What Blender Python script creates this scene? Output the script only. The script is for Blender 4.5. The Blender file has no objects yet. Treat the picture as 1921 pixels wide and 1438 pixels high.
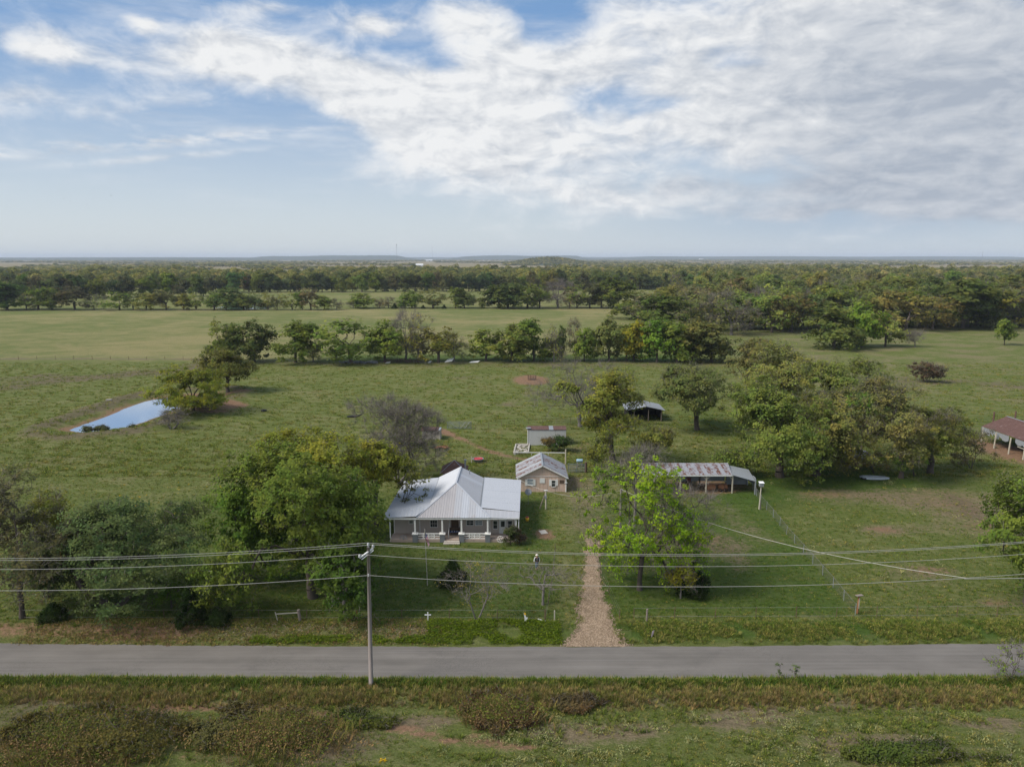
import bpy, bmesh, math, random
import numpy as np
from mathutils import Vector, Matrix

random.seed(11)
rng = np.random.default_rng(11)
sc = bpy.context.scene
COL = sc.collection
R = math.radians

# ------------------------------------------------------------------ camera
CAM_H = 35.0
PITCH = R(10.12)
FPX = 1322.0
cam = bpy.data.objects.new('camera', bpy.data.cameras.new('camera'))
COL.objects.link(cam)
cam.location = (0, 0, CAM_H)
cam.rotation_euler = (R(90) - PITCH, 0, 0)
cam.data.sensor_width = 36
cam.data.lens = 36 * FPX / 1921
cam.data.clip_start = 0.5
cam.data.clip_end = 90000
sc.camera = cam

# ------------------------------------------------------------------ exposure
sc.view_settings.view_transform = 'Standard'
sc.view_settings.look = 'None'
sc.view_settings.gamma = 1
sc.view_settings.exposure = 0.45
sc.view_settings.use_curve_mapping = False
sc.cycles.use_denoising = True
sc.cycles.max_bounces = 6
sc.cycles.diffuse_bounces = 4
sc.cycles.transmission_bounces = 3
sc.cycles.transparent_max_bounces = 4
sc.cycles.volume_bounces = 0
sc.cycles.caustics_reflective = False
sc.cycles.caustics_refractive = False

_c, _s = math.cos(PITCH), math.sin(PITCH)


def ray(px, py):
    u = (px - 960.5) / FPX
    v = (719 - py) / FPX
    return u, _c + v * _s, -_s + v * _c


def G(px, py, z=0.0):
    dx, dy, dz = ray(px, py)
    t = (z - CAM_H) / dz
    return (t * dx, t * dy)


def ZY(px, py, y):
    """height and x of the point at depth y seen at a photograph position"""
    dx, dy, dz = ray(px, py)
    t = y / dy
    return t * dx, CAM_H + t * dz


# ------------------------------------------------------------------ sun and sky
SUN_EL, SUN_AZ = R(46), R(-108)          # azimuth clockwise from +Y (view direction)
sun_vec = Vector((math.sin(SUN_AZ) * math.cos(SUN_EL), math.cos(SUN_AZ) * math.cos(SUN_EL), math.sin(SUN_EL)))
sl = bpy.data.lights.new('sun', 'SUN')
sl.energy = 3.2
sl.angle = R(22)
sl.color = (1.0, 0.95, 0.87)
so = bpy.data.objects.new('sun', sl)
COL.objects.link(so)
so.rotation_euler = (-sun_vec).to_track_quat('-Z', 'Y').to_euler()

world = bpy.data.worlds.new('World')
sc.world = world
world.use_nodes = True
wt = world.node_tree


class V:
    """small expression wrapper round shader sockets"""
    def __init__(self, nt, s):
        self.nt, self.s = nt, s

    def _m(self, op, *a, clamp=False):
        n = self.nt.nodes.new('ShaderNodeMath')
        n.operation = op
        n.use_clamp = clamp
        for i, q in enumerate(a):
            if isinstance(q, V):
                self.nt.links.new(q.s, n.inputs[i])
            else:
                n.inputs[i].default_value = q
        return V(self.nt, n.outputs[0])

    def __add__(self, o): return self._m('ADD', self, o)
    def __radd__(self, o): return self._m('ADD', o, self)
    def __sub__(self, o): return self._m('SUBTRACT', self, o)
    def __rsub__(self, o): return self._m('SUBTRACT', o, self)
    def __mul__(self, o): return self._m('MULTIPLY', self, o)
    def __rmul__(self, o): return self._m('MULTIPLY', o, self)
    def __truediv__(self, o): return self._m('DIVIDE', self, o)
    def __pow__(self, o): return self._m('POWER', self, o)
    def fn(self, op, *a): return self._m(op, self, *a)
    def clamp(self): return self._m('ADD', self, 0.0, clamp=True)

    def step(self, a, b):
        n = self.nt.nodes.new('ShaderNodeMapRange')
        n.interpolation_type = 'SMOOTHSTEP'
        self.nt.links.new(self.s, n.inputs[0])
        n.inputs[1].default_value = a
        n.inputs[2].default_value = b
        return V(self.nt, n.outputs[0])


def noise(nt, vec, scale, detail=4, rough=0.5, dist=0.0, out='Fac'):
    n = nt.nodes.new('ShaderNodeTexNoise')
    n.inputs['Scale'].default_value = scale
    n.inputs['Detail'].default_value = detail
    n.inputs['Roughness'].default_value = rough
    n.inputs['Distortion'].default_value = dist
    if vec is not None:
        nt.links.new(vec, n.inputs['Vector'])
    return V(nt, n.outputs[out])


def mixc(nt, f, a, b, mode='MIX'):
    n = nt.nodes.new('ShaderNodeMix')
    n.data_type = 'RGBA'
    n.blend_type = mode
    for i, q in ((0, f), (6, a), (7, b)):
        if isinstance(q, V):
            nt.links.new(q.s, n.inputs[i])
        elif i == 0:
            n.inputs[0].default_value = q
        else:
            n.inputs[i].default_value = (*q, 1) if len(q) == 3 else q
    return V(nt, n.outputs[2])


def vscale(nt, vec, s):
    n = nt.nodes.new('ShaderNodeVectorMath')
    n.operation = 'MULTIPLY'
    nt.links.new(vec, n.inputs[0])
    n.inputs[1].default_value = s
    return n.outputs[0]


nd = wt.nodes
bg = nd['Background']
SKY = 0.12
bg.inputs[1].default_value = SKY
sky = nd.new('ShaderNodeTexSky')
sky.sky_type = 'NISHITA'
sky.sun_disc = False
sky.sun_elevation = SUN_EL
sky.sun_rotation = SUN_AZ % (2 * math.pi)
sky.altitude = 200
sky.air_density = 1.0
sky.dust_density = 1.2
sky.ozone_density = 1.3
tc = nd.new('ShaderNodeTexCoord')
D = tc.outputs['Generated']
sep = nd.new('ShaderNodeSeparateXYZ')
wt.links.new(D, sep.inputs[0])
dx, dy, dz = (V(wt, sep.outputs[i]) for i in range(3))
RAD = 180 / math.pi
az0 = dx._m('ARCTAN2', dx, dy) * RAD
el0 = dz.fn('ARCSINE') * RAD
wv = vscale(wt, D, (5, 5, 11))
w1 = noise(wt, wv, 1.0, 5, 0.6)
w2 = noise(wt, vscale(wt, D, (7.3, 6.1, 13)), 1.0, 5, 0.6)
az = az0 + (w1 - 0.5) * 6.0
el = el0 + (w2 - 0.5) * 3.4


def azel(px, py):
    u, y, z = ray(px, py)
    return math.degrees(math.atan2(u, y)), math.degrees(math.asin(z / math.sqrt(u * u + y * y + z * z)))


def blob(px, py, rx, ry, amp, ang=0.0, raw=False):
    a, e = azel(px, py)
    A, E = ((az0 - a), (el0 - e)) if raw else ((az - a), (el - e))
    k = 0.0433
    if ang:
        ca, sa = math.cos(R(ang)), math.sin(R(ang))
        A, E = A * ca + E * sa, E * ca - A * sa
    q = (A * (1 / (rx * k))) ** 2 + (E * (1 / (ry * k))) ** 2
    return (q * -1.0).fn('EXPONENT') * amp


cover = None
for b in [(430, 100, 75, 55, .85), (570, 130, 90, 60, .75), (660, 190, 100, 60, .7), (800, 200, 130, 90, .85), (980, 120, 130, 80, .8),
          (840, 285, 120, 60, .55), (950, 270, 110, 60, .45),
          (1230, 60, 210, 80, .40), (1330, 170, 240, 90, .46), (1560, 90, 240, 120, .45), (1830, 150, 220, 190, .75),
          (1480, 250, 280, 65, .46), (1880, 350, 260, 45, .5), (1150, 300, 150, 80, .36), (1230, 380, 170, 45, .26), (1560, 345, 300, 18, .34), (1750, 385, 260, 14, .3), (1480, 400, 200, 12, .2), (980, 330, 110, 50, .25), (1330, 375, 200, 20, .2),
          (50, 75, 80, 34, .5), (20, 185, 60, 22, .48), (150, 115, 100, 24, .42), (325, 110, 55, 30, .42), (260, 50, 30, 14, .5), (350, 185, 60, 20, .28), (545, 262, 50, 16, .42), (440, 10, 160, 16, .4), (700, 55, 60, 14, .4),
          (185, 205, 75, 26, .42), (250, 45, 140, 22, .22), (900, 35, 120, 30, .3), (690, 60, 60, 16, .18),
          (120, 10, 200, 16, .2)]:
    t = blob(*b)
    cover = t if cover is None else cover + t
holes = blob(1040, 40, 70, 45, .9) + blob(1410, 105, 60, 22, .45) + blob(1130, 185, 55, 20, .35) + blob(1250, 200, 70, 22, .45) + blob(600, 240, 130, 30, .4) + blob(820, 110, 70, 24, .4) + blob(1440, 210, 120, 25, .25) + blob(1300, 330, 200, 22, .25)
behind = (dy * -1.0 + 0.15).step(0.0, 0.6) * 0.28
high = el0.step(19, 34) * 0.25
n1 = noise(wt, vscale(wt, D, (5, 5, 11)), 1.0, 9, 0.55, 0.3)
n2 = noise(wt, vscale(wt, D, (15, 15, 32)), 1.0, 10, 0.6, 0.4)
n3 = noise(wt, vscale(wt, D, (4, 4, 30)), 1.0, 7, 0.6)
dens = (cover - holes + behind + high + (n1 - 0.5) * 1.0 + (n2 - 0.5) * 0.85).step(0.06, 0.80)
veil = (n3.step(0.42, 0.72)) * 0.34 * el0.step(1.5, 8)
streak = (blob(270, 268, 260, 10, .9, 8.0, True) * noise(wt, vscale(wt, D, (20, 20, 90)), 1.0, 6, .6).step(.35, .65)
          + blob(300, 296, 150, 6, .6, 8.0, True) * n2.step(.35, .6))
dens = dens._m('MAXIMUM', dens, veil + streak).clamp()
# cloud tone: warm-white where thick and lit from the left, blue-grey on the undersides and in the right-hand mass
n1b = noise(wt, vscale(wt, D, (13, 13, 36)), 1.0, 6, 0.55, 0.5)
m = nd.new('ShaderNodeVectorMath')
m.operation = 'ADD'
wt.links.new(D, m.inputs[0])
m.inputs[1].default_value = (-0.012, 0, 0.012)
n2s = noise(wt, vscale(wt, m.outputs[0], (15, 15, 32)), 1.0, 10, 0.6, 0.4)
relief = (n2 - n2s) * 2.2
grey = (blob(1840, 190, 330, 210, 1.0) + blob(1500, 330, 330, 45, .5) + blob(1560, 400, 380, 40, .5) + blob(1420, 120, 260, 90, .22)).clamp()
tone = (0.84 + relief * (1.0 - grey * 0.5) - grey * 0.62 + (n1 - 0.5) * 0.55 + (n3 - 0.5) * 0.9).clamp()
ccol = mixc(wt, tone, (0.40, 0.45, 0.53), (0.84, 0.85, 0.86))
ccol = mixc(wt, 1.0, ccol, (1 / SKY,) * 3, 'MULTIPLY')
# clear sky, nishita pulled to the hazier blue of the photograph
skyc = mixc(wt, 1.0, V(wt, sky.outputs[0]), (0.93, 0.98, 1.0), 'MULTIPLY')
air = mixc(wt, el0.step(-1.0, 17.0), (0.67 / SKY, 0.725 / SKY, 0.76 / SKY), (0.19 / SKY, 0.35 / SKY, 0.62 / SKY))
skyc = mixc(wt, 0.82, skyc, air)
low = (blob(1620, 405, 420, 55, .6, 0, True)).clamp()
skyc = mixc(wt, low, skyc, (0.31 / SKY, 0.42 / SKY, 0.58 / SKY))
final = mixc(wt, 1.0, mixc(wt, dens, skyc, ccol), (0.765, 0.765, 0.765), 'MULTIPLY')
wt.links.new(final.s, bg.inputs[0])


# ------------------------------------------------------------------ helpers
def link(o, parent=None):
    COL.objects.link(o)
    if parent is not None:
        o.parent = parent
    return o


def tag(o, label=None, cat=None, group=None, kind=None):
    if label: o['label'] = label
    if cat: o['category'] = cat
    if group: o['group'] = group
    if kind: o['kind'] = kind
    return o


def thing(name, label, cat, loc=(0, 0, 0), rz=0.0, group=None):
    o = bpy.data.objects.new(name, None)
    o.location = loc
    o.rotation_euler = (0, 0, rz)
    o.empty_display_size = 0.3
    link(o)
    return tag(o, label, cat, group)


class MB:
    def __init__(self):
        self.v, self.f, self.m = [], [], []
        self.mi = 0

    def add(self, vs, fs):
        k = len(self.v)
        self.v += [tuple(p) for p in vs]
        for f in fs:
            self.f.append(tuple(i + k for i in f))
            self.m.append(self.mi)
        return self

    def box(self, c, s, rz=0.0, M=None):
        hx, hy, hz = s[0] / 2, s[1] / 2, s[2] / 2
        P = [(x, y, z) for z in (-hz, hz) for x, y in ((-hx, -hy), (hx, -hy), (hx, hy), (-hx, hy))]
        if rz:
            cz, sz = math.cos(rz), math.sin(rz)
            P = [(x * cz - y * sz, x * sz + y * cz, z) for x, y, z in P]
        P = [(x + c[0], y + c[1], z + c[2]) for x, y, z in P]
        return self.add(P, [(0, 3, 2, 1), (4, 5, 6, 7), (0, 1, 5, 4), (1, 2, 6, 5), (2, 3, 7, 6), (3, 0, 4, 7)])

    def tube(self, pts, r, n=6, cap=True):
        pts = [Vector(p) for p in pts]
        rs = r if isinstance(r, (list, tuple)) else [r] * len(pts)
        rings = []
        for i, p in enumerate(pts):
            d = (pts[min(i + 1, len(pts) - 1)] - pts[max(i - 1, 0)]).normalized()
            a = d.cross(Vector((0, 0, 1))) if abs(d.z) < 0.9 else d.cross(Vector((1, 0, 0)))
            a.normalize()
            b = d.cross(a)
            rings.append([p + (a * math.cos(2 * math.pi * k / n) + b * math.sin(2 * math.pi * k / n)) * rs[i] for k in range(n)])
        vs = [q for rg in rings for q in rg]
        fs = []
        for i in range(len(pts) - 1):
            for k in range(n):
                k2 = (k + 1) % n
                fs.append((i * n + k, i * n + k2, (i + 1) * n + k2, (i + 1) * n + k))
        if cap:
            fs.append(tuple(range(n)))
            fs.append(tuple((len(pts) - 1) * n + k for k in reversed(range(n))))
        return self.add(vs, fs)

    def bar(self, p, q, w, h):
        """rectangular bar from p to q"""
        p, q = Vector(p), Vector(q)
        d = (q - p).normalized()
        a = d.cross(Vector((0, 0, 1))) if abs(d.z) < 0.95 else Vector((1, 0, 0))
        a.normalize()
        b = d.cross(a)
        vs = [e + a * (sx * w / 2) + b * (sy * h / 2) for e in (p, q) for sx, sy in ((-1, -1), (1, -1), (1, 1), (-1, 1))]
        return self.add(vs, [(0, 3, 2, 1), (4, 5, 6, 7), (0, 1, 5, 4), (1, 2, 6, 5), (2, 3, 7, 6), (3, 0, 4, 7)])

    def slab(self, poly, n, t):
        """prism: planar polygon thickened by t along -n"""
        n = Vector(n)
        k = len(poly)
        P = [Vector(p) for p in poly]
        vs = P + [p - n * t for p in P]
        fs = [tuple(range(k)), tuple(reversed(range(k, 2 * k)))]
        for i in range(k):
            j = (i + 1) % k
            fs.append((i, i + k, j + k, j))
        return self.add(vs, fs)

    def lathe(self, c, prof, n=12):
        vs, fs = [], []
        for r, z in prof:
            for k in range(n):
                a = 2 * math.pi * k / n
                vs.append((c[0] + r * math.cos(a), c[1] + r * math.sin(a), c[2] + z))
        for i in range(len(prof) - 1):
            for k in range(n):
                k2 = (k + 1) % n
                fs.append((i * n + k, i * n + k2, (i + 1) * n + k2, (i + 1) * n + k))
        return self.add(vs, fs)

    def build(self, name, mat, parent=None, smooth=False):
        me = bpy.data.meshes.new(name)
        me.from_pydata(self.v, [], self.f)
        mats = mat if isinstance(mat, (list, tuple)) else [mat]
        for q in mats:
            me.materials.append(q)
        if len(mats) > 1:
            me.polygons.foreach_set('material_index', self.m)
        if smooth:
            me.polygons.foreach_set('use_smooth', [True] * len(me.polygons))
        me.update()
        o = bpy.data.objects.new(name, me)
        return link(o, parent)


def np_mesh(name, verts, faces, mat, attrs=None, smooth=False, midx=None):
    """verts (n,3), faces (m,k) arrays -> mesh"""
    me = bpy.data.meshes.new(name)
    verts = np.asarray(verts, dtype=np.float32)
    faces = np.asarray(faces, dtype=np.int32)
    m, k = faces.shape
    me.vertices.add(len(verts))
    me.vertices.foreach_set('co', verts.ravel())
    me.loops.add(m * k)
    me.loops.foreach_set('vertex_index', faces.ravel())
    me.polygons.add(m)
    me.polygons.foreach_set('loop_start', np.arange(0, m * k, k, dtype=np.int32))
    me.polygons.foreach_set('loop_total', np.full(m, k, dtype=np.int32))
    if smooth:
        me.polygons.foreach_set('use_smooth', np.ones(m, dtype=bool))
    for q in (mat if isinstance(mat, (list, tuple)) else [mat]):
        me.materials.append(q)
    if midx is not None:
        me.polygons.foreach_set('material_index', np.asarray(midx, dtype=np.int32))
    for an, (typ, data) in (attrs or {}).items():
        a = me.attributes.new(an, typ, 'POINT')
        a.data.foreach_set('value' if typ == 'FLOAT' else ('color' if typ == 'FLOAT_COLOR' else 'vector'), np.asarray(data, dtype=np.float32).ravel())
    me.update(calc_edges=True)
    me.validate()
    return me


# ------------------------------------------------------------------ materials
def newmat(name):
    m = bpy.data.materials.new(name)
    m.use_nodes = True
    nt = m.node_tree
    b = nt.nodes['Principled BSDF']
    b.inputs['Specular IOR Level'].default_value = 0.3
    return m, nt, b


def plain(name, col, rough=0.8, metal=0.0, var=0.15, scale=3.0, bump=0.0, dirt=None, dscale=1.5, dlo=.55, dhi=.75, stretch=(1, 1, 1), spec=0.3):
    m, nt, b = newmat(name)
    tcn = nt.nodes.new('ShaderNodeTexCoord')
    vec = vscale(nt, tcn.outputs['Object'], stretch)
    n = noise(nt, vec, scale, 6, 0.6)
    c = mixc(nt, n, tuple(max(0, q * (1 - var)) for q in col), tuple(q * (1 + var) for q in col))
    if dirt is not None:
        dn = noise(nt, vec, dscale, 7, 0.65)
        c = mixc(nt, dn.step(dlo, dhi), c, dirt)
    nt.links.new(c.s, b.inputs['Base Color'])
    b.inputs['Roughness'].default_value = rough
    b.inputs['Metallic'].default_value = metal
    b.inputs['Specular IOR Level'].default_value = spec
    if bump:
        bn = nt.nodes.new('ShaderNodeBump')
        bn.inputs['Strength'].default_value = bump
        bn.inputs['Distance'].default_value = 0.02
        nt.links.new(noise(nt, vec, scale * 4, 4, .6).s, bn.inputs['Height'])
        nt.links.new(bn.outputs[0], b.inputs['Normal'])
    return m


M = {}
M['white'] = plain('white_paint', (0.74, 0.73, 0.70), 0.6, dirt=(0.48, 0.45, 0.40), dscale=2.0, dlo=.55, dhi=.95)
M['siding'] = plain('taupe_siding', (0.50, 0.43, 0.375), 0.75, var=0.08, scale=1.2)
M['floor'] = plain('porch_concrete', (0.38, 0.30, 0.25), 0.85, var=.15, dirt=(0.16, 0.13, 0.11), dscale=.8)
M['pier'] = plain('grey_block', (0.17, 0.18, 0.19), 0.85, var=.2)
M['glass'] = plain('dark_glass', (0.03, 0.035, 0.04), 0.12, spec=0.6, var=.3)
M['curtain'] = plain('curtained_pane', (0.32, 0.36, 0.38), 0.25, spec=0.5, var=.2)
M['door'] = plain('door_white', (0.66, 0.66, 0.64), 0.5)
M['roof_new'] = plain('pale_sheet_metal', (0.42, 0.43, 0.455), 0.5, 0.1, var=.05, scale=.6, spec=.3)
M['roof_dull'] = plain('weathered_sheet_metal', (0.385, 0.385, 0.40), 0.6, 0.1, var=.08, scale=.6, dirt=(.36, .33, .32), dscale=1.0)
M['roof_warm'] = plain('warm_weathered_sheet', (0.365, 0.345, 0.345), 0.65, 0.05, var=.06, scale=.6, dirt=(.34, .30, .28), dscale=1.2)
M['rust_part'] = plain('rust_streaked_sheet', (0.26, 0.25, 0.265), 0.65, 0.1, var=.15, scale=2, dirt=(0.125, 0.055, 0.035), dscale=1.6, dlo=.42, dhi=.58, stretch=(1.6, .7, 1))
M['rust_light'] = plain('lightly_rusted_sheet', (0.27, 0.27, 0.29), 0.65, 0.1, var=.18, scale=2, dirt=(0.15, 0.09, 0.075), dscale=1.8, dlo=.5, dhi=.66)
M['rust'] = plain('rusted_sheet', (0.115, 0.062, 0.050), 0.8, 0.0, var=.35, scale=2, dirt=(0.27, 0.22, 0.21), dscale=2.0, dlo=.6, dhi=.7)
M['galv'] = plain('galvanised', (0.28, 0.295, 0.31), 0.55, 0.2, var=.1, scale=3, dirt=(.28, .27, .26))
M['shed_white'] = plain('white_sheet_siding', (0.58, 0.58, 0.57), 0.6, var=.08, scale=2, dirt=(.36, .34, .31), dscale=2, stretch=(3, 3, .5))
M['pink'] = plain('faded_pink_boards', (0.60, 0.435, 0.345), 0.8, var=.1, scale=2, dirt=(0.47, 0.37, 0.295), dscale=1.4, dlo=.5, dhi=.62, stretch=(6, 6, .6))
M['wood'] = plain('grey_wood', (0.22, 0.18, 0.15), 0.85, var=.35, scale=3, stretch=(6, 6, .6))
M['pole'] = plain('pole_wood', (0.235, 0.20, 0.18), 0.85, var=.35, scale=4, stretch=(5, 5, .35), dirt=(.17, .13, .11), dlo=.55, dhi=.7, dscale=3)
M['pale_wood'] = plain('pale_post_wood', (0.42, 0.38, 0.30), 0.8, var=.2, scale=4, stretch=(5, 5, .5))
M['dark'] = plain('dark_interior', (0.02, 0.018, 0.016), 0.9)  # near-black; also carries the painted shade inside the open shed
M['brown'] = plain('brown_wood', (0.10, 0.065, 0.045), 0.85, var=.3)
M['wire'] = plain('wire_metal', (0.20, 0.19, 0.18), 0.6, .3)
M['conductor'] = plain('conductor_wire', (0.36, 0.345, 0.31), 0.5, .2, var=.1)
M['steel'] = plain('green_grey_steel', (0.17, 0.20, 0.20), 0.6, .3)
M['tpost'] = plain('rusty_post', (0.13, 0.075, 0.055), 0.8)
M['red'] = plain('red_plastic', (0.40, 0.045, 0.05), 0.5)
M['yellow'] = plain('yellow_plastic', (0.75, 0.45, 0.02), 0.5)
M['blue'] = plain('pale_blue_plastic', (0.28, 0.42, 0.50), 0.5)
M['navy'] = plain('navy_cloth', (0.04, 0.06, 0.16), 0.9)
M['tyre'] = plain('black_rubber', (0.02, 0.02, 0.02), 0.7)
M['insul'] = plain('grey_porcelain', (0.5, 0.5, 0.5), 0.3, spec=.5)
M['alu'] = plain('aluminium_hull', (0.40, 0.43, 0.46), 0.45, .4, var=.15)
M['dish'] = plain('dish_grey', (0.22, 0.23, 0.24), 0.6)
M['conc'] = plain('old_concrete', (0.42, 0.38, 0.33), 0.9, var=.2, dirt=(.25, .2, .16), dscale=3)
M['bark'] = plain('bark', (0.085, 0.068, 0.055), 0.95, var=.35, scale=4, stretch=(3, 3, .7))
M['bark_pale'] = plain('bark_pale', (0.17, 0.15, 0.135), 0.95, var=.3, scale=4, stretch=(3, 3, .7))
M['far_roof'] = plain('far_white_metal', (0.70, 0.70, 0.70), 0.5)
M['mast'] = plain('mast_steel', (0.20, 0.21, 0.23), 0.5)
M['bird'] = plain('dark_feathers', (0.03, 0.03, 0.035), 0.8)
M['skin'] = plain('skin', (0.45, 0.27, 0.20), 0.6)
M['shirt'] = plain('white_cotton', (0.62, 0.62, 0.62), 0.9)
M['vest'] = plain('black_vest', (0.02, 0.02, 0.022), 0.9)
M['jeans'] = plain('blue_denim', (0.10, 0.15, 0.24), 0.9)
M['straw'] = plain('pale_hat', (0.60, 0.56, 0.48), 0.8)
M['orange_tank'] = plain('orange_brown_tank', (0.30, 0.13, 0.06), 0.7, var=.25)
M['flag_red'] = plain('flag_red', (0.50, 0.05, 0.07), 0.8)
M['flag_blue'] = plain('flag_blue', (0.03, 0.045, 0.13), 0.8)
M['flag_white'] = plain('flag_white', (0.66, 0.62, 0.62), 0.8)


def foliage(name, col=None, transl=0.45, vary=0.55):
    m = bpy.data.materials.new(name)
    m.use_nodes = True
    nt = m.node_tree
    for q in list(nt.nodes):
        if q.type != 'OUTPUT_MATERIAL':
            nt.nodes.remove(q)
    out = [q for q in nt.nodes if q.type == 'OUTPUT_MATERIAL'][0]
    oi = nt.nodes.new('ShaderNodeObjectInfo')
    at = nt.nodes.new('ShaderNodeAttribute')
    at.attribute_name = 'tint'
    t = V(nt, at.outputs['Fac'])
    base = V(nt, oi.outputs['Color']) if col is None else None
    if col is None:
        c = base
    else:
        rnd = V(nt, oi.outputs['Random'])
        c = mixc(nt, rnd, tuple(q * .72 for q in col), (col[0] * 1.4, col[1] * 1.18, col[2] * 1.1))
    tcn = nt.nodes.new('ShaderNodeTexCoord')
    hue = noise(nt, tcn.outputs['Object'], .42, 3, .6).step(.35, .65)
    c = mixc(nt, 1.0, c, mixc(nt, hue, (0.86, 1.0, 0.9), (1.15, 1.04, .92)), 'MULTIPLY')
    # tint: darker/greener to brighter/yellower leaves
    lo = mixc(nt, 1.0, c, (1 - vary * .75, 1 - vary * .6, 1 - vary * .5), 'MULTIPLY')
    hi = mixc(nt, 1.0, c, (1 + vary * .95, 1 + vary * .75, 1 + vary * .3), 'MULTIPLY')
    c = mixc(nt, t, lo, hi)
    d = nt.nodes.new('ShaderNodeBsdfDiffuse')
    tr = nt.nodes.new('ShaderNodeBsdfTranslucent')
    nt.links.new(c.s, d.inputs[0])
    nt.links.new(c.s, tr.inputs[0])
    mx = nt.nodes.new('ShaderNodeMixShader')
    mx.inputs[0].default_value = transl
    nt.links.new(d.outputs[0], mx.inputs[1])
    nt.links.new(tr.outputs[0], mx.inputs[2])
    nt.links.new(mx.outputs[0], out.inputs[0])
    return m


LEAF = foliage('leaves')
TWIG = plain('twigs', (0.16, 0.138, 0.12), 0.95, var=.25)


def ground_mat():
    m, nt, b = newmat('pasture_ground')
    geo = nt.nodes.new('ShaderNodeNewGeometry')
    P = geo.outputs['Position']
    at = nt.nodes.new('ShaderNodeAttribute')
    at.attribute_name = 'cover'
    sp = nt.nodes.new('ShaderNodeSeparateColor')
    nt.links.new(at.outputs['Color'], sp.inputs[0])
    soil, lush, dry = (V(nt, sp.outputs[i]) for i in range(3))
    weed = V(nt, at.outputs['Alpha'])
    at2 = nt.nodes.new('ShaderNodeAttribute')
    at2.attribute_name = 'field'
    field = V(nt, at2.outputs['Fac'])
    big = noise(nt, vscale(nt, P, (.012, .012, 0)), 1.0, 5, .55).step(.3, .7)
    mid = noise(nt, vscale(nt, P, (.07, .11, 0)), 1.0, 7, .65, .6).step(.28, .72)
    tus = noise(nt, vscale(nt, P, (.32, .85, 0)), 1.0, 6, .66, .9).step(.3, .7)
    fine = noise(nt, vscale(nt, P, (1.5, 2.2, 0)), 1.0, 6, .75).step(.28, .72)
    vf = noise(nt, vscale(nt, P, (7, 9, 0)), 1.0, 4, .75).step(.3, .7)
    dap = (fine * .45 + vf * .55)
    edge = (fine - .5) * .42 + (mid - .5) * .5 + (vf - .5) * .2
    green = mixc(nt, dap, (0.074, 0.095, 0.022), (0.162, 0.184, 0.054))
    pale = mixc(nt, dap, (0.130, 0.137, 0.046), (0.270, 0.258, 0.112))
    c = mixc(nt, (tus * .55 + (mid - .5) * .5 + (vf - .5) * .25 + .12).step(.2, .85), green, pale)
    c = mixc(nt, (mid * .5 + fine * .5).step(.62, .85) * .5, c, (0.165, 0.125, 0.070))
    hay = mixc(nt, (mid * .35 + big * .45 + tus * .2).step(.25, .75), (0.135, 0.165, 0.050), (0.285, 0.245, 0.112))
    hay = mixc(nt, dap * .5, hay, (0.13, 0.12, 0.05))
    c = mixc(nt, field, c, hay)
    lushc = mixc(nt, dap, (0.038, 0.066, 0.012), (0.098, 0.150, 0.034))
    lushc = mixc(nt, (tus * .5 + mid * .5).step(.45, .9) * .55, lushc, (0.135, 0.125, 0.050))
    c = mixc(nt, (lush + edge * (lush * (1 - lush) * 4).clamp()).step(.15, .9), c, lushc)
    dryc = mixc(nt, dap, (0.12, 0.090, 0.055), (0.32, 0.238, 0.160))
    c = mixc(nt, (dry + edge * 1.3 * (dry * 3).clamp()).step(.25, 1.0) * .85, c, dryc)
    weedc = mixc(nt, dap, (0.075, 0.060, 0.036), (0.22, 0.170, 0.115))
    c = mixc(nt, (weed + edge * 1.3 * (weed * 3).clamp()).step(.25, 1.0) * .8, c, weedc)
    soilc = mixc(nt, dap, (0.15, 0.085, 0.048), (0.34, 0.215, 0.135))
    c = mixc(nt, (soil + edge * 1.5 * (soil * 3).clamp()).step(.25, .95), c, soilc)
    nt.links.new(c.s, b.inputs['Base Color'])
    b.inputs['Roughness'].default_value = 0.95
    b.inputs['Specular IOR Level'].default_value = 0.05
    bp = nt.nodes.new('ShaderNodeBump')
    bp.inputs['Strength'].default_value = 0.9
    bp.inputs['Distance'].default_value = 0.35
    hgt_ = tus * .55 + fine * .3 + vf * .12
    nt.links.new(hgt_.s, bp.inputs['Height'])
    nt.links.new(bp.outputs[0], b.inputs['Normal'])
    return m


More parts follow.
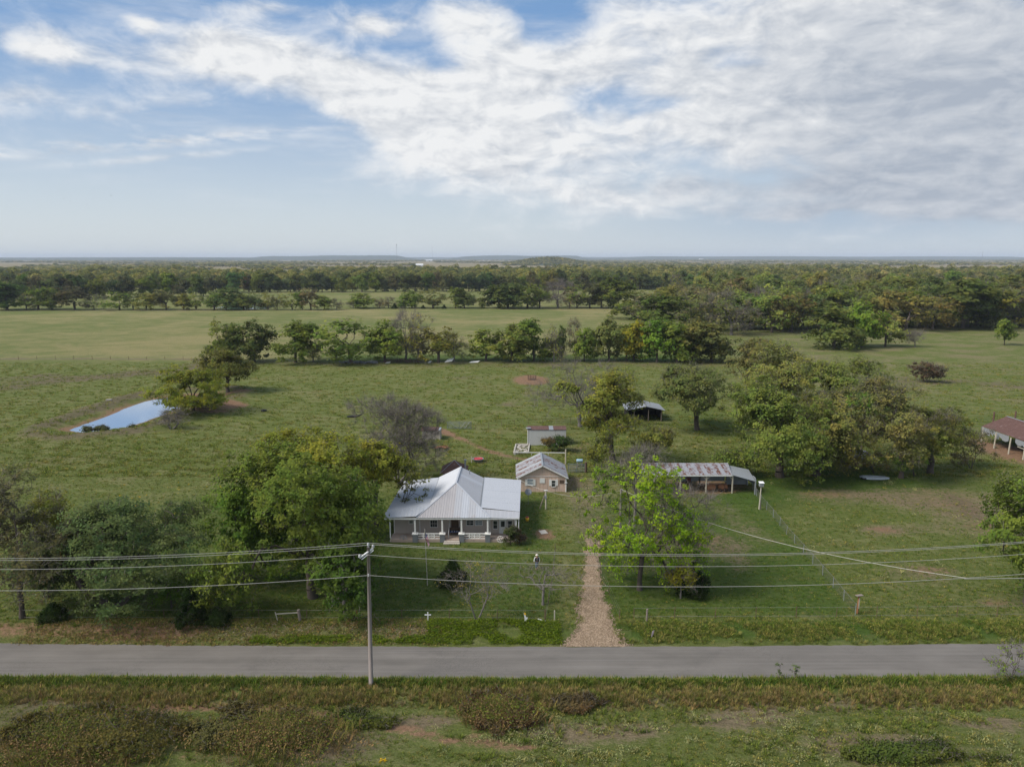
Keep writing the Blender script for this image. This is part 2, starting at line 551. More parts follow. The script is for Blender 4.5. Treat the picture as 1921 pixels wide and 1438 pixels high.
def road_mat():
    m, nt, b = newmat('worn_asphalt')
    geo = nt.nodes.new('ShaderNodeNewGeometry')
    P = geo.outputs['Position']
    lane = noise(nt, vscale(nt, P, (.03, 1.1, 0)), 1.0, 4, .6)
    bl = noise(nt, vscale(nt, P, (.25, .5, 0)), 1.0, 5, .6)
    gr = noise(nt, vscale(nt, P, (26, 26, 0)), 1.0, 3, .8)
    f = (lane * .45 + bl * .35 + gr * .35)
    c = mixc(nt, f.step(.3, .85), (0.104, 0.093, 0.081), (0.195, 0.175, 0.154))
    crack = noise(nt, vscale(nt, P, (.7, .7, 0)), 1.0, 6, .7, 2.5)
    trk = noise(nt, vscale(nt, P, (.045, 2.6, 0)), 1.0, 3, .5, .4)
    c = mixc(nt, trk.step(.52, .72) * .28, c, (0.235, 0.215, 0.195))
    c = mixc(nt, noise(nt, vscale(nt, P, (.16, .35, 0)), 1.0, 5, .65).step(.56, .72) * .3, c, (0.085, 0.078, 0.072))
    cr = ((crack - .5).fn('ABSOLUTE')).step(.014, .0) * noise(nt, vscale(nt, P, (.12, .12, 0)), 1.0, 2).step(.48, .65) * .7
    c = mixc(nt, cr, c, (0.06, 0.055, 0.05))
    nt.links.new(c.s, b.inputs['Base Color'])
    b.inputs['Roughness'].default_value = .9
    bp = nt.nodes.new('ShaderNodeBump')
    bp.inputs['Strength'].default_value = .5
    bp.inputs['Distance'].default_value = .02
    nt.links.new(gr.s, bp.inputs['Height'])
    nt.links.new(bp.outputs[0], b.inputs['Normal'])
    return m


def gravel_mat(name, a=(0.19, 0.135, 0.085), bcol=(0.42, 0.31, 0.215)):
    m, nt, b = newmat(name)
    geo = nt.nodes.new('ShaderNodeNewGeometry')
    P = geo.outputs['Position']
    vo = nt.nodes.new('ShaderNodeTexVoronoi')
    vo.inputs['Scale'].default_value = 6.5
    nt.links.new(P, vo.inputs['Vector'])
    f = V(nt, vo.outputs['Distance'])
    n = noise(nt, P, 1.1, 8, .75)
    t = (n * .8 + (.5 - f) * .6)
    c = mixc(nt, t.step(.2, .8), a, bcol)
    nt.links.new(c.s, b.inputs['Base Color'])
    b.inputs['Roughness'].default_value = .95
    bp = nt.nodes.new('ShaderNodeBump')
    bp.inputs['Distance'].default_value = .06
    nt.links.new(t.s, bp.inputs['Height'])
    nt.links.new(bp.outputs[0], b.inputs['Normal'])
    return m

# ------------------------------------------------------------------ terrain
POND_Z = -0.30
pond_px = [(128, 807), (160, 795), (200, 781), (235, 766), (262, 756), (292, 748), (330, 744), (370, 742), (405, 739), (408, 745),
           (375, 756), (345, 764), (322, 772), (300, 780), (272, 791), (240, 801), (190, 808), (150, 811)]
POND = np.array([G(x, y, POND_Z) for x, y in pond_px])


def seg_dist(x, y, pts, closed=False):
    d = np.full(np.shape(x), 1e9)
    n = len(pts)
    for i in range(n if closed else n - 1):
        ax, ay = pts[i][0], pts[i][1]
        bx, by = pts[(i + 1) % n][0], pts[(i + 1) % n][1]
        L = (bx - ax) ** 2 + (by - ay) ** 2 + 1e-9
        t = np.clip(((x - ax) * (bx - ax) + (y - ay) * (by - ay)) / L, 0, 1)
        d = np.minimum(d, np.hypot(x - ax - t * (bx - ax), y - ay - t * (by - ay)))
    return d


def inside(x, y, pts):
    r = np.zeros(np.shape(x), dtype=bool)
    n = len(pts)
    for i in range(n):
        ax, ay = pts[i][0], pts[i][1]
        bx, by = pts[(i + 1) % n][0], pts[(i + 1) % n][1]
        cnd = ((ay > y) != (by > y))
        r ^= cnd & (x < (bx - ax) * (y - ay) / (by - ay + 1e-12) + ax)
    return r


def sstep(a, b, v):
    t = np.clip((v - a) / (b - a), 0, 1)
    return t * t * (3 - 2 * t)


def bumpf(x, y):
    return (np.sin(x * .83 + 1.7 * np.sin(y * .31)) * np.sin(y * .71 + 1.3 * np.sin(x * .23)) * .5
            + np.sin(x * 1.9 + y * .7 + 2 * np.sin(y * .5)) * np.sin(y * 2.3 - x * .4) * .3)


MOUNDS = [(-31.5, 45.5, 6.0, 3.4, 1.0), (-17.5, 45.8, 4.5, 3.0, .9), (-37, 50, 4, 2, .5), (-1.5, 49.5, 2.4, 1.6, .5)]


def hgt(x, y):
    x = np.asarray(x, dtype=float)
    y = np.asarray(y, dtype=float)
    h = bumpf(x, y) * .05
    near_flat = sstep(66, 70, y) * (1 - sstep(108, 114, y)) * sstep(-22, -18, x) * (1 - sstep(38, 42, x))
    h = h * (1 - .85 * near_flat)
    # verge bank on the house side, ditch on the camera side
    h = h + .45 * np.exp(-((y - 62.6) / 1.3) ** 2) * (1 - np.exp(-((x - 7.4) / 4.0) ** 2)) * (1 - .5 * sstep(-5, 15, x))
    h = h - .35 * np.exp(-((y - 50.2) / 1.4) ** 2)
    for mx, my, rx, ry, a in MOUNDS:
        h = h + a * np.exp(-((x - mx) / rx) ** 2 - ((y - my) / ry) ** 2)
    road = np.exp(-(np.maximum(0, np.abs(y - 56.6) - 3.0) / .7) ** 2)
    h = h * (1 - road)
    # pond and its banks
    near = (x < -60) & (x > -115) & (y > 125) & (y < 200)
    if np.any(near):
        sd = seg_dist(x, y, POND, True)
        ins = inside(x, y, POND)
        sd = np.where(ins, -sd, sd)
        bank = .85 * np.exp(-((sd - 6.5) / 3.2) ** 2)
        bowl = -.30 - 1.0 * sstep(0, 4, -sd)
        ph = np.where(sd > 0, h + bank - .30 * (1 - sstep(0, 3.0, sd)), bowl)
        h = np.where(near & (sd < 22), ph, h)
    return h


def h1(x, y):
    return float(hgt(np.array([x]), np.array([y]))[0])


def pos(px, py):
    """ground point seen at a photograph position"""
    x, y = G(px, py)
    return x, y, h1(x, y)


def grow(a, b, step, end, k=1.16):
    out = list(np.arange(a, b + .01, step))
    s = step
    while out[-1] < end:
        s *= k
        out.append(out[-1] + s)
    return out


gy = np.array([-400, -200, -80, -20, 5, 18, 26, 32] + grow(36, 225, .7, 60000, 1.1))
half = grow(0, 118, .75, 60000, 1.14)
gx = np.array([-q for q in reversed(half[1:])] + half)
GX, GY = np.meshgrid(gx, gy)
GZ = hgt(GX, GY)
GZ[(GY > 400) | (GY < 30) | (np.abs(GX) > 300)] *= 0.0
nx, ny = len(gx), len(gy)
idx = np.arange(nx * ny).reshape(ny, nx)
faces = np.stack([idx[:-1, :-1], idx[:-1, 1:], idx[1:, 1:], idx[1:, :-1]], -1).reshape(-1, 4)

soil = np.zeros_like(GX)
lush = np.zeros_like(GX)
dry = np.zeros_like(GX)
weed = np.zeros_like(GX)
field = np.zeros_like(GX)


def patch(arr, px, py, rx, ry, a=1.0, sharp=1.0):
    """soft patch: centre given as seen in the photograph, radii in metres"""
    x, y = G(px, py)
    q = ((GX - x) / rx) ** 2 + ((GY - y) / ry) ** 2
    arr += a * np.exp(-q ** sharp)


def trail(arr, pts, w, a=1.0):
    P = [G(*p) for p in pts]
    x0, x1 = min(p[0] for p in P) - 12, max(p[0] for p in P) + 12
    y0, y1 = min(p[1] for p in P) - 12, max(p[1] for p in P) + 12
    mk = (GX > x0) & (GX < x1) & (GY > y0) & (GY < y1)
    d = seg_dist(GX[mk], GY[mk], P)
    arr[mk] += a * np.exp(-(d / w) ** 2)


# bare soil
patch(soil, 995, 713, 5.2, 9.0, 1.3, 2)
patch(soil, 432, 760, 5.0, 3.8, 1.2, 2)
patch(soil, 395, 772, 5.5, 2.6, .8, 1.5)
patch(soil, 450, 738, 4.5, 3.0, .8, 1.5)
trail(soil, [(185, 788), (235, 771), (290, 752)], 1.0, .9)
patch(soil, 165, 818, 4, 2, .5)
patch(soil, 1021, 1000, 1.2, 1.6, 1.1, 2)
patch(soil, 1028, 1008, .9, .8, .8, 2)
trail(soil, [(825, 806), (850, 817), (880, 830), (912, 843), (940, 853), (975, 860), (1010, 862)], 1.1, .95)
trail(soil, [(820, 803), (838, 812)], 2.0, .5)
trail(dry, [(1108, 990), (1095, 950), (1075, 925), (1060, 905), (1075, 880)], 4.0, .75)
trail(soil, [(1120, 985), (1098, 950), (1080, 930)], 2.0, .25)
trail(soil, [(1100, 830), (1085, 850)], 2.0, .5)
patch(soil, 1330, 912, 9.5, 4.0, .75, 2)
patch(soil, 1895, 850, 6, 8, 1.0, 1.5)
patch(soil, 1862, 832, 3.5, 7, .5, 1.5)
patch(soil, 1320, 1010, 6, 4, .35)
patch(weed, 1300, 1015, 7, 6, .9)
patch(weed, 1240, 1060, 6, 4, .5)
trail(dry, [(1360, 960), (1385, 985), (1440, 1010)], 3.0, .7)
patch(soil, 1400, 980, 1.6, 1.0, .5)
trail(dry, [(1375, 1020), (1385, 1070)], 2.0, .5)
for a in [(1545, 928, 5, 2.2, .6), (1640, 990, 2.4, 1.2, .75), (1675, 996, 2.4, 1.3, .8), (1760, 922, 7, 3.5, .6), (1800, 950, 5, 4, .45),
          (1860, 985, 5, 3, .8), (1755, 1068, 4, 1.6, .5), (1870, 1130, 2, .7, .6)]:
    patch(soil, *a[:4], a[4] * .8, 1.3)
    patch(dry, *a[:2], a[2] * 2, a[3] * 2, .5)
patch(soil, 865, 775, 4, 4, .45)
patch(soil, 905, 783, 6, 2, .3)
trail(dry, [(850, 775), (930, 765), (985, 745), (995, 720)], 2.2, .5)
patch(weed, 950, 760, 6, 4, .6)
patch(weed, 870, 707, 9, 5, .5)
patch(weed, 810, 720, 9, 5, .4)
# dark weedy bands in the left pasture
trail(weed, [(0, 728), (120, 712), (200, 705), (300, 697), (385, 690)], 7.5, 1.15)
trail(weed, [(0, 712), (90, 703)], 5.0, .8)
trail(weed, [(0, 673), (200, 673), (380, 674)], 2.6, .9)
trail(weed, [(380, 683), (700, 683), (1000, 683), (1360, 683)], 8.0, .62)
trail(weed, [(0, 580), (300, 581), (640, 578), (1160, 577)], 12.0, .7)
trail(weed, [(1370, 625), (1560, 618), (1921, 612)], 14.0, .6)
trail(weed, [(1700, 712), (1921, 722)], 8.0, .7)
trail(weed, [(1780, 930), (1860, 985), (1921, 1010)], 2.4, .9)
trail(weed, [(100, 795), (140, 775), (200, 765), (290, 742)], 3.0, .5)
trail(weed, [(120, 820), (240, 815), (300, 795), (340, 775)], 2.2, .55)
# pond margins: trodden earth at the water, weeds outside it
mk = (GX > -120) & (GX < -55) & (GY > 120) & (GY < 200)
pd_ = seg_dist(GX[mk], GY[mk], POND, True)
soil[mk] += np.exp(-(pd_ / 2.3) ** 2) * .9
weed[mk] += np.exp(-((pd_ - 6.0) / 2.8) ** 2) * 1.0
# hayfields
field += sstep(236, 244, GY) * (1 - sstep(480, 500, GY)) * (1 - sstep(38, 52, GX - (GY - 240) * .12)) * .95
lush += sstep(238, 240, GY) * (1 - sstep(252, 262, GY)) * sstep(-75, -60, GX) * (1 - sstep(60, 70, GX)) * .75
field += sstep(500, 520, GY) * .55
mk = (GX > 55) & (GY > 130) & (GY < 480)
dry += mk * sstep(55, 90, GX) * sstep(150, 175, GY) * .38
lush += np.exp(-((GX - 100) / 22) ** 2 - ((GY - 150) / 9) ** 2) * .45
far = sstep(900, 2600, GY)
field += far * .5
dry += far * .8
# mown lawn and verges
lawn = sstep(63.5, 65, GY) * (1 - sstep(98, 108, GY)) * sstep(-60, -40, GX) * (1 - sstep(4.5, 6, GX))
lush += lawn * .55
lush += sstep(64, 66, GY) * (1 - sstep(90, 104, GY)) * sstep(8.5, 10, GX) * (1 - sstep(33, 36, GX - (GY - 64) * .07)) * .72
lush += (1 - sstep(104, 112, GY)) * sstep(64, 66, GY) * sstep(33, 36, GX - (GY - 64) * .07) * .25
patch(lush, 1450, 900, 22, 9, .8)
patch(lush, 1600, 905, 16, 5, .6)
patch(lush, 1330, 790, 12, 18, .6)
patch(lush, 1400, 930, 5, 4, .8)
patch(lush, 1700, 750, 16, 14, .3)
vb = np.exp(-((GY - 61.8) / 1.9) ** 2)
soil += vb * (1 - sstep(-31, -27, GX)) * 1.0
weed += vb * sstep(-31, -26, GX) * (1 - sstep(-9, -5, GX)) * .8
soil += vb * sstep(-31, -26, GX) * (1 - sstep(-9, -5, GX)) * .22
lush += vb * sstep(9, 12, GX) * .5
lush += vb * sstep(-11, -6, GX) * .45
lush += np.exp(-((GY - 53.2) / .8) ** 2) * .8
weed += np.exp(-((GY - 51.3) / .9) ** 2) * .55
trail(soil, [(60, 1312), (190, 1316), (330, 1320), (440, 1320), (530, 1328), (640, 1340), (720, 1356), (860, 1392), (1000, 1400)], .5, 1.1)
trail(soil, [(865, 1348), (890, 1375), (935, 1389)], .45, .9)
trail(soil, [(290, 1330), (320, 1370), (350, 1438)], .5, .8)
patch(soil, 250, 1320, 3.4, .7, 1.1)
patch(soil, 640, 1340, .9, .35, .9)
trail(dry, [(1380, 1310), (1500, 1318), (1700, 1312), (1921, 1312)], .7, .75)
for a in [(800, 1350, 3, 1), (1050, 1370, 4, 1.4), (1180, 1370, 3, 1), (1380, 1345, 4, 1.2), (1620, 1395, 5, 1.3), (600, 1400, 3, 2), (1420, 1325, 3, .6), (1850, 1350, 3, 1)]:
    patch(dry, *a, .95, 1.2)
weed += (1 - sstep(48, 51, GY)) * .22
dry += (1 - sstep(49.5, 51, GY)) * .28
lush += (1 - sstep(50, 52, GY)) * .30
for mx, my, rx, ry, a in MOUNDS[:3]:
    weed += np.exp(-((GX - mx) / rx) ** 2 - ((GY - my) / ry) ** 2) * .8
cov = np.clip(np.stack([soil, lush, dry, weed], -1), 0, 1.2)

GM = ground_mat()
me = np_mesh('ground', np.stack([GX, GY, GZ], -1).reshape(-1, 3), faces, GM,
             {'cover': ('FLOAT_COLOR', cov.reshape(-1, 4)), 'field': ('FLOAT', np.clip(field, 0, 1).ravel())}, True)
ground = link(bpy.data.objects.new('ground', me))
tag(ground, kind='structure')

# pond water
mw, nt, b = newmat('pond_water')
b.inputs['Base Color'].default_value = (0.02, 0.035, 0.04, 1)
b.inputs['Roughness'].default_value = 0.04
b.inputs['Specular IOR Level'].default_value = 0.0
b.inputs['IOR'].default_value = 1.33
b.inputs['Metallic'].default_value = 0.0
b.inputs['Coat Weight'].default_value = 0.0
gn = nt.nodes.new('ShaderNodeNewGeometry')
bp = nt.nodes.new('ShaderNodeBump')
bp.inputs['Strength'].default_value = 0.12
bp.inputs['Distance'].default_value = 0.02
nt.links.new(noise(nt, vscale(nt, gn.outputs['Position'], (1.2, 2, 0)), 1.0, 3).s, bp.inputs['Height'])
nt.links.new(bp.outputs[0], b.inputs['Normal'])
gl = nt.nodes.new('ShaderNodeBsdfGlossy')
gl.inputs['Roughness'].default_value = .03
gl.inputs['Color'].default_value = (.95, .97, 1, 1)
nt.links.new(bp.outputs[0], gl.inputs['Normal'])
fr = nt.nodes.new('ShaderNodeFresnel')
fr.inputs['IOR'].default_value = 1.33
mx = nt.nodes.new('ShaderNodeMixShader')
fac = (V(nt, fr.outputs[0]) * 0.85).clamp()
nt.links.new(fac.s, mx.inputs[0])
nt.links.new(b.outputs[0], mx.inputs[1])
nt.links.new(gl.outputs[0], mx.inputs[2])
nt.links.new(mx.outputs[0], [q for q in nt.nodes if q.type == 'OUTPUT_MATERIAL'][0].inputs[0])


def water(pts, z):
    me = bpy.data.meshes.new('pond')
    cx, cy = pts[:, 0].mean(), pts[:, 1].mean()
    me.from_pydata([(cx + (p[0] - cx) * 1.04, cy + (p[1] - cy) * 1.05, z) for p in pts], [], [tuple(range(len(pts)))])
    me.materials.append(mw)
    return tag(link(bpy.data.objects.new('pond', me)), kind='structure')


water(POND, POND_Z)
fp = [(402, 577), (450, 572), (520, 573), (500, 579), (430, 580)]
water(np.array([G(x, y, .02) for x, y in fp]), .06)
me = None

# road
RM = road_mat()


def road_edges(x):
    return 53.85 + .0002 * x * x + .05 * math.sin(x * .6) + .03 * math.sin(x * 1.7), 59.12 + .00028 * x * x + .05 * math.sin(x * .5 + 1) + .035 * math.sin(x * 1.9)


vs, fs = [], []
xs = list(np.arange(-160, 160.1, .4))
xs = [-900, -500, -300] + xs + [300, 500, 900]
for i, x in enumerate(xs):
    a, bb = road_edges(max(-160, min(160, x)))
    a += random.uniform(-.035, .035)
    bb += random.uniform(-.045, .045)
    for t in range(5):
        y = a + (bb - a) * t / 4
        vs.append((x, y, .045 + .05 * (1 - (t / 2 - 1) ** 2)))
    vs.append((x, a, -.2))
    vs.append((x, bb, -.2))
for i in range(len(xs) - 1):
    k, l = i * 7, (i + 1) * 7
    for t in range(4):
        fs.append((k + t, l + t, l + t + 1, k + t + 1))
    fs.append((k + 5, l + 5, l, k))
    fs.append((k + 4, l + 4, l + 6, k + 6))
me = bpy.data.meshes.new('road')
me.from_pydata(vs, [], fs)
me.materials.append(RM)
tag(link(bpy.data.objects.new('road', me)), kind='structure')

# gravel driveway
DM = gravel_mat('driveway_gravel')
drv = [((1050, 1182), 1213), ((1072, 1165), 1195), ((1082, 1158), 1180), ((1086, 1146), 1150), ((1087, 1136), 1125), ((1092, 1129), 1095), ((1096, 1126), 1060),
       ((1097, 1126), 1030), ((1101, 1124), 1005), ((1108, 1120), 985)]
rows = []
for (a, bb), y in drv:
    rows.append((G(a, y), G(bb, y)))
vs, fs = [], []
N = 12
sub = 8
lines = []
for i in range(len(rows) - 1):
    for s_ in range(sub):
        t = s_ / sub
        lines.append(((rows[i][0][0] * (1 - t) + rows[i + 1][0][0] * t), (rows[i][1][0] * (1 - t) + rows[i + 1][1][0] * t), rows[i][0][1] * (1 - t) + rows[i + 1][0][1] * t))
DRV = []
for i, (xa, xb, y) in enumerate(lines):
    xa += random.uniform(-.3, .3)
    xb += random.uniform(-.3, .3)
    DRV.append((xa, xb, y))
    for k in range(N + 1):
        x = xa + (xb - xa) * k / N
        e = min(k, N - k)
        yy = max(y, 58.95)
        vs.append((x, yy, h1(x, yy) + (.05 if e > 1 else (.03 if e == 1 else -.03)) + (random.uniform(-.015, .015))))
for i in range(len(lines) - 1):
    for k in range(N):
        a = i * (N + 1) + k
        fs.append((a, a + 1, a + N + 2, a + N + 1))
me = bpy.data.meshes.new('driveway')
me.from_pydata(vs, [], fs)
me.materials.append(DM)
tag(link(bpy.data.objects.new('driveway', me)), kind='structure')

# ------------------------------------------------------------------ far hills
HM = plain('wooded_hill', (0.045, 0.060, 0.035), .95, var=.3, scale=.01)


def hill(name, x0, x1, y, hmax, depth, seed, base=0.3, n=90, prof=None):
    r = np.random.default_rng(seed)
    ph = r.uniform(0, 6.28, 6)
    vs, fs = [], []
    for i in range(n + 1):
        t = i / n
        x = x0 + (x1 - x0) * t
        e = min(1, min(t, 1 - t) * 6)
        w = sum(math.sin(t * (3 + 4.3 * k) + ph[k]) / (1 + k) for k in range(6)) * .22
        z = hmax * e * (base + (1 - base) * (prof(t) if prof else 1)) * (1 + w * .5) + 1.2 * r.uniform(-1, 1) * e
        vs += [(x, y - depth, -1), (x, y - depth * .3, z * .8), (x, y, z), (x, y + depth, -1)]
    for i in range(n):
        for k in range(3):
            a = i * 4 + k
            fs.append((a, a + 4, a + 5, a + 1))
    me = bpy.data.meshes.new('hills')
    me.from_pydata(vs, [], fs)
    me.materials.append(HM)
    me.polygons.foreach_set('use_smooth', [True] * len(me.polygons))
    tag(link(bpy.data.objects.new('hills', me)), kind='structure')


mesa = lambda t: sstep(0, .25, np.array(t)) * (1 - sstep(.8, 1, np.array(t)))
hill('hills', -9500, -2600, 9500, 34, 900, 3)
hill('hills', -4200, -1150, 10500, 56, 800, 4, .3, prof=lambda t: float(mesa(t)))
hill('hills', -1300, 1500, 11500, 62, 900, 5, .4, prof=lambda t: float(mesa(t)))
hill('hills', 900, 9800, 12000, 66, 1200, 6, .75, prof=lambda t: float(.5 + .5 * math.cos(t * 3)))
hill('hills', -60, 420, 3500, 36, 260, 8, .1, 40, prof=lambda t: float(math.sin(math.pi * t) ** 1.5))
hill('hills', -14000, 14000, 15000, 42, 900, 9, .8)

# ------------------------------------------------------------------ trees
def tubes_np(P, Q, r0, r1, n):
    """many tapered prisms at once"""
    d = Q - P
    L = np.linalg.norm(d, axis=1, keepdims=True) + 1e-6
    d = d / L
    ref = np.where(np.abs(d[:, 2:3]) < .9, np.array([[0, 0, 1.0]]), np.array([[1.0, 0, 0]]))
    a = np.cross(d, ref)
    a /= np.linalg.norm(a, axis=1, keepdims=True) + 1e-9
    b = np.cross(d, a)
    th = 2 * np.pi * np.arange(n) / n
    off = a[:, None, :] * np.cos(th)[None, :, None] + b[:, None, :] * np.sin(th)[None, :, None]
    A = P[:, None, :] + off * r0[:, None, None]
    B = Q[:, None, :] + off * r1[:, None, None]
    V_ = np.concatenate([A, B], 1).reshape(-1, 3)
    m = len(P)
    base = (np.arange(m) * 2 * n)[:, None]
    k = np.arange(n)
    F_ = np.stack([base + k, base + (k + 1) % n, base + n + (k + 1) % n, base + n + k], -1).reshape(-1, 4)
    return V_, F_


def cards(C, size, r, up=0.5, aspect=1.6, out=None):
    """leaf quads at C"""
    m = len(C)
    nrm = r.normal(size=(m, 3))
    nrm /= np.linalg.norm(nrm, axis=1, keepdims=True)
    if out is not None:
        nrm = nrm * (1 - up) + out * up
    nrm[:, 2] += .25
    nrm /= np.linalg.norm(nrm, axis=1, keepdims=True) + 1e-9
    t = np.cross(nrm, r.normal(size=(m, 3)))
    t /= np.linalg.norm(t, axis=1, keepdims=True) + 1e-9
    b = np.cross(nrm, t)
    s = (size * r.uniform(.6, 1.35, m))[:, None]
    t = t * s * aspect * .5
    b = b * s * .5
    V_ = np.stack([C - t, C - b * .9 + t * .1, C + t, C + b * .9 + t * .1], 1).reshape(-1, 3)
    F_ = np.arange(4 * m).reshape(m, 4)
    return V_, F_


def tree_meshes(seed, Ht, Rx, Ry, base, trunk_r=.25, ncl=260, lpc=60, leaf=.3, cr=.8, lobes=9, lobe_r=.42, bare=0.0, sparse=0.0,
                multi=1, cone=False, twig=.9, tw_n=6, lean=(0, 0), mat=None, bark='bark', limbs=7, flat=.65, shape=1.0, skew=None):
    r = np.random.default_rng(seed)
    zc = (Ht + base) / 2
    za = (Ht - base) / 2
    LB = []
    for i in range(lobes):
        a = 2 * np.pi * (i + r.uniform(-.3, .3)) * .618 * 1.0 * 2.6
        rad = math.sqrt(r.uniform(.05, 1)) * (1 - lobe_r * .8)
        zz = r.uniform(-.62, .78)
        taper = math.sqrt(max(.05, 1 - zz * zz * .85))
        LB.append((math.cos(a) * rad * taper, math.sin(a) * rad * taper, zz * (1 - lobe_r * .55), lobe_r * r.uniform(.7, 1.25)))
    LB.append((0, 0, .55, lobe_r * .95))
    LB = np.array(LB)
    k = r.integers(0, len(LB), ncl * 2)
    dirs = r.normal(size=(ncl * 2, 3))
    dirs /= np.linalg.norm(dirs, axis=1, keepdims=True)
    dirs[:, 2] = np.where(r.random(ncl * 2) < .6, np.abs(dirs[:, 2]), dirs[:, 2])
    rr = r.uniform(.25, 1, ncl * 2) ** .45
    C = LB[k, :3] + dirs * (LB[k, 3] * rr)[:, None]
    if cone:
        z = r.uniform(0, 1, ncl * 2) ** 1.3
        a = r.uniform(0, 6.283, ncl * 2)
        q = (np.minimum(1, (1 - z) * 1.25 + .05) * (1 + .22 * np.sin(a * 3 + z * 9 + seed)) * np.sqrt(r.uniform(.35, 1, ncl * 2)))
        C = np.stack([np.cos(a) * q * .95, np.sin(a) * q * .95, z * 2 - 1], -1)
    C = C[:ncl]
    for ax_ in range(3):
        lo_, hi_ = np.percentile(C[:, ax_], [1.5, 98.5])
        s1 = 1 - cr * .55 / (Rx, Ry, za)[ax_]
        mid_, hf_ = (lo_ + hi_) / 2, (hi_ - lo_) / 2
        C[:, ax_] = (C[:, ax_] - mid_) / hf_ * max(.5, s1)
    LB[:, 2] = LB[:, 2] * 1.1 - .05
    if skew is not None:
        C[:, 0] += skew * C[:, 2]
    C = C * np.array([Rx, Ry, za]) + np.array([lean[0], lean[1], zc])
    C = C[C[:, 2] > base * .8 + .1]
    # limbs: trunk, then main limbs to the lobes, then clumps join the nearest limb
    fork = max(.25 * Ht, min(base * 1.05, .42 * Ht)) if not cone else .8 * Ht
    nodes = [np.array([0, 0, -.3])]
    par = [-1]
    starts = []
    for s_ in range(multi):
        a = 2 * np.pi * s_ / max(1, multi) + r.uniform(0, 1)
        o = 0.0 if multi == 1 else trunk_r * 1.6
        p = 0
        for j in range(1, 5):
            f = j / 4
            ox = math.cos(a) * (o + (multi > 1) * f * Rx * .28) + r.uniform(-1, 1) * trunk_r * .35
            oy = math.sin(a) * (o + (multi > 1) * f * Ry * .28) + r.uniform(-1, 1) * trunk_r * .35
            nodes.append(np.array([ox + lean[0] * .3 * f, oy + lean[1] * .3 * f, fork * f]))
            par.append(p)
            p = len(nodes) - 1
        starts.append(p)
    if not cone:
        order = r.permutation(len(LB))[:limbs]
        for i in order:
            tgt = LB[i, :3] * np.array([Rx, Ry, za]) * .9 + np.array([lean[0], lean[1], zc])
            p = starts[r.integers(0, len(starts))]
            S = nodes[p]
            prev = p
            L = np.linalg.norm(tgt - S)
            nseg = 6
            for j in range(1, nseg + 1):
                f = j / nseg
                q = S + (tgt - S) * f
                q = q + np.array([0, 0, L * .16 * math.sin(math.pi * f) * (1 if tgt[2] < zc else -.4)]) + r.normal(size=3) * L * .035
                nodes.append(q)
                par.append(prev)
                prev = len(nodes) - 1
    org = np.array([0, 0, fork])
    order = np.argsort(np.linalg.norm(C - org, axis=1))
    C = C[order]
    cn = []
    arr = np.zeros((len(nodes) + 2 * len(C) + 5, 3))
    arr[:len(nodes)] = nodes
    cnt = len(nodes)
    par = par + [0] * (2 * len(C) + 5)
    dist0 = np.full(len(arr), 0.0)
    dist0[:cnt] = np.linalg.norm(arr[:cnt] - org, axis=1)
    st = min(starts)
    for c in C:
        dd = np.linalg.norm(arr[st:cnt] - c, axis=1) + .35 * np.maximum(0, dist0[st:cnt] - np.linalg.norm(c - org))
        j = int(np.argmin(dd)) + st
        mid = (arr[j] + c) / 2 + r.normal(size=3) * dd[j - st] * .09
        arr[cnt] = mid
        par[cnt] = j
        dist0[cnt] = np.linalg.norm(mid - org)
        arr[cnt + 1] = c
        par[cnt + 1] = cnt
        dist0[cnt + 1] = np.linalg.norm(c - org)
        cn.append(cnt + 1)
        cnt += 2
    par = np.array(par[:cnt])
    arr = arr[:cnt]
    w = np.ones(cnt) * .15
    for i in range(cnt - 1, 0, -1):
        w[par[i]] += w[i] * 1.0
    rad = trunk_r * np.sqrt(w / w[0]) ** 1.08
    rad = np.maximum(rad, .012 + leaf * .03)
    i = np.arange(1, cnt)
    P, Q = arr[par[i]], arr[i]
    r0, r1 = np.minimum(rad[par[i]], rad[i] * 1.5), rad[i]
    low = P[:, 2] < .4
    r0 = np.where(low, r0 * 1.45, r0)
    big = r1 > trunk_r * .3
    V1, F1 = tubes_np(P[big], Q[big], r0[big], r1[big], 7)
    V2, F2 = tubes_np(P[~big], Q[~big], r0[~big], r1[~big], 3)
    TV, TF = np.concatenate([V1, V2]), np.concatenate([F1, F2 + len(V1)])
    tm = np_mesh('trunk', TV, TF, M[bark])
    cp = arr[cn]
    VC, FC, TI, MI = [], [], [], []
    nv = 0
    if twig and tw_n:
        m = len(cp) * tw_n
        S = np.repeat(cp, tw_n, 0) + r.normal(size=(m, 3)) * cr * .2
        o = S - np.array([lean[0], lean[1], fork])
        o /= np.linalg.norm(o, axis=1, keepdims=True) + 1e-6
        d = o * .6 + r.normal(size=(m, 3)) * .55 + np.array([0, 0, .15])
        d /= np.linalg.norm(d, axis=1, keepdims=True)
        E_ = S + d * (twig * r.uniform(.4, 1.2, m))[:, None]
        w_ = np.cross(d, r.normal(size=(m, 3)))
        w_ /= np.linalg.norm(w_, axis=1, keepdims=True) + 1e-9
        w_ *= (.010 + leaf * .03)
        VC.append(np.stack([S - w_, S + w_, E_ + w_ * .3, E_ - w_ * .3], 1).reshape(-1, 3))
        FC.append(np.arange(4 * m).reshape(m, 4))
        TI.append(np.zeros(4 * m))
        MI.append(np.ones(m))
        nv = 4 * m
    keep = r.random(len(cp)) >= bare
    cq = cp[keep]
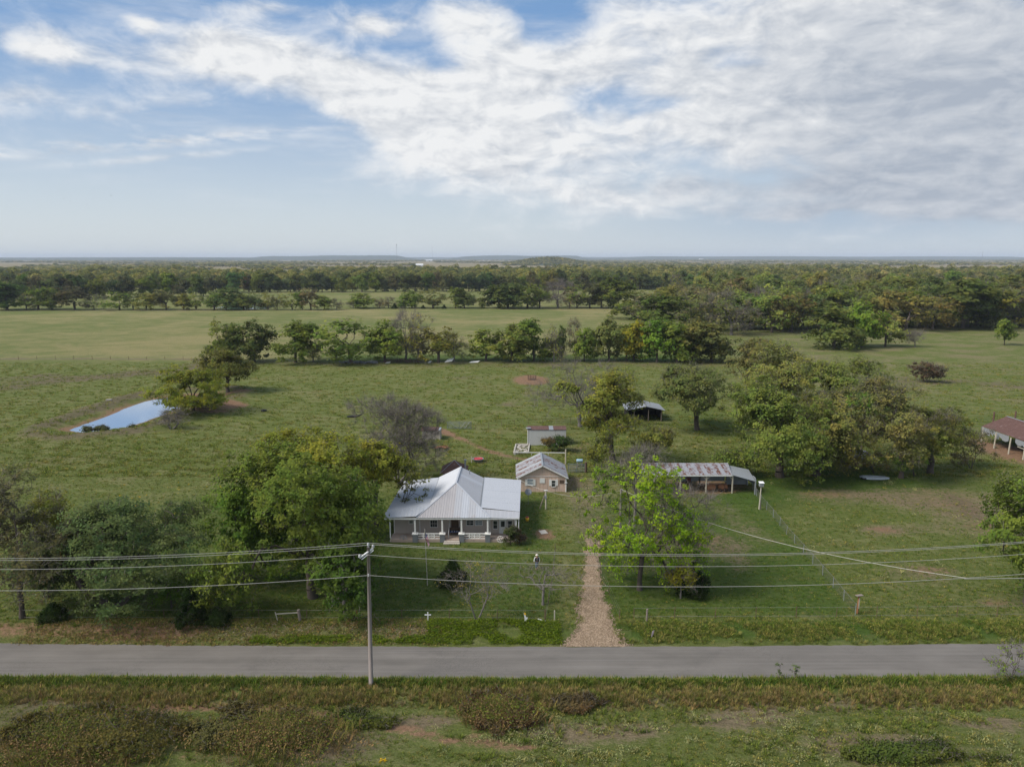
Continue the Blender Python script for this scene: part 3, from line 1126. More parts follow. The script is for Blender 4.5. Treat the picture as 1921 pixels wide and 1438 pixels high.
    if lpc and len(cq):
        n_l = np.maximum(3, (lpc * r.uniform(.3, 1.6, len(cq)) * (1 - sparse)).astype(int))
        idx_ = np.repeat(np.arange(len(cq)), n_l)
        m = len(idx_)
        off = r.normal(size=(m, 3))
        off *= (r.uniform(.1, 1, m) ** .6 / (np.linalg.norm(off, axis=1) + 1e-6))[:, None]
        sz = cr * r.uniform(.55, 1.35, len(cq))
        off *= sz[idx_][:, None] * np.array([1, 1, flat])
        # ragged edge: some leaves stray along the shoots
        far_ = r.random(m) < .12
        off[far_] *= 1.55
        Cn = cq[idx_] + off
        o = (Cn - np.array([lean[0], lean[1], zc])) / np.array([Rx, Ry, za])
        o /= np.linalg.norm(o, axis=1, keepdims=True) + 1e-6
        VL, FL = cards(Cn, np.full(m, leaf * .92), r, .62, 1.5, o)
        ct = r.uniform(0, 1, len(cq))
        VC.append(VL)
        FC.append(FL + nv)
        TI.append(np.repeat(np.clip(ct[idx_] * .5 + r.uniform(0, .5, m), 0, 1), 4))
        MI.append(np.zeros(m))
    cm = None
    if VC:
        cm = np_mesh('crown', np.concatenate(VC), np.concatenate(FC), [mat or LEAF, TWIG], {'tint': ('FLOAT', np.concatenate(TI))}, midx=np.concatenate(MI))
    return tm, cm


def put_tree(name, label, cat, loc, meshes, scale=(1, 1, 1), rz=0.0, color=(.06, .08, .025), group=None):
    t = thing(name, label, cat, loc, rz, group)
    t.scale = scale
    o = bpy.data.objects.new('trunk', meshes[0])
    link(o, t)
    if meshes[1] is not None:
        c = bpy.data.objects.new('crown', meshes[1])
        c.color = (color[0] * 1.66, color[1] * 1.74, color[2] * 1.8, 1)
        link(c, t)
    return t


LIME = (0.160, 0.222, 0.018)
GREEN = (0.096, 0.118, 0.026)
MID = (0.128, 0.142, 0.036)
OAK = (0.076, 0.096, 0.040)
OLIVE = (0.160, 0.158, 0.045)
YELLOW = (0.175, 0.150, 0.022)
BROWN = (0.138, 0.118, 0.056)
DARK = (0.075, 0.092, 0.032)
CEDAR = (0.024, 0.036, 0.012)


def big_tree(label, bx, by, top, left, right, color, seed, depth=None, low=None, name='tree', cat='tree', basez=None, rz=0, **k):
    """one tree of its own: measured base, top and crown width as seen in the photograph; real size at its real distance"""
    x, y, z = pos(bx, by)
    Ht = ZY(bx, top, y)[1] - z
    pad = (right - left) * .05
    xl, xr = ZY(left - pad, (top + by) / 2, y)[0], ZY(right + pad, (top + by) / 2, y)[0]
    base = (ZY(bx, low, y)[1] - z) if low else Ht * .16
    base = max(.15, base)
    kw = dict(Ht=Ht, Rx=(xr - xl) / 2, Ry=(depth or (xr - xl) * .9) / 2, base=base, lean=((xl + xr) / 2 - x, 0))
    kw.update(k)
    return put_tree(name, label, cat, (x, y, z), tree_meshes(seed, **kw), (1, 1, 1), 0.0, color)


# --- trees round the house
big_tree('largest leafy green tree, filling the yard left of the house', 588, 1120, 838, 418, 700, GREEN, 1, depth=15, low=1116,
         ncl=1050, lpc=52, leaf=.24, cr=.85, lobes=17, lobe_r=.33, trunk_r=.42, limbs=12, twig=.8, tw_n=3, sparse=.05)
big_tree('yellow tinged tree rising behind the largest leafy green tree', 572, 1010, 813, 470, 700, (.165, .165, .03), 2, depth=12, low=950,
         ncl=560, lpc=44, leaf=.26, cr=.85, lobes=12, lobe_r=.36, trunk_r=.35, limbs=9, tw_n=4)
big_tree('yellow green tree reaching a branch over the white house roof', 705, 985, 824, 650, 775, (.165, .16, .03), 3, depth=8, low=905,
         ncl=330, lpc=40, leaf=.24, cr=.75, lobes=9, lobe_r=.4, trunk_r=.28, limbs=8, tw_n=4)
big_tree('thin leafy branches overhanging the left slope of the white house roof', 738, 990, 878, 742, 806, (.12, .12, .03), 13, depth=3.5, low=972,
         ncl=46, lpc=22, leaf=.2, cr=.5, lobes=6, trunk_r=.1, tw_n=6, limbs=6)
big_tree('lower green tree left of the largest leafy tree', 470, 1085, 905, 408, 560, (.075, .115, .022), 4, depth=8, low=1068,
         ncl=360, lpc=46, leaf=.23, cr=.75, lobes=9, lobe_r=.4, trunk_r=.22, tw_n=3)
big_tree('small leafy tree with pale trunk behind the roadside fence by the utility pole', 648, 1163, 1010, 590, 700, (.06, .09, .02), 5, depth=6, low=1150,
         ncl=230, lpc=46, leaf=.22, cr=.65, lobes=7, lobe_r=.42, trunk_r=.17, bark='bark_pale', tw_n=3)
big_tree('grey leafless tree with dense fine twigs behind the yellow green tree', 748, 905, 752, 665, 822, (.08, .085, .03), 6, depth=11, low=880,
         ncl=620, lpc=5, leaf=.2, cr=.7, lobes=11, lobe_r=.4, trunk_r=.28, bark='bark_pale', twig=1.5, tw_n=20, bare=.45, multi=3)
big_tree('spreading dark evergreen oak at the left side by the road', 212, 1140, 932, 58, 362, OAK, 7, depth=14, low=1128,
         ncl=720, lpc=62, leaf=.2, cr=.95, lobes=15, lobe_r=.33, trunk_r=.45, limbs=11, tw_n=3, flat=.5, multi=2)
big_tree('brownish thin tree at the left edge of the photo', 42, 1162, 888, -45, 120, (.10, .09, .045), 8, depth=8, low=1115,
         ncl=330, lpc=26, leaf=.2, cr=.75, lobes=10, lobe_r=.36, trunk_r=.24, twig=1.0, tw_n=9)
big_tree('olive yellow sapling between the brownish thin tree and the dark oak', 92, 1120, 920, 50, 140, (.135, .13, .028), 9, depth=5, low=1085,
         ncl=130, lpc=34, leaf=.2, cr=.7, lobes=6, trunk_r=.12, tw_n=4)
big_tree('low light green leafy sapling right of the dark oak', 322, 1140, 1085, 270, 372, (.065, .10, .018), 10, depth=4, low=1125,
         ncl=90, lpc=30, leaf=.17, cr=.5, lobes=6, trunk_r=.09, tw_n=4, name='sapling', cat='sapling')
# cedars
for i, (lab, bx, by, top, l, r_) in enumerate([
        ('small round cedar at the foot of the dark oak', 102, 1168, 1130, 80, 124),
        ('taller dark cone-shaped cedar on the roadside bank', 357, 1178, 1100, 331, 384),
        ('short cedar beside the taller dark cone-shaped cedar', 407, 1178, 1140, 388, 427),
        ('rounded dark cedar shrub standing on the lawn near the flagpole', 849, 1098, 1048, 825, 872),
        ('dark cedar with yellow-brown vine beside the lime green tree', 1303, 1118, 1052, 1278, 1330)]):
    big_tree(lab, bx, by, top, l, r_, CEDAR if i != 3 else (.03, .042, .014), 20 + i, low=by - 1, name='cedar_tree', cat='cedar', cone=True,
             ncl=210, lpc=44, leaf=.13, cr=.34, trunk_r=.12, tw_n=2, twig=.35, limbs=0, depth=None)
big_tree('mustard yellow shrub left of the vine-covered cedar', 1277, 1122, 1058, 1252, 1300, (.15, .125, .02), 26, low=1100,
         ncl=90, lpc=34, leaf=.16, cr=.5, lobes=5, trunk_r=.08, tw_n=6, name='shrub', cat='shrub', bark='bark_pale')
# lawn saplings
big_tree('half bare sapling with a few yellow leaves by the roadside fence', 895, 1165, 1048, 838, 952, (.20, .16, .04), 30, depth=5.5, low=1120,
         ncl=170, lpc=9, leaf=.09, cr=.6, lobes=8, trunk_r=.11, twig=.8, tw_n=5, bare=.35, bark='bark_pale', multi=2, name='sapling', cat='sapling', limbs=9)
big_tree('low leafless spreading tree on the lawn in front of the man', 1018, 1134, 1068, 952, 1090, (.1, .1, .04), 31, depth=6, low=1105,
         ncl=110, lpc=0, leaf=.10, cr=.5, lobes=8, trunk_r=.13, twig=.8, tw_n=5, bark='bark_pale', limbs=7)
# lime tree and its neighbours
big_tree('bright lime green tree beside the gravel driveway', 1200, 1106, 858, 1108, 1310, LIME, 32, depth=9, low=1092,
         ncl=760, lpc=34, leaf=.19, cr=.44, lobes=15, lobe_r=.34, trunk_r=.26, limbs=12, twig=.9, tw_n=7, bare=.22, flat=.8)
big_tree('tangled brown leafless tree behind the lime green tree', 1262, 1085, 912, 1190, 1335, (.12, .10, .04), 33, depth=8, low=1040,
         ncl=260, lpc=5, leaf=.16, cr=.6, lobes=9, trunk_r=.2, twig=1.1, tw_n=12, bare=.6, multi=3)
big_tree('grey bare tree top poking out above the lime green tree', 1190, 985, 838, 1140, 1245, (.11, .11, .04), 34, depth=6, low=900,
         ncl=170, lpc=6, leaf=.16, cr=.6, lobes=8, trunk_r=.18, twig=1.1, tw_n=10, bare=.5, bark='bark_pale')
# pecans in the middle
big_tree('tall olive pecan with dark trunk between the lime tree and the pasture', 1150, 868, 692, 1052, 1196, (.15, .148, .034), 35, depth=12, low=815,
         ncl=430, lpc=34, leaf=.3, cr=1.05, lobes=15, lobe_r=.28, trunk_r=.5, limbs=14, twig=1.3, tw_n=5)
big_tree('grey leafless tree left of the tall olive pecan', 1088, 800, 676, 1002, 1152, (.1, .1, .04), 36, depth=14, low=770,
         ncl=330, lpc=0, leaf=.25, cr=.9, lobes=14, lobe_r=.34, trunk_r=.42, twig=2.0, tw_n=12, limbs=13, bark='bark_pale')
big_tree('broad round dark tree beside the open pole shed', 1308, 806, 684, 1228, 1370, (.10, .11, .038), 37, depth=15, low=775,
         ncl=560, lpc=36, leaf=.3, cr=.95, lobes=13, lobe_r=.35, trunk_r=.5, limbs=12, twig=1.3, tw_n=7)
big_tree('dark green shrub against the white metal shed', 1048, 846, 815, 1032, 1072, (.04, .06, .02), 38, low=840, ncl=90, lpc=34, leaf=.22, cr=.6,
         trunk_r=.08, tw_n=5, name='shrub', cat='shrub')
big_tree('reddish brown small shrub in front of the white metal shed', 1030, 846, 820, 1016, 1043, (.12, .08, .03), 39, low=834, ncl=50, lpc=24, leaf=.2, cr=.5,
         trunk_r=.06, tw_n=6, name='shrub', cat='shrub')
big_tree('tall slender sapling pair by the pipe gate', 1122, 900, 815, 1100, 1148, (.11, .115, .025), 40, low=870, depth=4, ncl=90, lpc=28, leaf=.24, cr=.7,
         trunk_r=.1, tw_n=5, name='sapling', cat='sapling', multi=2, bark='bark_pale')
big_tree('low olive tree between the tall pecan and the carport', 1228, 880, 800, 1190, 1262, (.14, .135, .034), 41, depth=6, low=845, ncl=150, lpc=28, leaf=.26, cr=.8,
         trunk_r=.16, tw_n=6)
# right-hand grove
big_tree('large dense green tree with thick trunk right of the carport', 1463, 894, 722, 1368, 1545, (.115, .135, .034), 42, depth=17, low=886,
         ncl=880, lpc=46, leaf=.28, cr=.95, lobes=17, lobe_r=.34, trunk_r=.6, limbs=13, twig=1.0, tw_n=4)
big_tree('brownish green tree with thick pale trunk, second from left in the grove', 1530, 891, 735, 1490, 1640, (.135, .128, .042), 43, depth=14, low=872,
         ncl=560, lpc=32, leaf=.28, cr=.95, lobes=14, lobe_r=.34, trunk_r=.6, limbs=12, twig=1.1, tw_n=7)
big_tree('tall pale olive tree behind the upturned boat', 1690, 896, 714, 1610, 1768, (.135, .125, .045), 44, depth=13, low=850,
         ncl=460, lpc=26, leaf=.26, cr=.9, lobes=14, lobe_r=.33, trunk_r=.35, limbs=11, twig=1.2, tw_n=9)
big_tree('spreading tree with a long pale low limb, at the right end of the grove', 1745, 888, 762, 1660, 1822, (.13, .13, .034), 45, depth=12, low=842,
         ncl=430, lpc=34, leaf=.26, cr=.9, lobes=12, lobe_r=.34, trunk_r=.45, limbs=10, twig=1.0, tw_n=5)
big_tree('olive brown tree at the back of the grove, left side', 1450, 800, 645, 1398, 1545, (.145, .145, .045), 46, depth=18, low=770,
         ncl=520, lpc=32, leaf=.34, cr=1.1, lobes=14, trunk_r=.4, twig=1.4, tw_n=7)
big_tree('brown tree at the far left corner of the grove', 1402, 768, 632, 1366, 1440, (.125, .115, .045), 47, depth=11, low=730,
         ncl=230, lpc=32, leaf=.34, cr=1.0, lobes=9, trunk_r=.3, twig=1.2, tw_n=6)
big_tree('olive green tree at the back of the grove, middle', 1560, 810, 668, 1515, 1645, (.115, .13, .036), 48, depth=16, low=780,
         ncl=430, lpc=34, leaf=.32, cr=1.1, lobes=12, trunk_r=.4, twig=1.2, tw_n=5)
big_tree('bright green young tree inside the grove', 1615, 850, 735, 1585, 1655, (.10, .17, .025), 49, depth=8, low=800,
         ncl=140, lpc=34, leaf=.26, cr=.9, lobes=7, trunk_r=.16, tw_n=4)
big_tree('leaning brushy shrub by the collapsed shed in the grove', 1640, 888, 845, 1570, 1680, (.14, .11, .04), 50, depth=5, low=878,
         ncl=120, lpc=16, leaf=.2, cr=.6, lobes=7, trunk_r=.1, twig=1.0, tw_n=10, name='shrub', cat='shrub')
big_tree('green brush under the grove between the pale olive tree and the spreading tree', 1715, 893, 832, 1655, 1750, (.075, .11, .025), 51, depth=6, low=880,
         ncl=130, lpc=26, leaf=.22, cr=.7, lobes=7, trunk_r=.1, twig=.8, tw_n=5, name='shrub', cat='shrub')
big_tree('brownish thicket at the right tip of the grove beside the rusty barn', 1822, 878, 800, 1780, 1872, (.10, .085, .035), 52, depth=7, low=868,
         ncl=150, lpc=16, leaf=.2, cr=.7, lobes=8, trunk_r=.1, twig=1.0, tw_n=12, name='shrub', cat='thicket', multi=3)
big_tree('full green tree at the right edge of the photo', 1925, 1132, 893, 1852, 2010, (.095, .125, .026), 53, depth=10, low=1085,
         ncl=520, lpc=46, leaf=.22, cr=.8, lobes=12, lobe_r=.37, trunk_r=.3, limbs=9, tw_n=3)
# pond trees
big_tree('round yellow-green tree leaning over the pond', 363, 776, 692, 297, 420, (.145, .15, .026), 54, depth=15, low=772,
         ncl=480, lpc=40, leaf=.32, cr=1.0, lobes=12, lobe_r=.36, trunk_r=.35, tw_n=4, flat=.5)
big_tree('taller olive tree behind the pond tree', 428, 737, 655, 378, 470, (.105, .10, .03), 55, depth=13, low=712,
         ncl=300, lpc=36, leaf=.38, cr=1.15, lobes=11, trunk_r=.45, tw_n=5)
big_tree('dead brush pile with bare tangled limbs on the pond bank', 322, 805, 768, 298, 352, (.09, .08, .04), 56, depth=5, low=800,
         ncl=100, lpc=3, leaf=.25, cr=.7, lobes=7, trunk_r=.2, twig=1.6, tw_n=12, bare=.6, name='fallen_tree', cat='fallen tree', multi=3, bark='bark_pale')
for lab, a in (('dark weedy shrub at the near corner of the pond', (165, 812, 799, 158, 174)), ('wider dark shrub at the near edge of the pond', (188, 810, 798, 178, 202)),
               ('small dark shrub at the middle of the pond edge', (245, 806, 799, 238, 256))):
    big_tree(lab, a[0], a[1], a[2], a[3], a[4], (.06, .065, .03), 57 + a[0] % 7, low=a[1] - 1, ncl=40, lpc=22, leaf=.3, cr=.6, trunk_r=.06, tw_n=8, twig=.8, name='shrub', cat='shrub')
big_tree('dark brown dried bush alone in the right-hand pasture', 1738, 716, 678, 1712, 1764, (.075, .050, .035), 61, low=711, ncl=130, lpc=26, leaf=.34, cr=.8,
         trunk_r=.15, tw_n=12, twig=1.2, name='bush', cat='bush', multi=3)
big_tree('grey bare bush at the edge of the right-hand woods', 1716, 651, 620, 1702, 1732, (.1, .09, .05), 62, low=644, ncl=110, lpc=0, leaf=.4, cr=.9,
         trunk_r=.22, tw_n=14, twig=2.0, name='bush', cat='bush', bark='bark_pale')
big_tree('slim bright green young tree standing alone near the right edge', 1884, 647, 598, 1869, 1901, (.11, .14, .03), 63, low=638, ncl=90, lpc=34, leaf=.5, cr=1.2,
         trunk_r=.16, tw_n=3)
big_tree('dark shrub at the right end of the house porch', 957, 1022, 985, 946, 972, (.045, .05, .02), 64, low=1018, ncl=60, lpc=36, leaf=.14, cr=.42,
         trunk_r=.05, tw_n=8, twig=.5, name='shrub', cat='shrub')
big_tree('reddish shrub beside the dark porch shrub', 975, 1020, 990, 964, 987, (.085, .05, .03), 65, low=1016, ncl=45, lpc=24, leaf=.14, cr=.4,
         trunk_r=.05, tw_n=9, twig=.5, name='shrub', cat='shrub')
big_tree('leafy roadside sapling at the right edge above the tall grass', 1893, 1276, 1206, 1858, 1930, (.15, .18, .04), 66, low=1262, depth=2.2, ncl=46, lpc=9, leaf=.13, cr=.35,
         trunk_r=.035, tw_n=9, twig=.8, name='sapling', cat='sapling', multi=3)
for i, (lab, bx) in enumerate((('left of the two thin weed stalks standing above the roadside grass', 1461), ('right of the two thin weed stalks standing above the roadside grass', 1491))):
    big_tree(lab, bx, 1277, 1244, bx - 6, bx + 7, (.09, .11, .05), 67 + i, low=1266, depth=.6, ncl=10, lpc=14, leaf=.10, cr=.16, trunk_r=.02, tw_n=2, twig=.2,
             name='weed_stalk', cat='weed', lobes=3)

# --- tree kinds shared by the hedgerows and woods (unit size: 12 m tall, crown 5 m radius)
KIND = {}


def kind(name, n, **k):
    KIND[name] = [tree_meshes(500 + 37 * len(KIND) + i, **{**dict(Ht=12, Rx=5, Ry=5, base=.8, trunk_r=.3, ncl=175, lpc=24, leaf=.52, cr=1.15, lobes=9, twig=1.2, tw_n=3), **k}) for i in range(n)]


kind('round', 4)
kind('airy', 3, ncl=110, lpc=15, lobes=11, lobe_r=.3, base=1.3, limbs=9, tw_n=5)
kind('bare', 2, ncl=150, lpc=0, twig=1.9, tw_n=15, bark='bark_pale')
kind('halfbare', 2, ncl=150, lpc=6, twig=1.7, tw_n=12, bare=.2, bark='bark_pale')
kind('dense', 4, ncl=170, lpc=26, leaf=.6, cr=1.3, base=1.2, tw_n=1)
kind('low', 3, ncl=130, lpc=24, leaf=.6, cr=1.3, base=.3, tw_n=2, lobes=11)
KIND['cedar'] = [tree_meshes(901, 12, 5, 5, .1, cone=True, ncl=130, lpc=26, leaf=.6, cr=1.1, tw_n=0, trunk_r=.3)]
kc = {}


def row_tree(label, bx, by, top, hw, kd, col, group=None, rz=None, name='tree', cat='tree'):
    x, y = G(bx, by)
    z = h1(x, y) if y < 400 else 0.0
    H_ = ZY(bx, top, y)[1] - z
    w_ = hw * y * 1.36 / FPX
    n = kc.get(kd, 0)
    kc[kd] = n + 1
    v = KIND[kd][n % len(KIND[kd])]
    j = random.uniform(.88, 1.14)
    col = tuple(q * j * random.uniform(.94, 1.07) for q in col)
    return put_tree(name, label, cat, (x, y, z), v, (w_ / 5, w_ / 5 * random.uniform(.9, 1.15), H_ / 12), random.uniform(0, 6.28) if rz is None else rz, col, group)


ROW1 = [(414, 681, 601, 22, 'airy', MID, 'light green airy tree, leftmost in the nearer hedgerow'),
        (432, 679, 606, 20, 'round', GREEN, 'green tree, second from left in the nearer hedgerow'),
        (477, 679, 602, 27, 'round', DARK, 'dark green tree with forked trunk, third from left in the nearer hedgerow'),
        (555, 680, 604, 34, 'round', GREEN, 'broad dark green tree standing alone right of the first gap in the nearer hedgerow'),
        (588, 679, 640, 14, 'halfbare', OLIVE, 'small scrubby olive tree beside the broad tree at the first gap of the nearer hedgerow'),
        (658, 680, 597, 46, 'airy', MID, 'widest airy green tree of the nearer hedgerow, right of its main gap'),
        (722, 679, 602, 30, 'round', GREEN, 'dense green tree left of the tall bare tree in the nearer hedgerow'),
        (762, 678, 582, 24, 'bare', MID, 'tallest leafless tree of the nearer hedgerow'),
        (785, 679, 592, 22, 'halfbare', OLIVE, 'tall nearly bare tree right beside the tallest leafless one'),
        (823, 680, 613, 30, 'airy', (.10, .095, .022), 'yellowish green rounded tree right of the tall bare pair in the hedgerow'),
        (852, 678, 624, 21, 'halfbare', OLIVE, 'small thin-leaved tree by the white scrap in the nearer hedgerow'),
        (912, 677, 617, 29, 'round', MID, 'open umbrella-shaped tree standing slightly apart in the middle of the hedgerow'),
        (960, 678, 609, 28, 'round', (.10, .11, .03), 'tall light green tree right of the umbrella-shaped one'),
        (975, 678, 640, 14, 'airy', OLIVE, 'short olive tree tucked right of the tall light green one in the hedgerow'),
        (1001, 677, 598, 23, 'round', GREEN, 'tall dark round-headed tree on a clear trunk in the middle of the hedgerow'),
        (1022, 678, 645, 11, 'round', GREEN, 'short green tree in the shade of the tall round-headed tree'),
        (1039, 679, 612, 18, 'halfbare', OLIVE, 'brownish thin tree left of the narrow dark column tree'),
        (1051, 677, 609, 9, 'dense', DARK, 'narrow dark column-shaped tree in the hedgerow'),
        (1080, 676, 598, 13, 'halfbare', BROWN, 'slim tree with a brown leafless top in the hedgerow'),
        (1096, 677, 614, 20, 'round', GREEN, 'green round tree right of the slim brown-topped tree'),
        (1142, 677, 596, 26, 'round', (.12, .13, .045), 'pale green tall tree of the hedgerow, left of the yellow-topped tree'),
        (1175, 677, 608, 22, 'round', OLIVE, 'olive tree just left of the yellow-topped tree'),
        (1189, 677, 604, 22, 'round', (.16, .13, .02), 'yellow-topped tree in the right half of the hedgerow'),
        (1232, 680, 599, 25, 'round', (.10, .15, .022), 'brightest green tree near the right end of the hedgerow'),
        (1270, 680, 604, 30, 'low', (.08, .105, .022), 'dense green tree low to the ground near the right end of the hedgerow'),
        (1300, 679, 600, 30, 'low', (.10, .09, .033), 'brown-topped bushy tree near the right end of the hedgerow'),
        (1335, 679, 607, 32, 'low', (.085, .09, .032), 'bushy olive tree closing the right end of the hedgerow')]
for bx, by, top, hw, kd, col, lab in ROW1:
    row_tree(lab, bx, by, top, hw, kd, col, 'trees of the nearer hedgerow behind the pasture')

NUM = ['first', 'second', 'third', 'fourth', 'fifth', 'sixth', 'seventh', 'eighth', 'ninth', 'tenth', 'eleventh', 'twelfth', 'thirteenth', 'fourteenth', 'fifteenth',
       'sixteenth', 'seventeenth', 'eighteenth', 'nineteenth', 'twentieth']
ROW2 = [(13, 525, 28, 'dense', DARK), (50, 550, 14, 'halfbare', OLIVE), (72, 536, 24, 'airy', GREEN), (98, 543, 17, 'round', MID), (140, 536, 24, 'airy', (.06, .058, .028)),
        (176, 553, 16, 'halfbare', OLIVE), (225, 546, 22, 'airy', GREEN), (250, 547, 14, 'airy', MID), (275, 550, 19, 'round', OLIVE), (312, 542, 19, 'airy', (.12, .105, .045)),
        (345, 551, 12, 'round', (.11, .105, .025)), (368, 549, 15, 'airy', MID), (402, 546, 18, 'airy', GREEN), (424, 538, 22, 'round', DARK), (457, 552, 14, 'round', MID),
        (478, 549, 13, 'airy', DARK), (503, 549, 14, 'airy', (.13, .12, .03)), (520, 552, 11, 'halfbare', OLIVE), (548, 548, 13, 'airy', MID), (567, 547, 10, 'round', GREEN),
        (583, 540, 16, 'airy', (.13, .10, .05)), (609, 554, 13, 'round', MID), (632, 560, 9, 'halfbare', BROWN),
        (663, 561, 9, 'bare', MID), (683, 549, 19, 'round', MID), (712, 558, 10, 'halfbare', BROWN), (729, 557, 12, 'halfbare', BROWN), (753, 563, 11, 'low', (.08, .11, .03)),
        (773, 546, 16, 'round', GREEN), (812, 541, 20, 'airy', (.10, .095, .03)), (855, 539, 12, 'round', GREEN), (871, 547, 16, 'round', DARK), (905, 558, 7, 'low', OLIVE),
        (936, 534, 22, 'dense', (.05, .06, .02)), (953, 530, 24, 'round', DARK), (990, 530, 24, 'airy', (.085, .09, .025)), (1012, 532, 20, 'airy', GREEN), (1046, 524, 26, 'bare', MID),
        (1068, 534, 16, 'halfbare', BROWN), (1082, 532, 17, 'airy', OLIVE), (1106, 533, 18, 'airy', (.08, .07, .03)), (1128, 531, 20, 'airy', (.075, .07, .03)), (1150, 519, 24, 'round', (.085, .105, .022))]
for i, (bx, top, hw, kd, col) in enumerate(ROW2):
    by = 581 if bx < 650 else 578
    look = {'dense': 'dense dark', 'halfbare': 'thin half-bare', 'airy': 'open-crowned', 'round': 'round-crowned', 'bare': 'leafless', 'low': 'low bushy'}[kd]
    part = ('left', i) if bx < 650 else ('middle', i - 23)
    where = f'{NUM[part[1]] if part[1] < 20 else ["twenty-first", "twenty-second", "twenty-third"][part[1] - 20]} from the left in the {"left half" if part[0] == "left" else "middle section"} of the farther hedgerow'
    row_tree(f'{look} tree, {where}', bx, by, top, hw, kd, col, 'trees of the farther hedgerow between the hayfields')
for lab, bx, top in (('left of the three little dark cedars in the farther hedgerow', 740, 569), ('middle one of the three little dark cedars in the farther hedgerow', 794, 572),
                     ('right of the three little dark cedars in the farther hedgerow', 833, 571)):
    row_tree(lab, bx, 579, top, 5 if bx < 760 else 3.5, 'cedar', CEDAR, 'little cedars of the farther hedgerow', name='cedar_tree', cat='cedar')
row_tree('round dark tree standing alone in the field behind the farther hedgerow', 507, 548, 527, 12, 'round', DARK)

# right-hand woods: named front trees, then the others as individuals of one group
for bx, by, top, hw, kd, col, lab in [
        (1563, 653, 572, 40, 'low', (.08, .09, .028), 'broad olive tree with pale branches in front of the right-hand woods'),
        (1616, 651, 569, 26, 'round', (.105, .15, .022), 'brightest green tree in front of the right-hand woods'),
        (1660, 650, 580, 24, 'airy', OLIVE, 'olive tree right of the brightest one in front of the right-hand woods'),
        (1372, 628, 545, 34, 'halfbare', (.12, .11, .05), 'pale half-bare tree with visible limbs at the left of the right-hand woods'),
        (1448, 624, 545, 30, 'airy', MID, 'tall green tree in the left part of the woods edge'),
        (1484, 622, 548, 30, 'airy', (.10, .085, .03), 'brownish tall tree in the middle left of the woods edge'),
        (1700, 620, 545, 34, 'airy', (.15, .125, .038), 'broad orange-brown tree in the middle of the woods edge'),
        (1750, 618, 556, 28, 'airy', (.12, .10, .03), 'russet tree right of the broad orange-brown tree'),
        (1806, 616, 524, 42, 'dense', (.065, .075, .024), 'tallest dense dark tree at the woods edge on the right'),
        (1868, 614, 544, 36, 'airy', (.105, .105, .022), 'spreading yellow-green tree at the right end of the woods edge'),
        (1915, 612, 545, 28, 'dense', (.055, .07, .02), 'dark tree at the right frame edge of the woods'),
        (1190, 598, 546, 34, 'low', (.09, .10, .024), 'rounded green tree at the corner of the hayfield'),
        (1220, 610, 553, 30, 'halfbare', BROWN, 'brown thin tree behind the hayfield corner tree'),
        (1245, 625, 553, 36, 'low', (.075, .09, .026), 'bushy green tree right of the hayfield corner')]:
    row_tree(lab, bx, by, top, hw, kd, col, 'front trees of the right-hand woods')

rw = random.Random(5)
PAL = [MID, GREEN, OLIVE, DARK, BROWN, (.10, .10, .03), (.115, .112, .045), (.125, .125, .036), (.085, .10, .034)]
wood_spots = []
tries = 0
while len(wood_spots) < 138 and tries < 12000:
    tries += 1
    px = rw.uniform(1180, 2000)
    py = 548 + (rw.random() ** 1.25) * 74
    if py > 600 and px < 1275: continue
    if py > 617 - (px - 1400) * .012: continue
    x, y = G(px, py)
    if x < 62 + (y - 350) * .27: continue
    if rw.random() < .35 and 1560 < px < 1700 and py > 590: continue
    if any((x - a) ** 2 + (y - b_) ** 2 < (8.6 + y * .005) ** 2 for a, b_ in wood_spots): continue
    wood_spots.append((x, y))
WORD = {'round': 'round-crowned', 'airy': 'open-crowned', 'dense': 'dense', 'low': 'bushy', 'halfbare': 'half-bare', 'bare': 'leafless'}
HUE = ['mid green', 'green', 'olive', 'dark green', 'brown', 'olive', 'brownish', 'olive', 'dark olive']
MARK = [(1563, 'the pale-branched olive tree'), (1616, 'the brightest tree'), (1372, 'the pale half-bare tree'), (1448, 'the tall green tree'),
        (1700, 'the orange-brown tree'), (1750, 'the russet tree'), (1806, 'the tallest dark tree'), (1868, 'the yellow-green tree'), (1190, 'the hayfield corner tree'), (1245, 'the bushy corner tree')]


def mark_of(x, y, marks):
    px = 960.5 + x / (y * 1.01) * FPX
    b_ = min(marks, key=lambda q: abs(q[0] - px))
    return ('left of' if px < b_[0] - 9 else ('right of' if px > b_[0] + 9 else 'behind')), b_[1]


for x, y in wood_spots:
    kd = rw.choices(['round', 'airy', 'dense', 'low', 'halfbare', 'bare'], [4, 4, 3, 3, 1.6, .5])[0]
    v = rw.choice(KIND[kd])
    H_ = rw.uniform(16, 24)
    w_ = rw.uniform(7.0, 11.5)
    ci = rw.randrange(len(PAL))
    sd_, mk_ = mark_of(x, y, MARK)
    dep = 'front' if y < 420 else ('middle' if y < 560 else 'back')
    put_tree('tree', f'{HUE[ci]} {WORD[kd]} tree, {dep} of right-hand woods, {sd_} {mk_}', 'tree', (x, y, 0), v, (w_ / 5, w_ / 5, H_ / 12), rw.uniform(0, 6.28),
             tuple(q * rw.uniform(.9, 1.1) for q in PAL[ci]), 'trees of the right-hand woods')
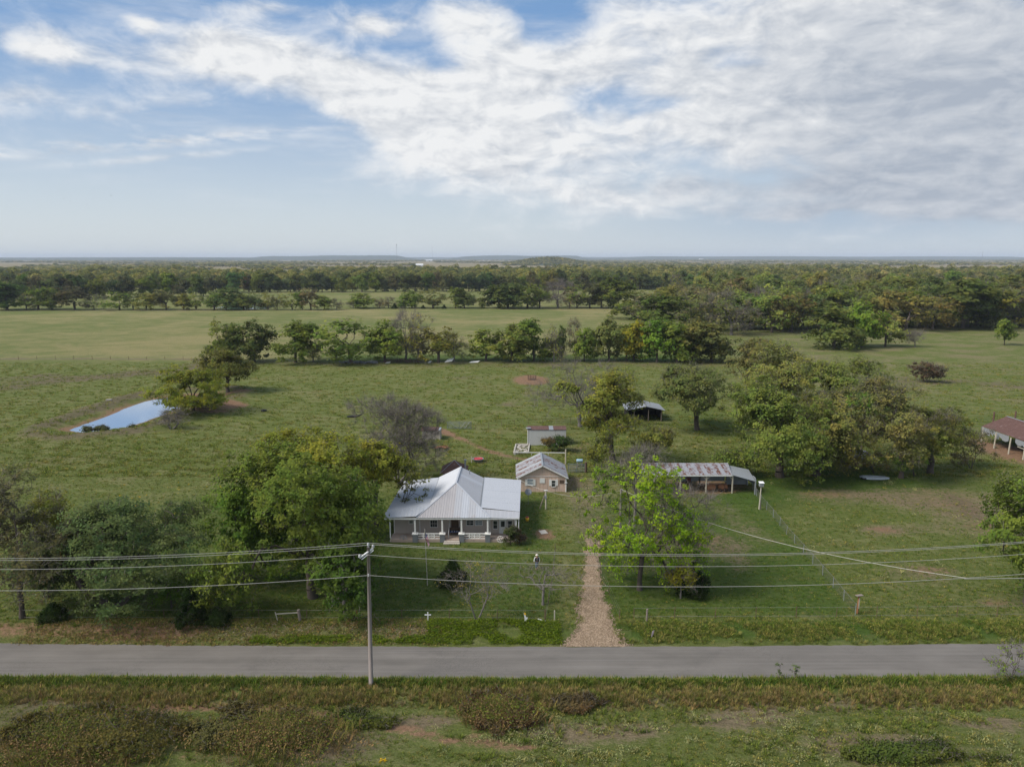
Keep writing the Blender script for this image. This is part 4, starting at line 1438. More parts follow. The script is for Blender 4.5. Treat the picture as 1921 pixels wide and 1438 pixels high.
# front of the dark belt across the middle distance
for i in range(25):
    px = 1296 + i * 27 + rw.uniform(-6, 6)
    x, y = G(px, 621 - (px - 1300) * .013 + rw.uniform(-5, 1))
    kd = rw.choices(['round', 'airy', 'dense', 'low', 'halfbare'], [4, 4, 3, 5, 1.4])[0]
    ci = rw.randrange(len(PAL))
    sd_, mk_ = mark_of(x, y, MARK)
    H_, w_ = rw.uniform(15, 21), rw.uniform(7, 10.5)
    put_tree('tree', f'{HUE[ci]} {WORD[kd]} tree, front line of right-hand woods, {sd_} {mk_}', 'tree', (x, y, 0), rw.choice(KIND[kd]), (w_ / 5, w_ / 5, H_ / 12), rw.uniform(0, 6.28),
             tuple(q * rw.uniform(.9, 1.1) for q in PAL[ci]), 'trees of the right-hand woods')
ROWM = []
for i, q in enumerate(ROW2):
    k = i if q[0] < 650 else i - 23
    if k < 20:
        ROWM.append((q[0], f"the {NUM[k]} tree of the farther hedgerow's {'left half' if q[0] < 650 else 'middle'}"))
for i in range(66):
    px = 8 + i * 19.8 + rw.uniform(-4, 4)
    if px < 400:
        py = 562 - px * .016
    elif px < 950:
        py = 549 - (px - 400) * .006
    else:
        py = 545 - max(0, px - 950) * .006
    x, y = G(px, py + rw.uniform(-1.2, .6))
    kd = rw.choices(['dense', 'round', 'low', 'airy'], [5, 3, 3, 1])[0]
    H_ = rw.uniform(15, 22)
    w_ = rw.uniform(6.5, 10)
    sd_, mk_ = mark_of(x, y, ROWM if px < 1170 else MARK)
    put_tree('tree', f'{WORD[kd]} dark belt tree {sd_} {mk_}', 'tree', (x, y, 0), rw.choice(KIND[kd]), (w_ / 5, w_ / 5, H_ / 12), rw.uniform(0, 6.28),
             tuple(q * rw.uniform(.8, 1.15) for q in rw.choice([DARK, DARK, GREEN, (.05, .06, .025), (.07, .07, .035), (.08, .085, .04)])), 'trees along the front of the dark belt')


# ------------------------------------------------------------------ scatter by geometry nodes (stuff only)
def scatter_group(name, protos):
    ng = bpy.data.node_groups.new(name, 'GeometryNodeTree')
    ng.interface.new_socket('Geometry', in_out='INPUT', socket_type='NodeSocketGeometry')
    ng.interface.new_socket('Geometry', in_out='OUTPUT', socket_type='NodeSocketGeometry')
    N_ = ng.nodes
    L = ng.links.new
    gi, go = N_.new('NodeGroupInput'), N_.new('NodeGroupOutput')
    jn = N_.new('GeometryNodeJoinGeometry')
    for i, p in enumerate(protos):
        sel = N_.new('GeometryNodeInputNamedAttribute')
        sel.data_type = 'INT'
        sel.inputs[0].default_value = 'pick'
        cmp_ = N_.new('FunctionNodeCompare')
        cmp_.data_type = 'INT'
        cmp_.operation = 'EQUAL'
        L(sel.outputs[0], [q for q in cmp_.inputs if q.type == 'INT'][0])
        [q for q in cmp_.inputs if q.type == 'INT'][1].default_value = i
        oi = N_.new('GeometryNodeObjectInfo')
        oi.inputs['Object'].default_value = p
        ip = N_.new('GeometryNodeInstanceOnPoints')
        ro = N_.new('GeometryNodeInputNamedAttribute')
        ro.data_type = 'FLOAT_VECTOR'
        ro.inputs[0].default_value = 'rot'
        s_ = N_.new('GeometryNodeInputNamedAttribute')
        s_.data_type = 'FLOAT_VECTOR'
        s_.inputs[0].default_value = 'size'
        L(gi.outputs[0], ip.inputs['Points'])
        L(cmp_.outputs[0], ip.inputs['Selection'])
        L(oi.outputs['Geometry'], ip.inputs['Instance'])
        L(ro.outputs[0], ip.inputs['Rotation'])
        L(s_.outputs[0], ip.inputs['Scale'])
        L(ip.outputs[0], jn.inputs[0])
    L(jn.outputs[0], go.inputs[0])
    return ng


def scatter(name, label, pts, rot, size, protos, r):
    me = bpy.data.meshes.new(name)
    n = len(pts)
    me.vertices.add(n)
    me.vertices.foreach_set('co', np.asarray(pts, dtype=np.float32).ravel())
    a = me.attributes.new('rot', 'FLOAT_VECTOR', 'POINT')
    a.data.foreach_set('vector', np.asarray(rot, dtype=np.float32).ravel())
    a = me.attributes.new('size', 'FLOAT_VECTOR', 'POINT')
    a.data.foreach_set('vector', np.asarray(size, dtype=np.float32).ravel())
    a = me.attributes.new('pick', 'INT', 'POINT')
    a.data.foreach_set('value', r.integers(0, len(protos), n).astype(np.int32))
    o = link(bpy.data.objects.new(name, me))
    md = o.modifiers.new('scatter', 'NODES')
    md.node_group = scatter_group(name + '_nodes', protos)
    return tag(o, label, kind='stuff')


def proto(name, V_, F_, mat, tint=None):
    me = np_mesh(name, V_, F_, mat, {'tint': ('FLOAT', tint)} if tint is not None else None)
    return bpy.data.objects.new(name, me)


# far woods: crowns as clumpy leaf masses
def far_crown(seed, nleaf, leaf, mat, name):
    r = np.random.default_rng(seed)
    L = r.normal(size=(7, 3)) * np.array([.45, .45, .3])
    k = r.integers(0, 7, nleaf)
    d = r.normal(size=(nleaf, 3))
    d /= np.linalg.norm(d, axis=1, keepdims=True)
    d[:, 2] = np.where(r.random(nleaf) < .7, np.abs(d[:, 2]), d[:, 2])
    C = L[k] + d * .48
    C[:, 2] = C[:, 2] * .8
    o = C / (np.linalg.norm(C, axis=1, keepdims=True) + 1e-6)
    C = C * np.array([5.2, 5.2, 6.0]) + np.array([0, 0, 6.2])
    C[:, 2] = np.maximum(C[:, 2], .4)
    V_, F_ = cards(C, np.full(nleaf, leaf), r, .55, 1.3, o)
    # a stubby trunk
    P = np.array([[0, 0, -.5]])
    Q = np.array([[.2, .1, 6.0]])
    TV, TF = tubes_np(P, Q, np.array([.5]), np.array([.3]), 4)
    n = len(V_)
    return proto(name, np.concatenate([V_, TV]), np.concatenate([F_, TF + n]), mat,
                 np.concatenate([np.repeat(np.clip(r.uniform(0, .5, 7)[k] + r.uniform(0, .5, nleaf), 0, 1), 4), np.zeros(len(TV))]))


F_DARK = foliage('far_leaves_dark', (.15, .178, .07))
F_MID = foliage('far_leaves_green', (.21, .232, .088))
F_OLV = foliage('far_leaves_olive', (.275, .27, .125))
P1 = [far_crown(70, 420, 1.15, F_DARK, 'crown_shape'), far_crown(71, 420, 1.15, F_MID, 'crown_shape'), far_crown(72, 420, 1.15, F_DARK, 'crown_shape'), far_crown(73, 420, 1.15, F_OLV, 'crown_shape'),
      far_crown(77, 420, 1.15, F_MID, 'crown_shape')]
P2 = [far_crown(74, 90, 2.8, F_DARK, 'crown_shape'), far_crown(75, 90, 2.8, F_MID, 'crown_shape'), far_crown(76, 90, 2.8, F_OLV, 'crown_shape')]


def woodmask(x, y):
    """1 = wood, 0 = open field; fields lie where the photograph shows them"""
    f = (np.sin(x * .0031 + 1.2 * np.sin(y * .0017)) + np.sin(y * .0043 + 1.5 * np.sin(x * .0023) + 1.0) + .6 * np.sin(x * .009 + y * .006))
    m = (f > .15).astype(float)
    belt_ = (y < 1500)
    m = np.where(belt_ & (f > -1.35), 1.0, m)
    return m


def field_cut(x, y):
    px = 960.5 + x / (y * 1.02) * FPX
    c = (px > 150) & (px < 200) & (y > 1180) & (y < 1700)
    c |= (px > 30) & (px < 150) & (y > 1200) & (y < 1500)
    c |= (px > 680) & (px < 850) & (y > 1900) & (y < 3000)
    c |= (px < 420) & (y < 840) & (px > 100)
    return c


r = np.random.default_rng(41)
n = 7400
yy = 780 + (r.random(n) ** 1.2) * 820
xx = (r.random(n) * 2 - 1) * yy * 1.2
pxx = 960.5 + xx / yy * FPX
front = np.where(pxx < 400, 1322, np.where(pxx < 950, 775, 800))
y_front = np.where(pxx < 400, 640 + (pxx < 100) * 0, 790)
ok = (woodmask(xx, yy) > .5) & ~field_cut(xx, yy) & (yy > y_front + 8)
pts = np.stack([xx[ok], yy[ok], np.zeros(ok.sum())], -1)
m_ = len(pts)
sz = r.uniform(1.0, 1.75, m_)
scatter('woods', 'mixed woodland covering the middle distance', pts, np.stack([np.zeros(m_), np.zeros(m_), r.uniform(0, 6.28, m_)], -1), np.stack([sz * 1.1, sz * 1.1, sz * r.uniform(.8, 1.15, m_)], -1), P1, r)
# right-hand wood continues behind the individual trees
n = 1500
yy = r.uniform(560, 800, n)
xx = r.uniform(150, 900, n)
ok = (xx > 62 + (yy - 350) * .27 + 60) & (xx < yy * .86) & ((np.sin(xx * .021 + yy * .013) + np.sin(yy * .03 + 1)) > -.9)
pts = np.stack([xx[ok], yy[ok], np.zeros(ok.sum())], -1)
m_ = len(pts)
sz = r.uniform(.95, 1.5, m_)
scatter('woods', 'woodland behind the right-hand woods edge', pts, np.stack([np.zeros(m_), np.zeros(m_), r.uniform(0, 6.28, m_)], -1), np.stack([sz * 1.1, sz * 1.1, sz], -1), P1, r)
n = 38000
yy = 1600 + (r.random(n) ** 1.35) * 9500
xx = (r.random(n) * 2 - 1) * yy * 1.2
ok = (woodmask(xx, yy) > .5) & ~field_cut(xx, yy)
pts = np.stack([xx[ok], yy[ok], np.zeros(ok.sum())], -1)
m_ = len(pts)
sz = r.uniform(.9, 1.7, m_)
scatter('far_woods', 'distant hazy woodland reaching to the horizon', pts, np.stack([np.zeros(m_), np.zeros(m_), r.uniform(0, 6.28, m_)], -1), np.stack([sz * 1.4, sz * 1.4, sz * .62], -1), P2, r)
# woods on the small hill
n = 1100
xx = r.uniform(-40, 400, n)
yy = r.uniform(3270, 3560, n)
zz = np.maximum(0, 30 * np.sin(np.clip((xx + 60) / 480, 0, 1) * np.pi) ** 1.5 * np.clip((yy - 3240) / 240, 0, 1) - 2)
pts = np.stack([xx, yy, zz], -1)
sz = r.uniform(.7, 1.2, n)
scatter('hill_woods', 'trees covering the small hill on the horizon', pts, np.stack([np.zeros(n), np.zeros(n), r.uniform(0, 6.28, n)], -1), np.stack([sz, sz, sz], -1), P2, r)

# ------------------------------------------------------------------ buildings
def part(name, mb, mat, parent, smooth=False):
    """mesh given in world coordinates becomes a child of a thing whose frame is a plain offset"""
    org = parent.location.copy()
    if parent.parent is not None:
        org = org + parent.parent.location
    mb.v = [(p[0] - org[0], p[1] - org[1], p[2] - org[2]) for p in mb.v]
    return mb.build(name, mat, parent, smooth)


def clip2(poly, a0, a1):
    def cut(pl, val, sgn):
        out = []
        for i in range(len(pl)):
            p, q = pl[i], pl[(i + 1) % len(pl)]
            dp, dq = (p[0] - val) * sgn, (q[0] - val) * sgn
            if dp >= 0: out.append(p)
            if dp * dq < 0:
                t = dp / (dp - dq)
                out.append((p[0] + (q[0] - p[0]) * t, p[1] + (q[1] - p[1]) * t))
        return out
    pl = cut(poly, a0, 1)
    return cut(pl, a1, -1) if len(pl) > 2 else []


def sheets(parent, corners, down, width, pick, name='roof_sheet', thick=.025, ribs=3, rib_h=.03, jag=0.0, seed=0, lift=0.0, cut_rows=0):
    """corrugated sheets laid side by side over a planar polygon: every sheet is a part"""
    rr_ = random.Random(seed)
    P = [Vector(p) for p in corners]
    n = Vector((0, 0, 0))
    for i in range(len(P)):
        a, b_ = P[i], P[(i + 1) % len(P)]
        n += Vector(((a.y - b_.y) * (a.z + b_.z), (a.z - b_.z) * (a.x + b_.x), (a.x - b_.x) * (a.y + b_.y)))
    n.normalize()
    if n.z < -.01 or (abs(n.z) < .01 and n.y > 0): n = -n
    dn = Vector(down)
    dn = (dn - n * dn.dot(n)).normalized()
    ac = dn.cross(n).normalized()
    o = P[0]
    pl = [((p - o).dot(ac), (p - o).dot(dn)) for p in P]
    a0, a1 = min(p[0] for p in pl), max(p[0] for p in pl)
    k = max(1, round((a1 - a0) / width))
    w = (a1 - a0) / k
    for i in range(k):
        q = clip2(pl, a0 + i * w + .004, a0 + (i + 1) * w - .004)
        if len(q) < 3: continue
        if jag:
            mxd = max(p[1] for p in q)
            q = [(p[0], p[1] - (rr_.uniform(0, jag) if p[1] > mxd - .05 else 0)) for p in q]
        up_ = lift + rr_.uniform(0, .008)
        mb = MB()
        mb.slab([o + ac * p[0] + dn * p[1] + n * (up_ + thick) for p in q], n, thick)
        for j in range(ribs):
            a = a0 + i * w + w * (j + .5) / ribs
            ds = []
            for e in range(len(q)):
                p, s_ = q[e], q[(e + 1) % len(q)]
                if (p[0] - a) * (s_[0] - a) < 0:
                    t = (a - p[0]) / (s_[0] - p[0])
                    ds.append(p[1] + (s_[1] - p[1]) * t)
            if len(ds) == 2:
                lo, hi = min(ds) + .02, max(ds) - .02
                if hi - lo > .1:
                    A, B = o + ac * a + dn * lo + n * (up_ + thick), o + ac * a + dn * hi + n * (up_ + thick)
                    e_ = ac * .035
                    mb.add([A - e_, A + e_, A + n * rib_h, B - e_, B + e_, B + n * rib_h], [(0, 2, 5, 3), (1, 4, 5, 2), (0, 1, 2), (3, 5, 4)])
        part(name, mb, M[pick(i)], parent)


def siding_wall(mb, x0, x1, y, z0, z1, lap=.2, face=-1):
    """lap siding on a wall facing -y"""
    z = z0
    while z < z1 - .01:
        t = min(z1, z + lap)
        mb.add([(x0, y, z), (x1, y, z), (x1, y, t), (x0, y, t), (x0, y - .025, z), (x1, y - .025, z)],
               [(4, 5, 2, 3), (0, 1, 5, 4), (0, 4, 3), (1, 2, 5)])
        z = t
    return mb


def window(parent, x0, x1, z0, z1, y, glass='glass', frame='white', cols=2, rows=2, t=.07, shutters=False):
    """sash window in a wall facing -y: frame is a part, pane and bars sit in it"""
    f = MB()
    yc = y - .06
    f.box(((x0 + x1) / 2, yc, z1 + t / 2), (x1 - x0 + 2 * t, .09, t))
    f.box(((x0 + x1) / 2, yc, z0 - t / 2), (x1 - x0 + 2 * t, .11, t))
    f.box((x0 - t / 2, yc, (z0 + z1) / 2), (t, .088, z1 - z0))
    f.box((x1 + t / 2, yc, (z0 + z1) / 2), (t, .088, z1 - z0))
    for i in range(1, cols):
        f.box((x0 + (x1 - x0) * i / cols, yc, (z0 + z1) / 2), (.025, .03, z1 - z0))
    for i in range(1, rows):
        f.box(((x0 + x1) / 2, yc - .003, z0 + (z1 - z0) * i / rows), (x1 - x0, .034, .03))
    fo = part('window', f, M[frame], parent)
    g = MB().box(((x0 + x1) / 2, y - .035, (z0 + z1) / 2), (x1 - x0, .012, z1 - z0))
    g.v = [(p[0] - parent.location[0], p[1] - parent.location[1], p[2] - parent.location[2]) for p in g.v]
    g.build('pane', M[glass], fo)
    return fo


def hx(px, y_, py=980):
    return ZY(px, py, y_)[0]


# --- farmhouse
HZ = h1(-7.5, 90)
house = thing('farmhouse', 'tan single-storey farmhouse with pale metal roof and full-width front porch', 'house', (-7.5, 90, 0))
EV, YF, YB = 3.2, 83.2, 97.3
XL, XR = -15.9, .92
pk, rb = (-7.45, 90.1, 5.5), (-7.3, YB, 5.5)
bl = (-10.75, 3.95)      # line where the main roof meets the left shed roof
br = (-4.02, 3.85)
hipL, hipR = (-11.9, YF, EV), (-2.7, YF, EV)
fL = (pk[2] - bl[1]) / (pk[2] - EV)
pL = tuple(pk[i] + (hipL[i] - pk[i]) * fL for i in range(3))
fR = (pk[2] - br[1]) / (pk[2] - EV)
pR = tuple(pk[i] + (hipR[i] - pk[i]) * fR for i in range(3))
front_pick = lambda i: 'roof_new' if i in (3, 0, 1) else ('roof_warm' if i > 4 else 'roof_dull')
sheets(house, [hipL, hipR, pk], (0, -1, -.3), .92, front_pick, ribs=3, rib_h=.035, seed=1)
sheets(house, [pk, rb, (pL[0], YB, pL[2]), pL], (-1, 0, -.5), .92, lambda i: 'roof_new', seed=2)
sheets(house, [pk, pR, (pR[0], YB, pR[2]), rb], (1, 0, -.5), .92, lambda i: 'roof_dull' if i < 2 else ('roof_new' if i == 3 else 'roof_dull'), seed=3)
sheets(house, [(pL[0] - .02, pL[1], pL[2] - .02), (pL[0] - .02, YB, pL[2] - .02), (-15.5, YB, 3.35), (-15.9, 85.0, 3.35)], (-1, 0, -.12), .92, lambda i: 'roof_new', seed=4)
sheets(house, [(pR[0] + .02, pR[1], pR[2] - .02), (.98, 84.75, 3.42), (1.32, YB + .3, 3.42), (pR[0] + .02, YB + .3, pR[2] - .02)], (1, 0, -.1), .92, lambda i: 'roof_new', seed=5)
sheets(house, [(hipR[0] + .04, YF, EV), (XR, YF, EV), (.98, 84.72, 3.40), (pR[0] + .03, pR[1] - .02, pR[2] - .03)], (0, -1, -.3), .92, lambda i: 'roof_dull', seed=6, ribs=2)
sheets(house, [(XL, YF, EV), (hipL[0] - .04, YF, EV), (pL[0] - .03, pL[1] - .02, pL[2] - .03), (-15.9, 84.98, 3.33)], (0, -1, -.3), .92, lambda i: 'roof_new', seed=7, ribs=2)
rc = MB()
for a, b_ in ((pk, hipL), (pk, hipR), (pk, rb)):
    A, B = Vector(a) + Vector((0, 0, .06)), Vector(b_) + Vector((0, 0, .06))
    rc.bar(A, B, .22, .03)
part('ridge_cap', rc, M['roof_new'], house)
sm = MB()
sm.bar((pL[0], pL[1] + .1, pL[2] + .05), (pL[0], YB, pL[2] + .05), .09, .02)
sm.bar((pR[0], pR[1] + .1, pR[2] + .05), (pR[0], YB, pR[2] + .05), .16, .02)
part('flashing', sm, M['pier'], house)
fa = MB()
fa.bar((XL, YF + .06, EV - .12), (XR, YF + .06, EV - .12), .04, .2)
part('fascia', fa, M['white'], house)
WY = 85.35
walls = MB()
siding_wall(walls, -15.0, .35, WY, .35, 3.05)
walls.box((-15.02, 91.2, 1.75), (.12, 11.7, 3.1))
walls.box((.37, 91.2, 1.75), (.12, 11.7, 3.1))
walls.box((-7.3, YB - .25, 1.75), (15.3, .12, 3.1))
walls.add([(-10.9, YB - .25, 3.3), (-3.9, YB - .25, 3.3), (-7.3, YB - .25, 5.3)], [(0, 1, 2)])
part('wall', walls, M['siding'], house)
tr = MB()
for x in (-15.0, -12.0 + .25, hx(919, WY), .33):
    tr.box((x, WY - .05, 1.7), (.1, .05, 2.7))
tr.bar((-15.0, WY - .06, 3.02), (.33, WY - .06, 3.02), .05, .1)
part('corner_trim', tr, M['white'], house)
sl_ = MB()
sl_.box((-7.45, 84.3, .17), (15.5, 2.1, .36))
part('porch_floor', sl_, M['floor'], house)
st_ = MB()
sx0, sx1 = hx(833, 83, 1016), hx(862, 83, 1016)
st_.box(((sx0 + sx1) / 2, 83.05, .11), (sx1 - sx0, .4, .22))
st_.box(((sx0 + sx1) / 2, 82.72, .05), (sx1 - sx0 + .1, .38, .12))
part('step', st_, M['conc'], house)
PY = 83.42
for px in (779, 830, 866, 915):
    x = hx(px, PY, 1005)
    pr_ = MB().box((x, PY, .52), (.62, .55, 1.05))
    po = part('pier', pr_, M['pier'], house)
    cp_ = MB().box((x, PY, 1.09), (.76, .68, .10))
    part('pier_cap', cp_, M['white'], house)
    c_ = MB()
    c_.box((x, PY, 2.1), (.2, .2, 1.92))
    c_.box((x, PY, 3.0), (.28, .28, .1))
    part('column', c_, M['white'], house)
for px, w_ in ((732, .13), (968, .14), (973, .1)):
    x = hx(px, PY, 990)
    part('column', MB().box((x, PY - .02, 1.58), (w_, w_, 3.1)), M['white'], house)
for a_, b_ in ((779, 830), (866, 915)):
    xa, xb = hx(a_, PY, 1005) + .33, hx(b_, PY, 1005) - .33
    rl = thing('railing', None, None, (0, 0, 0))
    rl.parent = house
    mid_ = (xa + xb) / 2
    for z_, t_ in ((1.06, .13), (.76, .10), (.44, .11)):
        q = MB().box((mid_, PY, z_), (xb - xa, .07, t_))
        q.v = [(p[0] - house.location[0], p[1] - house.location[1], p[2]) for p in q.v]
        q.build('rail', M['white'], rl)
    for f_ in (.25, .5, .75):
        q = MB().box((xa + (xb - xa) * f_, PY - .004, .75), (.13, .076, .62))
        q.v = [(p[0] - house.location[0], p[1] - house.location[1], p[2]) for p in q.v]
        q.build('baluster', M['white'], rl)
    q = MB()
    for f_ in (.375, .625):
        cx_ = xa + (xb - xa) * f_
        w_ = (xb - xa) / 8
        for sx in (-1, 1):
            for sz_ in (.91, .60):
                q.bar((cx_ - w_ * .8 * sx, PY, sz_ - .11), (cx_ + w_ * .8 * sx, PY, sz_ + .11), .022, .022)
                q.bar((cx_ - w_ * .3 * sx, PY, sz_ - .12), (cx_ + w_ * .3 * sx, PY, sz_ + .12), .018, .018)
    q.v = [(p[0] - house.location[0], p[1] - house.location[1], p[2]) for p in q.v]
    q.build('fretwork', M['white'], rl)
for a_, b_, t_, u_, gl_, c_ in ((807.5, 820, 975, 987.5, 'glass', 3), (875.5, 888, 975.5, 984, 'glass', 2), (892, 904.5, 975.5, 984, 'curtain', 2), (768, 775, 976, 980.5, 'glass', 1)):
    window(house, hx(a_, WY), hx(b_, WY), ZY(a_, u_, WY)[1], ZY(a_, t_, WY)[1], WY, gl_, cols=c_, rows=2)
for a_, b_ in ((925.5, 933), (953, 960.5)):
    window(house, hx(a_, WY), hx(b_, WY), .98, ZY(a_, 976, WY)[1], WY, 'glass', cols=1, rows=2)
dr_ = MB()
xa, xb = hx(936, WY), hx(950.5, WY)
dr_.box(((xa + xb) / 2, WY - .07, 1.27), (xb - xa, .07, 1.84))
do_ = part('door', dr_, M['door'], house)
q = MB().box(((xa + xb) / 2, WY - .112, 1.62), ((xb - xa) * .48, .012, .75))
q.v = [(p[0] - house.location[0], p[1] - house.location[1], p[2]) for p in q.v]
q.build('pane', M['glass'], do_)
# doorway behind the swing: flat brown panel, the recess shade put into its colour
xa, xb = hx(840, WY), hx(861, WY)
part('doorway_shade', MB().box(((xa + xb) / 2 + .2, WY - .045, 1.35), (.95, .04, 1.95)), M['brown'], house)
part('stove_pipe', MB().tube([(-6.0, 96, 4.7), (-6.0, 96, 5.45)], .07, 8), M['galv'], house)

sw = thing('porch_swing', 'dark porch swing seat with blue and white cushions between the two middle columns', 'swing', (hx(853, 84.6, 995), 84.6, .45))
part('seat', MB().box((hx(853, 84.6, 995), 84.6, .8), (1.4, .5, .08)), M['brown'], sw)
part('backrest', MB().box((hx(853, 84.6, 995), 84.87, 1.05), (1.4, .06, .5)), M['brown'], sw)
cu = MB()
for k_ in range(4):
    cu.box((hx(853, 84.6, 995) - .5 + k_ * .33, 84.55, .88), (.29, .4, .09))
part('cushion', cu, M['navy'], sw)
cu = MB()
for k_ in range(3):
    cu.box((hx(853, 84.6, 995) - .34 + k_ * .33, 84.5, .935), (.12, .3, .03))
part('cushion_stripe', cu, M['shirt'], sw)
for sx in (-.68, .68):
    part('chain', MB().tube([(hx(853, 84.6, 995) + sx, 84.6, .85), (hx(853, 84.6, 995) + sx, 84.6, 3.0)], .012, 4), M['wire'], sw)
pole_ = MB().tube([(hx(841, 83.9, 1000) , 83.75, .36), (hx(843, 84.2, 980), 84.9, 2.6)], .04, 6)
tag(pole_.build('leaning_pole', M['white']), 'thin white pole leaning against the wall left of the porch swing', 'pole')

# wagon wheels against the porch
def wheel(px, py, rad, label, mat):
    x, y, z = pos(px, py)
    t = thing('wagon_wheel', label, 'wheel', (x, y, z))
    rim = MB()
    N_ = 20
    rim.tube([(x + rad * math.cos(2 * math.pi * i / N_), y + .02 * i / N_, z + rad * .96 + rad * math.sin(2 * math.pi * i / N_) * .98) for i in range(N_ + 1)], .035, 5, False)
    part('rim', rim, mat, t)
    part('hub', MB().tube([(x, y - .08, z + rad * .96), (x, y + .08, z + rad * .96)], .08, 8), mat, t)
    for i in range(8):
        a = math.pi * i / 4
        part('spoke', MB().tube([(x, y, z + rad * .96), (x + rad * math.cos(a), y, z + rad * .96 + rad * math.sin(a))], .02, 4), mat, t)


wheel(939, 1017, .42, 'white wagon wheel leaning on the porch edge right of the last pier', M['white'])
wheel(757, 1016, .45, 'grey white wagon wheel leaning on the porch edge left of the first pier', M['galv'])

# --- small pink outbuilding
gz = 0
ob = thing('outbuilding', 'faded pink board outbuilding with rust-streaked gable roof behind the farmhouse', 'outbuilding', (4.6, 106, 0))
gx0, gx1, gy0, gy1 = .95, 8.15, 102.5, 109.2
apx, apz, ez = 4.62, 4.22, 2.42
w = MB()
w.slab([(gx0, gy0, 0), (gx1, gy0, 0), (gx1, gy0, ez), (apx, gy0, apz - .08), (gx0, gy0, ez)], (0, -1, 0), .12)
w.box((gx0 + .06, (gy0 + gy1) / 2 + .06, ez / 2), (.12, gy1 - gy0 - .13, ez))
w.box((gx1 - .06, (gy0 + gy1) / 2 + .06, ez / 2), (.12, gy1 - gy0 - .13, ez))
w.box((apx, gy1 + .06, ez / 2), (gx1 - gx0, .12, ez))
x = gx0 + .2
while x < gx1:          # battens
    w.box((x, gy0 - .012, 1.2), (.03, .02, 2.36))
    x += .6
part('wall', w, M['pink'], ob)
sheets(ob, [(apx, gy0 - .35, apz), (apx, gy1 + .2, apz), (gx0 - .35, gy1 + .2, ez - .18), (gx0 - .35, gy0 - .35, ez - .18)], (-1, 0, -.5), .75,
       lambda i: ['rust_light', 'rust_part', 'rust_light', 'galv', 'rust_part', 'rust_light'][i % 6], seed=21, ribs=3)
sheets(ob, [(apx, gy0 - .35, apz), (gx1 + .35, gy0 - .35, ez - .18), (gx1 + .35, gy1 + .2, ez - .18), (apx, gy1 + .2, apz)], (1, 0, -.5), .75,
       lambda i: ['rust_light', 'galv', 'rust_light', 'rust_light', 'rust_part', 'rust_light'][i % 6], seed=22, ribs=3)
q = MB()
q.bar((apx, gy0 - .36, apz + .06), (apx, gy1 + .2, apz + .06), .26, .03)
part('ridge_cap', q, M['galv'], ob)
for sx in (-1, 1):
    q = MB()
    q.bar((apx, gy0 - .37, apz - .03), (apx + sx * (gx1 - apx + .35), gy0 - .37, ez - .2), .04, .14)
    part('barge_board', q, M['white'], ob)
q = MB()
q.box((gx0 - .02, gy0 - .03, 1.15), (.14, .1, 2.3))
q.box((gx1 + .02, gy0 - .03, 1.15), (.14, .1, 2.3))
q.bar((gx0, gy0 - .03, ez + .02), (gx1, gy0 - .03, ez + .02), .03, .06)
part('corner_trim', q, M['white'], ob)
X_ = lambda px: ZY(px, 905, gy0)[0]
window(ob, X_(989.5), X_(1000), ZY(990, 909, gy0)[1], ZY(990, 898, gy0)[1], gy0 - .01, 'curtain', 'white', 1, 2)
window(ob, X_(1035), X_(1041.5), ZY(990, 912, gy0)[1], ZY(990, 900.5, gy0)[1], gy0 - .01, 'glass', 'white', 1, 2)
for a_, b_ in ((985, 988.5), (1001, 1004.5), (1030, 1034), (1042.5, 1046.5)):
    part('shutter', MB().box(((X_(a_) + X_(b_)) / 2, gy0 - .05, (ZY(990, 911, gy0)[1] + ZY(990, 898, gy0)[1]) / 2), (X_(b_) - X_(a_), .05, 1.0)), M['white'], ob)
part('boarded_opening', MB().box(((X_(1012.5) + X_(1022)) / 2, gy0 - .04, ZY(1016, 901, gy0)[1]), (.78, .05, .75)), M['white'], ob)
part('old_sign', MB().box(((X_(1050) + X_(1058)) / 2, gy0 - .05, ZY(1055, 903, gy0)[1]), (.68, .03, .5)), M['brown'], ob)
part('downlight_arm', MB().box((X_(1061.5), gy0 - .15, ZY(1060, 904.5, gy0)[1]), (.42, .1, .08)), M['white'], ob)
part('meter_box', MB().box((gx0 - .1, 104.0, 1.6), (.2, .4, .7)), M['white'], ob)

# --- rusty pyramid-roofed shed behind the farmhouse
x0_, y0_ = G(850, 893)
ps = thing('well_house', 'small rust-red pyramid roof shed peeking out behind the farmhouse roof', 'shed', (x0_, 108.5, 0))
cxs, cys = hx(852.5, 108.5, 870), 108.5
pzt = ZY(852.5, 863, 108.5)[1]
hw_ = 2.1
cs = [(cxs - hw_, cys - hw_, pzt - 1.55), (cxs + hw_, cys - hw_, pzt - 1.55), (cxs + hw_, cys + hw_, pzt - 1.55), (cxs - hw_, cys + hw_, pzt - 1.55)]
ap_ = (cxs, cys, pzt)
sheets(ps, [cs[0], cs[1], ap_], (0, -1, -.7), .7, lambda i: 'rust', seed=31, ribs=2)
sheets(ps, [cs[1], cs[2], ap_], (1, 0, -.7), .7, lambda i: 'rust', seed=32, ribs=2)
sheets(ps, [cs[3], cs[0], ap_], (-1, 0, -.7), .7, lambda i: 'rust', seed=33, ribs=2)
sheets(ps, [cs[2], cs[3], ap_], (0, 1, -.7), .7, lambda i: 'rust', seed=34, ribs=2)
q = MB()
for c_ in cs[:2]:
    q.bar((ap_[0], ap_[1], ap_[2] + .06), (c_[0], c_[1], c_[2] + .06), .08, .03)
part('ridge_cap', q, M['galv'], ps)
part('wall', MB().box((cxs, cys, (pzt - 1.6) / 2), (hw_ * 2 - .8, hw_ * 2 - .8, pzt - 1.6)), M['wood'], ps)
